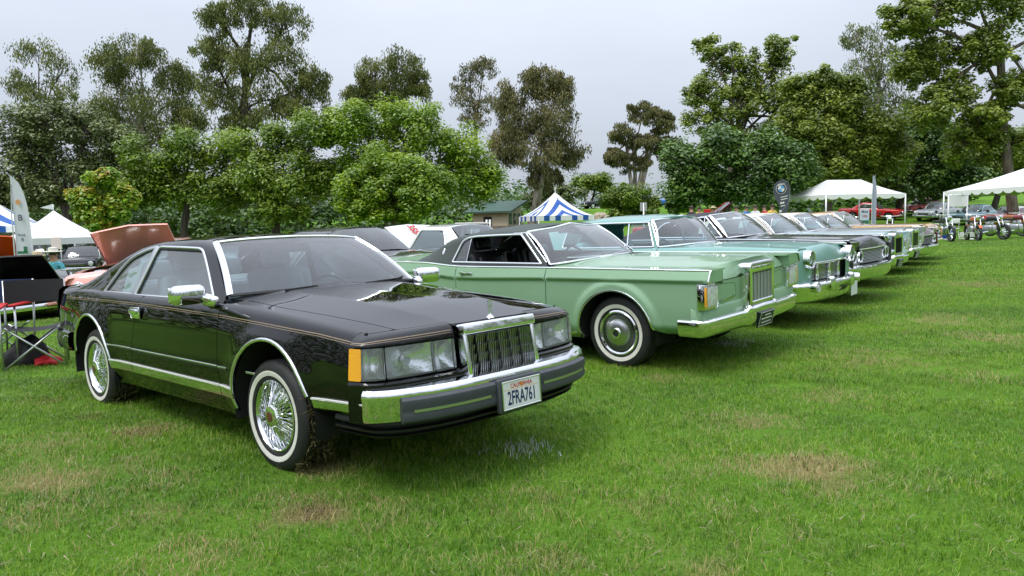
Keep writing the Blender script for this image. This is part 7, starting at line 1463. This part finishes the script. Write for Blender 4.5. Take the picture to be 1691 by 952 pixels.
for px, D, rz, sh, pn, ht, lb in ((1142, 36, 20, BLKS, KHAKI, None, 'person in black at the left of the group under the dark tree'), (1155, 38, 160, YELS, NAVY, None, 'person in yellow at the left of the group under the dark tree'), (1178, 40, 90, REDS, DENIM, STRAW, 'person in red shirt and straw hat behind the red chair'), (1232, 41, 200, BLUES, DENIM, None, 'person in bright blue shirt under the dark tree'), (1247, 38, 140, WHS, KHAKI, None, 'person in white beside the bright blue shirt'), (1275, 37, 180, YELS, DENIM, None, 'person in yellow left of the teardrop flag'), (1216, 39, 120, BLKS, DENIM, None, 'person in black right of the dark tree trunk'), (1262, 40, 100, REDS, NAVY, None, 'person in red left of the teardrop flag')):
    person(px, D, R(rz), lb, sh, pn, ht, group='people under the dark tree')
# ---- camp chairs and bags beside the black coupe
ALU = mat('aluminium_tube', (.55, .56, .57), .35, .9); CANB = mat('black_nylon', (.018, .018, .02), .7, bump=.2, bscale=80); CANN = mat('navy_nylon', (.015, .03, .10), .7); CANR = mat('red_nylon', (.50, .012, .015), .65, bump=.2, bscale=60)
def camp_chair(px, py, rz, label, back, arm):
    g_ = gpt(px, py); r_ = empty('camp_chair', g_, rz, label, 'chair', None); w, d, hs, hb = .56, .44, .44, .90
    for s in (-1, 1):
        MB().tube([(s*w/2, -d/2, 0), (-s*w/2*.9, -d/2+.02, hs)], .011, 7).build('leg', ALU, r_); MB().tube([(s*w/2, d/2, 0), (-s*w/2*.9, d/2-.02, hs)], .011, 7).build('leg', ALU, r_)
        MB().tube([(s*w/2, d/2, 0), (s*w/2, d/2+.08, hb)], .012, 7).build('back_post', ALU, r_); MB().tube([(s*w/2, -d/2, 0), (s*w/2, -d/2, .64)], .012, 7).build('arm_post', ALU, r_)
        MB().rbox((s*w/2, -.02, .655), (.07, d+.12, .025), .010, 2).build('armrest', arm, r_)
    MB().add(*gridmesh(np.array([[(x, y, hs-.05*(1-(2*x/w)**2)) for y in np.linspace(-d/2, d/2, 6)] for x in np.linspace(-w/2, w/2, 8)])), True).build('seat', CANB, r_)
    MB().add(*gridmesh(np.array([[(x, d/2+.03+.05*(z_-.45)+.05*(1-(2*x/w)**2), z_) for z_ in np.linspace(.66, hb, 5)] for x in np.linspace(-w/2, w/2, 8)])), True).build('backrest', back, r_)
    return r_
camp_chair(62, 606, R(28), 'folding camp chair with aluminium legs and black back left of the black coupe', CANB, CANR)
camp_chair(-2, 604, R(12), 'camp chair with navy back cut off by the left edge', CANN, CANR)
def heap(name, px, py, d, m, label, seed, cat):
    rng = np.random.default_rng(seed); bm = bmesh.new(); bmesh.ops.create_icosphere(bm, subdivisions=3, radius=1); ph = rng.uniform(0, 6, 6)
    for v in bm.verts:
        c = v.co; f = 1+.22*math.sin(3*c.x+ph[0])*math.cos(4*c.y+ph[1])+.12*math.sin(9*c.x+ph[2]+3*c.z)+.10*math.sin(8*c.y+ph[3]); v.co = Vector((c.x*d[0]*f, c.y*d[1]*f, max(c.z, -.35)*d[2]*f))
    for f in bm.faces: f.smooth = True
    me = bpy.data.meshes.new(name); bm.to_mesh(me); bm.free(); o = link(name, me, None, m); g_ = gpt(px, py); o.location = (g_.x, g_.y, g_.z+d[2]*.33); o.rotation_euler = (0, 0, rng.uniform(0, 3)); return tag(o, label, cat)
heap('carry_bag', 48, 602, (.22, .15, .22), CANB, 'black nylon bag slumped under the camp chair', 5, 'bag'); heap('cloth_bundle', 80, 602, (.19, .12, .07), CANR, 'crumpled red cloth on the grass beside the camp chair', 6, 'cloth')
# ---- sprayed white grass and torn turf
def tuft(name, px, py, n, rad, h, wid, m, label, seed):
    g_ = gpt(px, py); rng = np.random.default_rng(seed); V, Fq, tri, r_ = blades(n, 1, h*.5, h, wid, rng); c = rng.normal(0, rad, (n, 2)); k = len(V)//n; V[:, :2] = V[:, :2]+np.repeat(c-V[::k, :2][:n], k, 0); me = bpy.data.meshes.new(name); me.from_pydata(V.tolist(), [], sum(Fq, [])+tri); a_ = me.attributes.new('rnd', 'FLOAT', 'POINT'); a_.data.foreach_set('value', r_.astype(np.float32)); o = link(name, me, None, m); o.location = g_; return tag(o, label, 'grass', kind='stuff')
PAINTG = leafmat('paint_sprayed_blade', [(.45, .50, .45), (.72, .74, .76)], .1); STRAWM = leafmat('straw_blade', [(.09, .08, .03), (.17, .14, .06), (.30, .25, .12)], .2)
tuft('painted_grass', 872, 744, 140, .075, .055, .007, PAINTG, 'white sprayed grass in front of the black coupe', 1); tuft('painted_grass', 812, 744, 30, .06, .05, .005, PAINTG, 'faint white spray left of the white grass mark', 2); tuft('painted_grass', 1213, 571, 150, .13, .06, .007, PAINTG, 'white sprayed grass in front of the pale green coupe', 3)
for i, (px, py, n) in enumerate(((150, 691, 160), (228, 718, 200), (82, 666, 130), (525, 776, 260), (520, 850, 300), (1340, 772, 200), (205, 700, 90), (1190, 710, 60), (880, 690, 40))): tuft('dry_grass', px, py, n, .09, .04, .005, STRAWM, 'clump of torn dry turf lying on the lawn', 20+i)
def litter():                                # loose clippings scattered over the near lawn
    rng = np.random.default_rng(31); n = 1700; y = 2.4+8.5*rng.uniform(0, 1, n)**1.3; x = rng.uniform(-.75, .75, n)*y; a = rng.uniform(0, 6.28, n); L_ = rng.uniform(.012, .045, n); w_ = rng.uniform(.0015, .004, n); z = gz(x, y)+rng.uniform(.02, .045, n)
    V = []; F = []
    for i in range(n):
        d = Vector((math.cos(a[i]), math.sin(a[i]), rng.uniform(-.25, .25)))*L_[i]; s = Vector((-math.sin(a[i]), math.cos(a[i]), 0))*w_[i]; c = Vector((x[i], y[i], z[i])); k_ = len(V); V += [c-d-s, c-d+s, c+d]; F.append((k_, k_+1, k_+2))
    me = mesh('grass_clippings', V, F); a_ = me.attributes.new('rnd', 'FLOAT', 'POINT'); a_.data.foreach_set('value', np.repeat(rng.uniform(.4, 1, n), 3).astype(np.float32)); tag(link('grass_clippings', me, None, STRAWM), 'dry clippings scattered over the near lawn', 'clippings', kind='stuff')
litter()
# turf thrown up against the tyre treads of the black coupe
def tread_turf():
    rng = np.random.default_rng(9); ty = [o for o in BLACK.children if o.name.startswith('tyre')]
    for x, n in ((0, 420), (-2.756, 200)):
        V = []; F = []
        for _ in range(n):
            a = rng.uniform(R(-62), R(38)); y = -.742+rng.uniform(-.085, .13); r_ = .325+abs(rng.normal(0, .012)); p = Vector((x+r_*math.cos(a), y, .313+r_*math.sin(a))); d = Vector(rng.normal(0, 1, 3))*.014; q = Vector(rng.normal(0, 1, 3))*.0025; b = len(V); V += [p-d-q, p-d+q, p+d]; F.append((b, b+1, b+2))
        me = mesh('stuck_turf', V, F); a_ = me.attributes.new('rnd', 'FLOAT', 'POINT'); a_.data.foreach_set('value', np.repeat(rng.uniform(0, 1, n), 3).astype(np.float32)); tag(link('stuck_turf', me, BLACK, STRAWM), kind='stuff')
tread_turf()
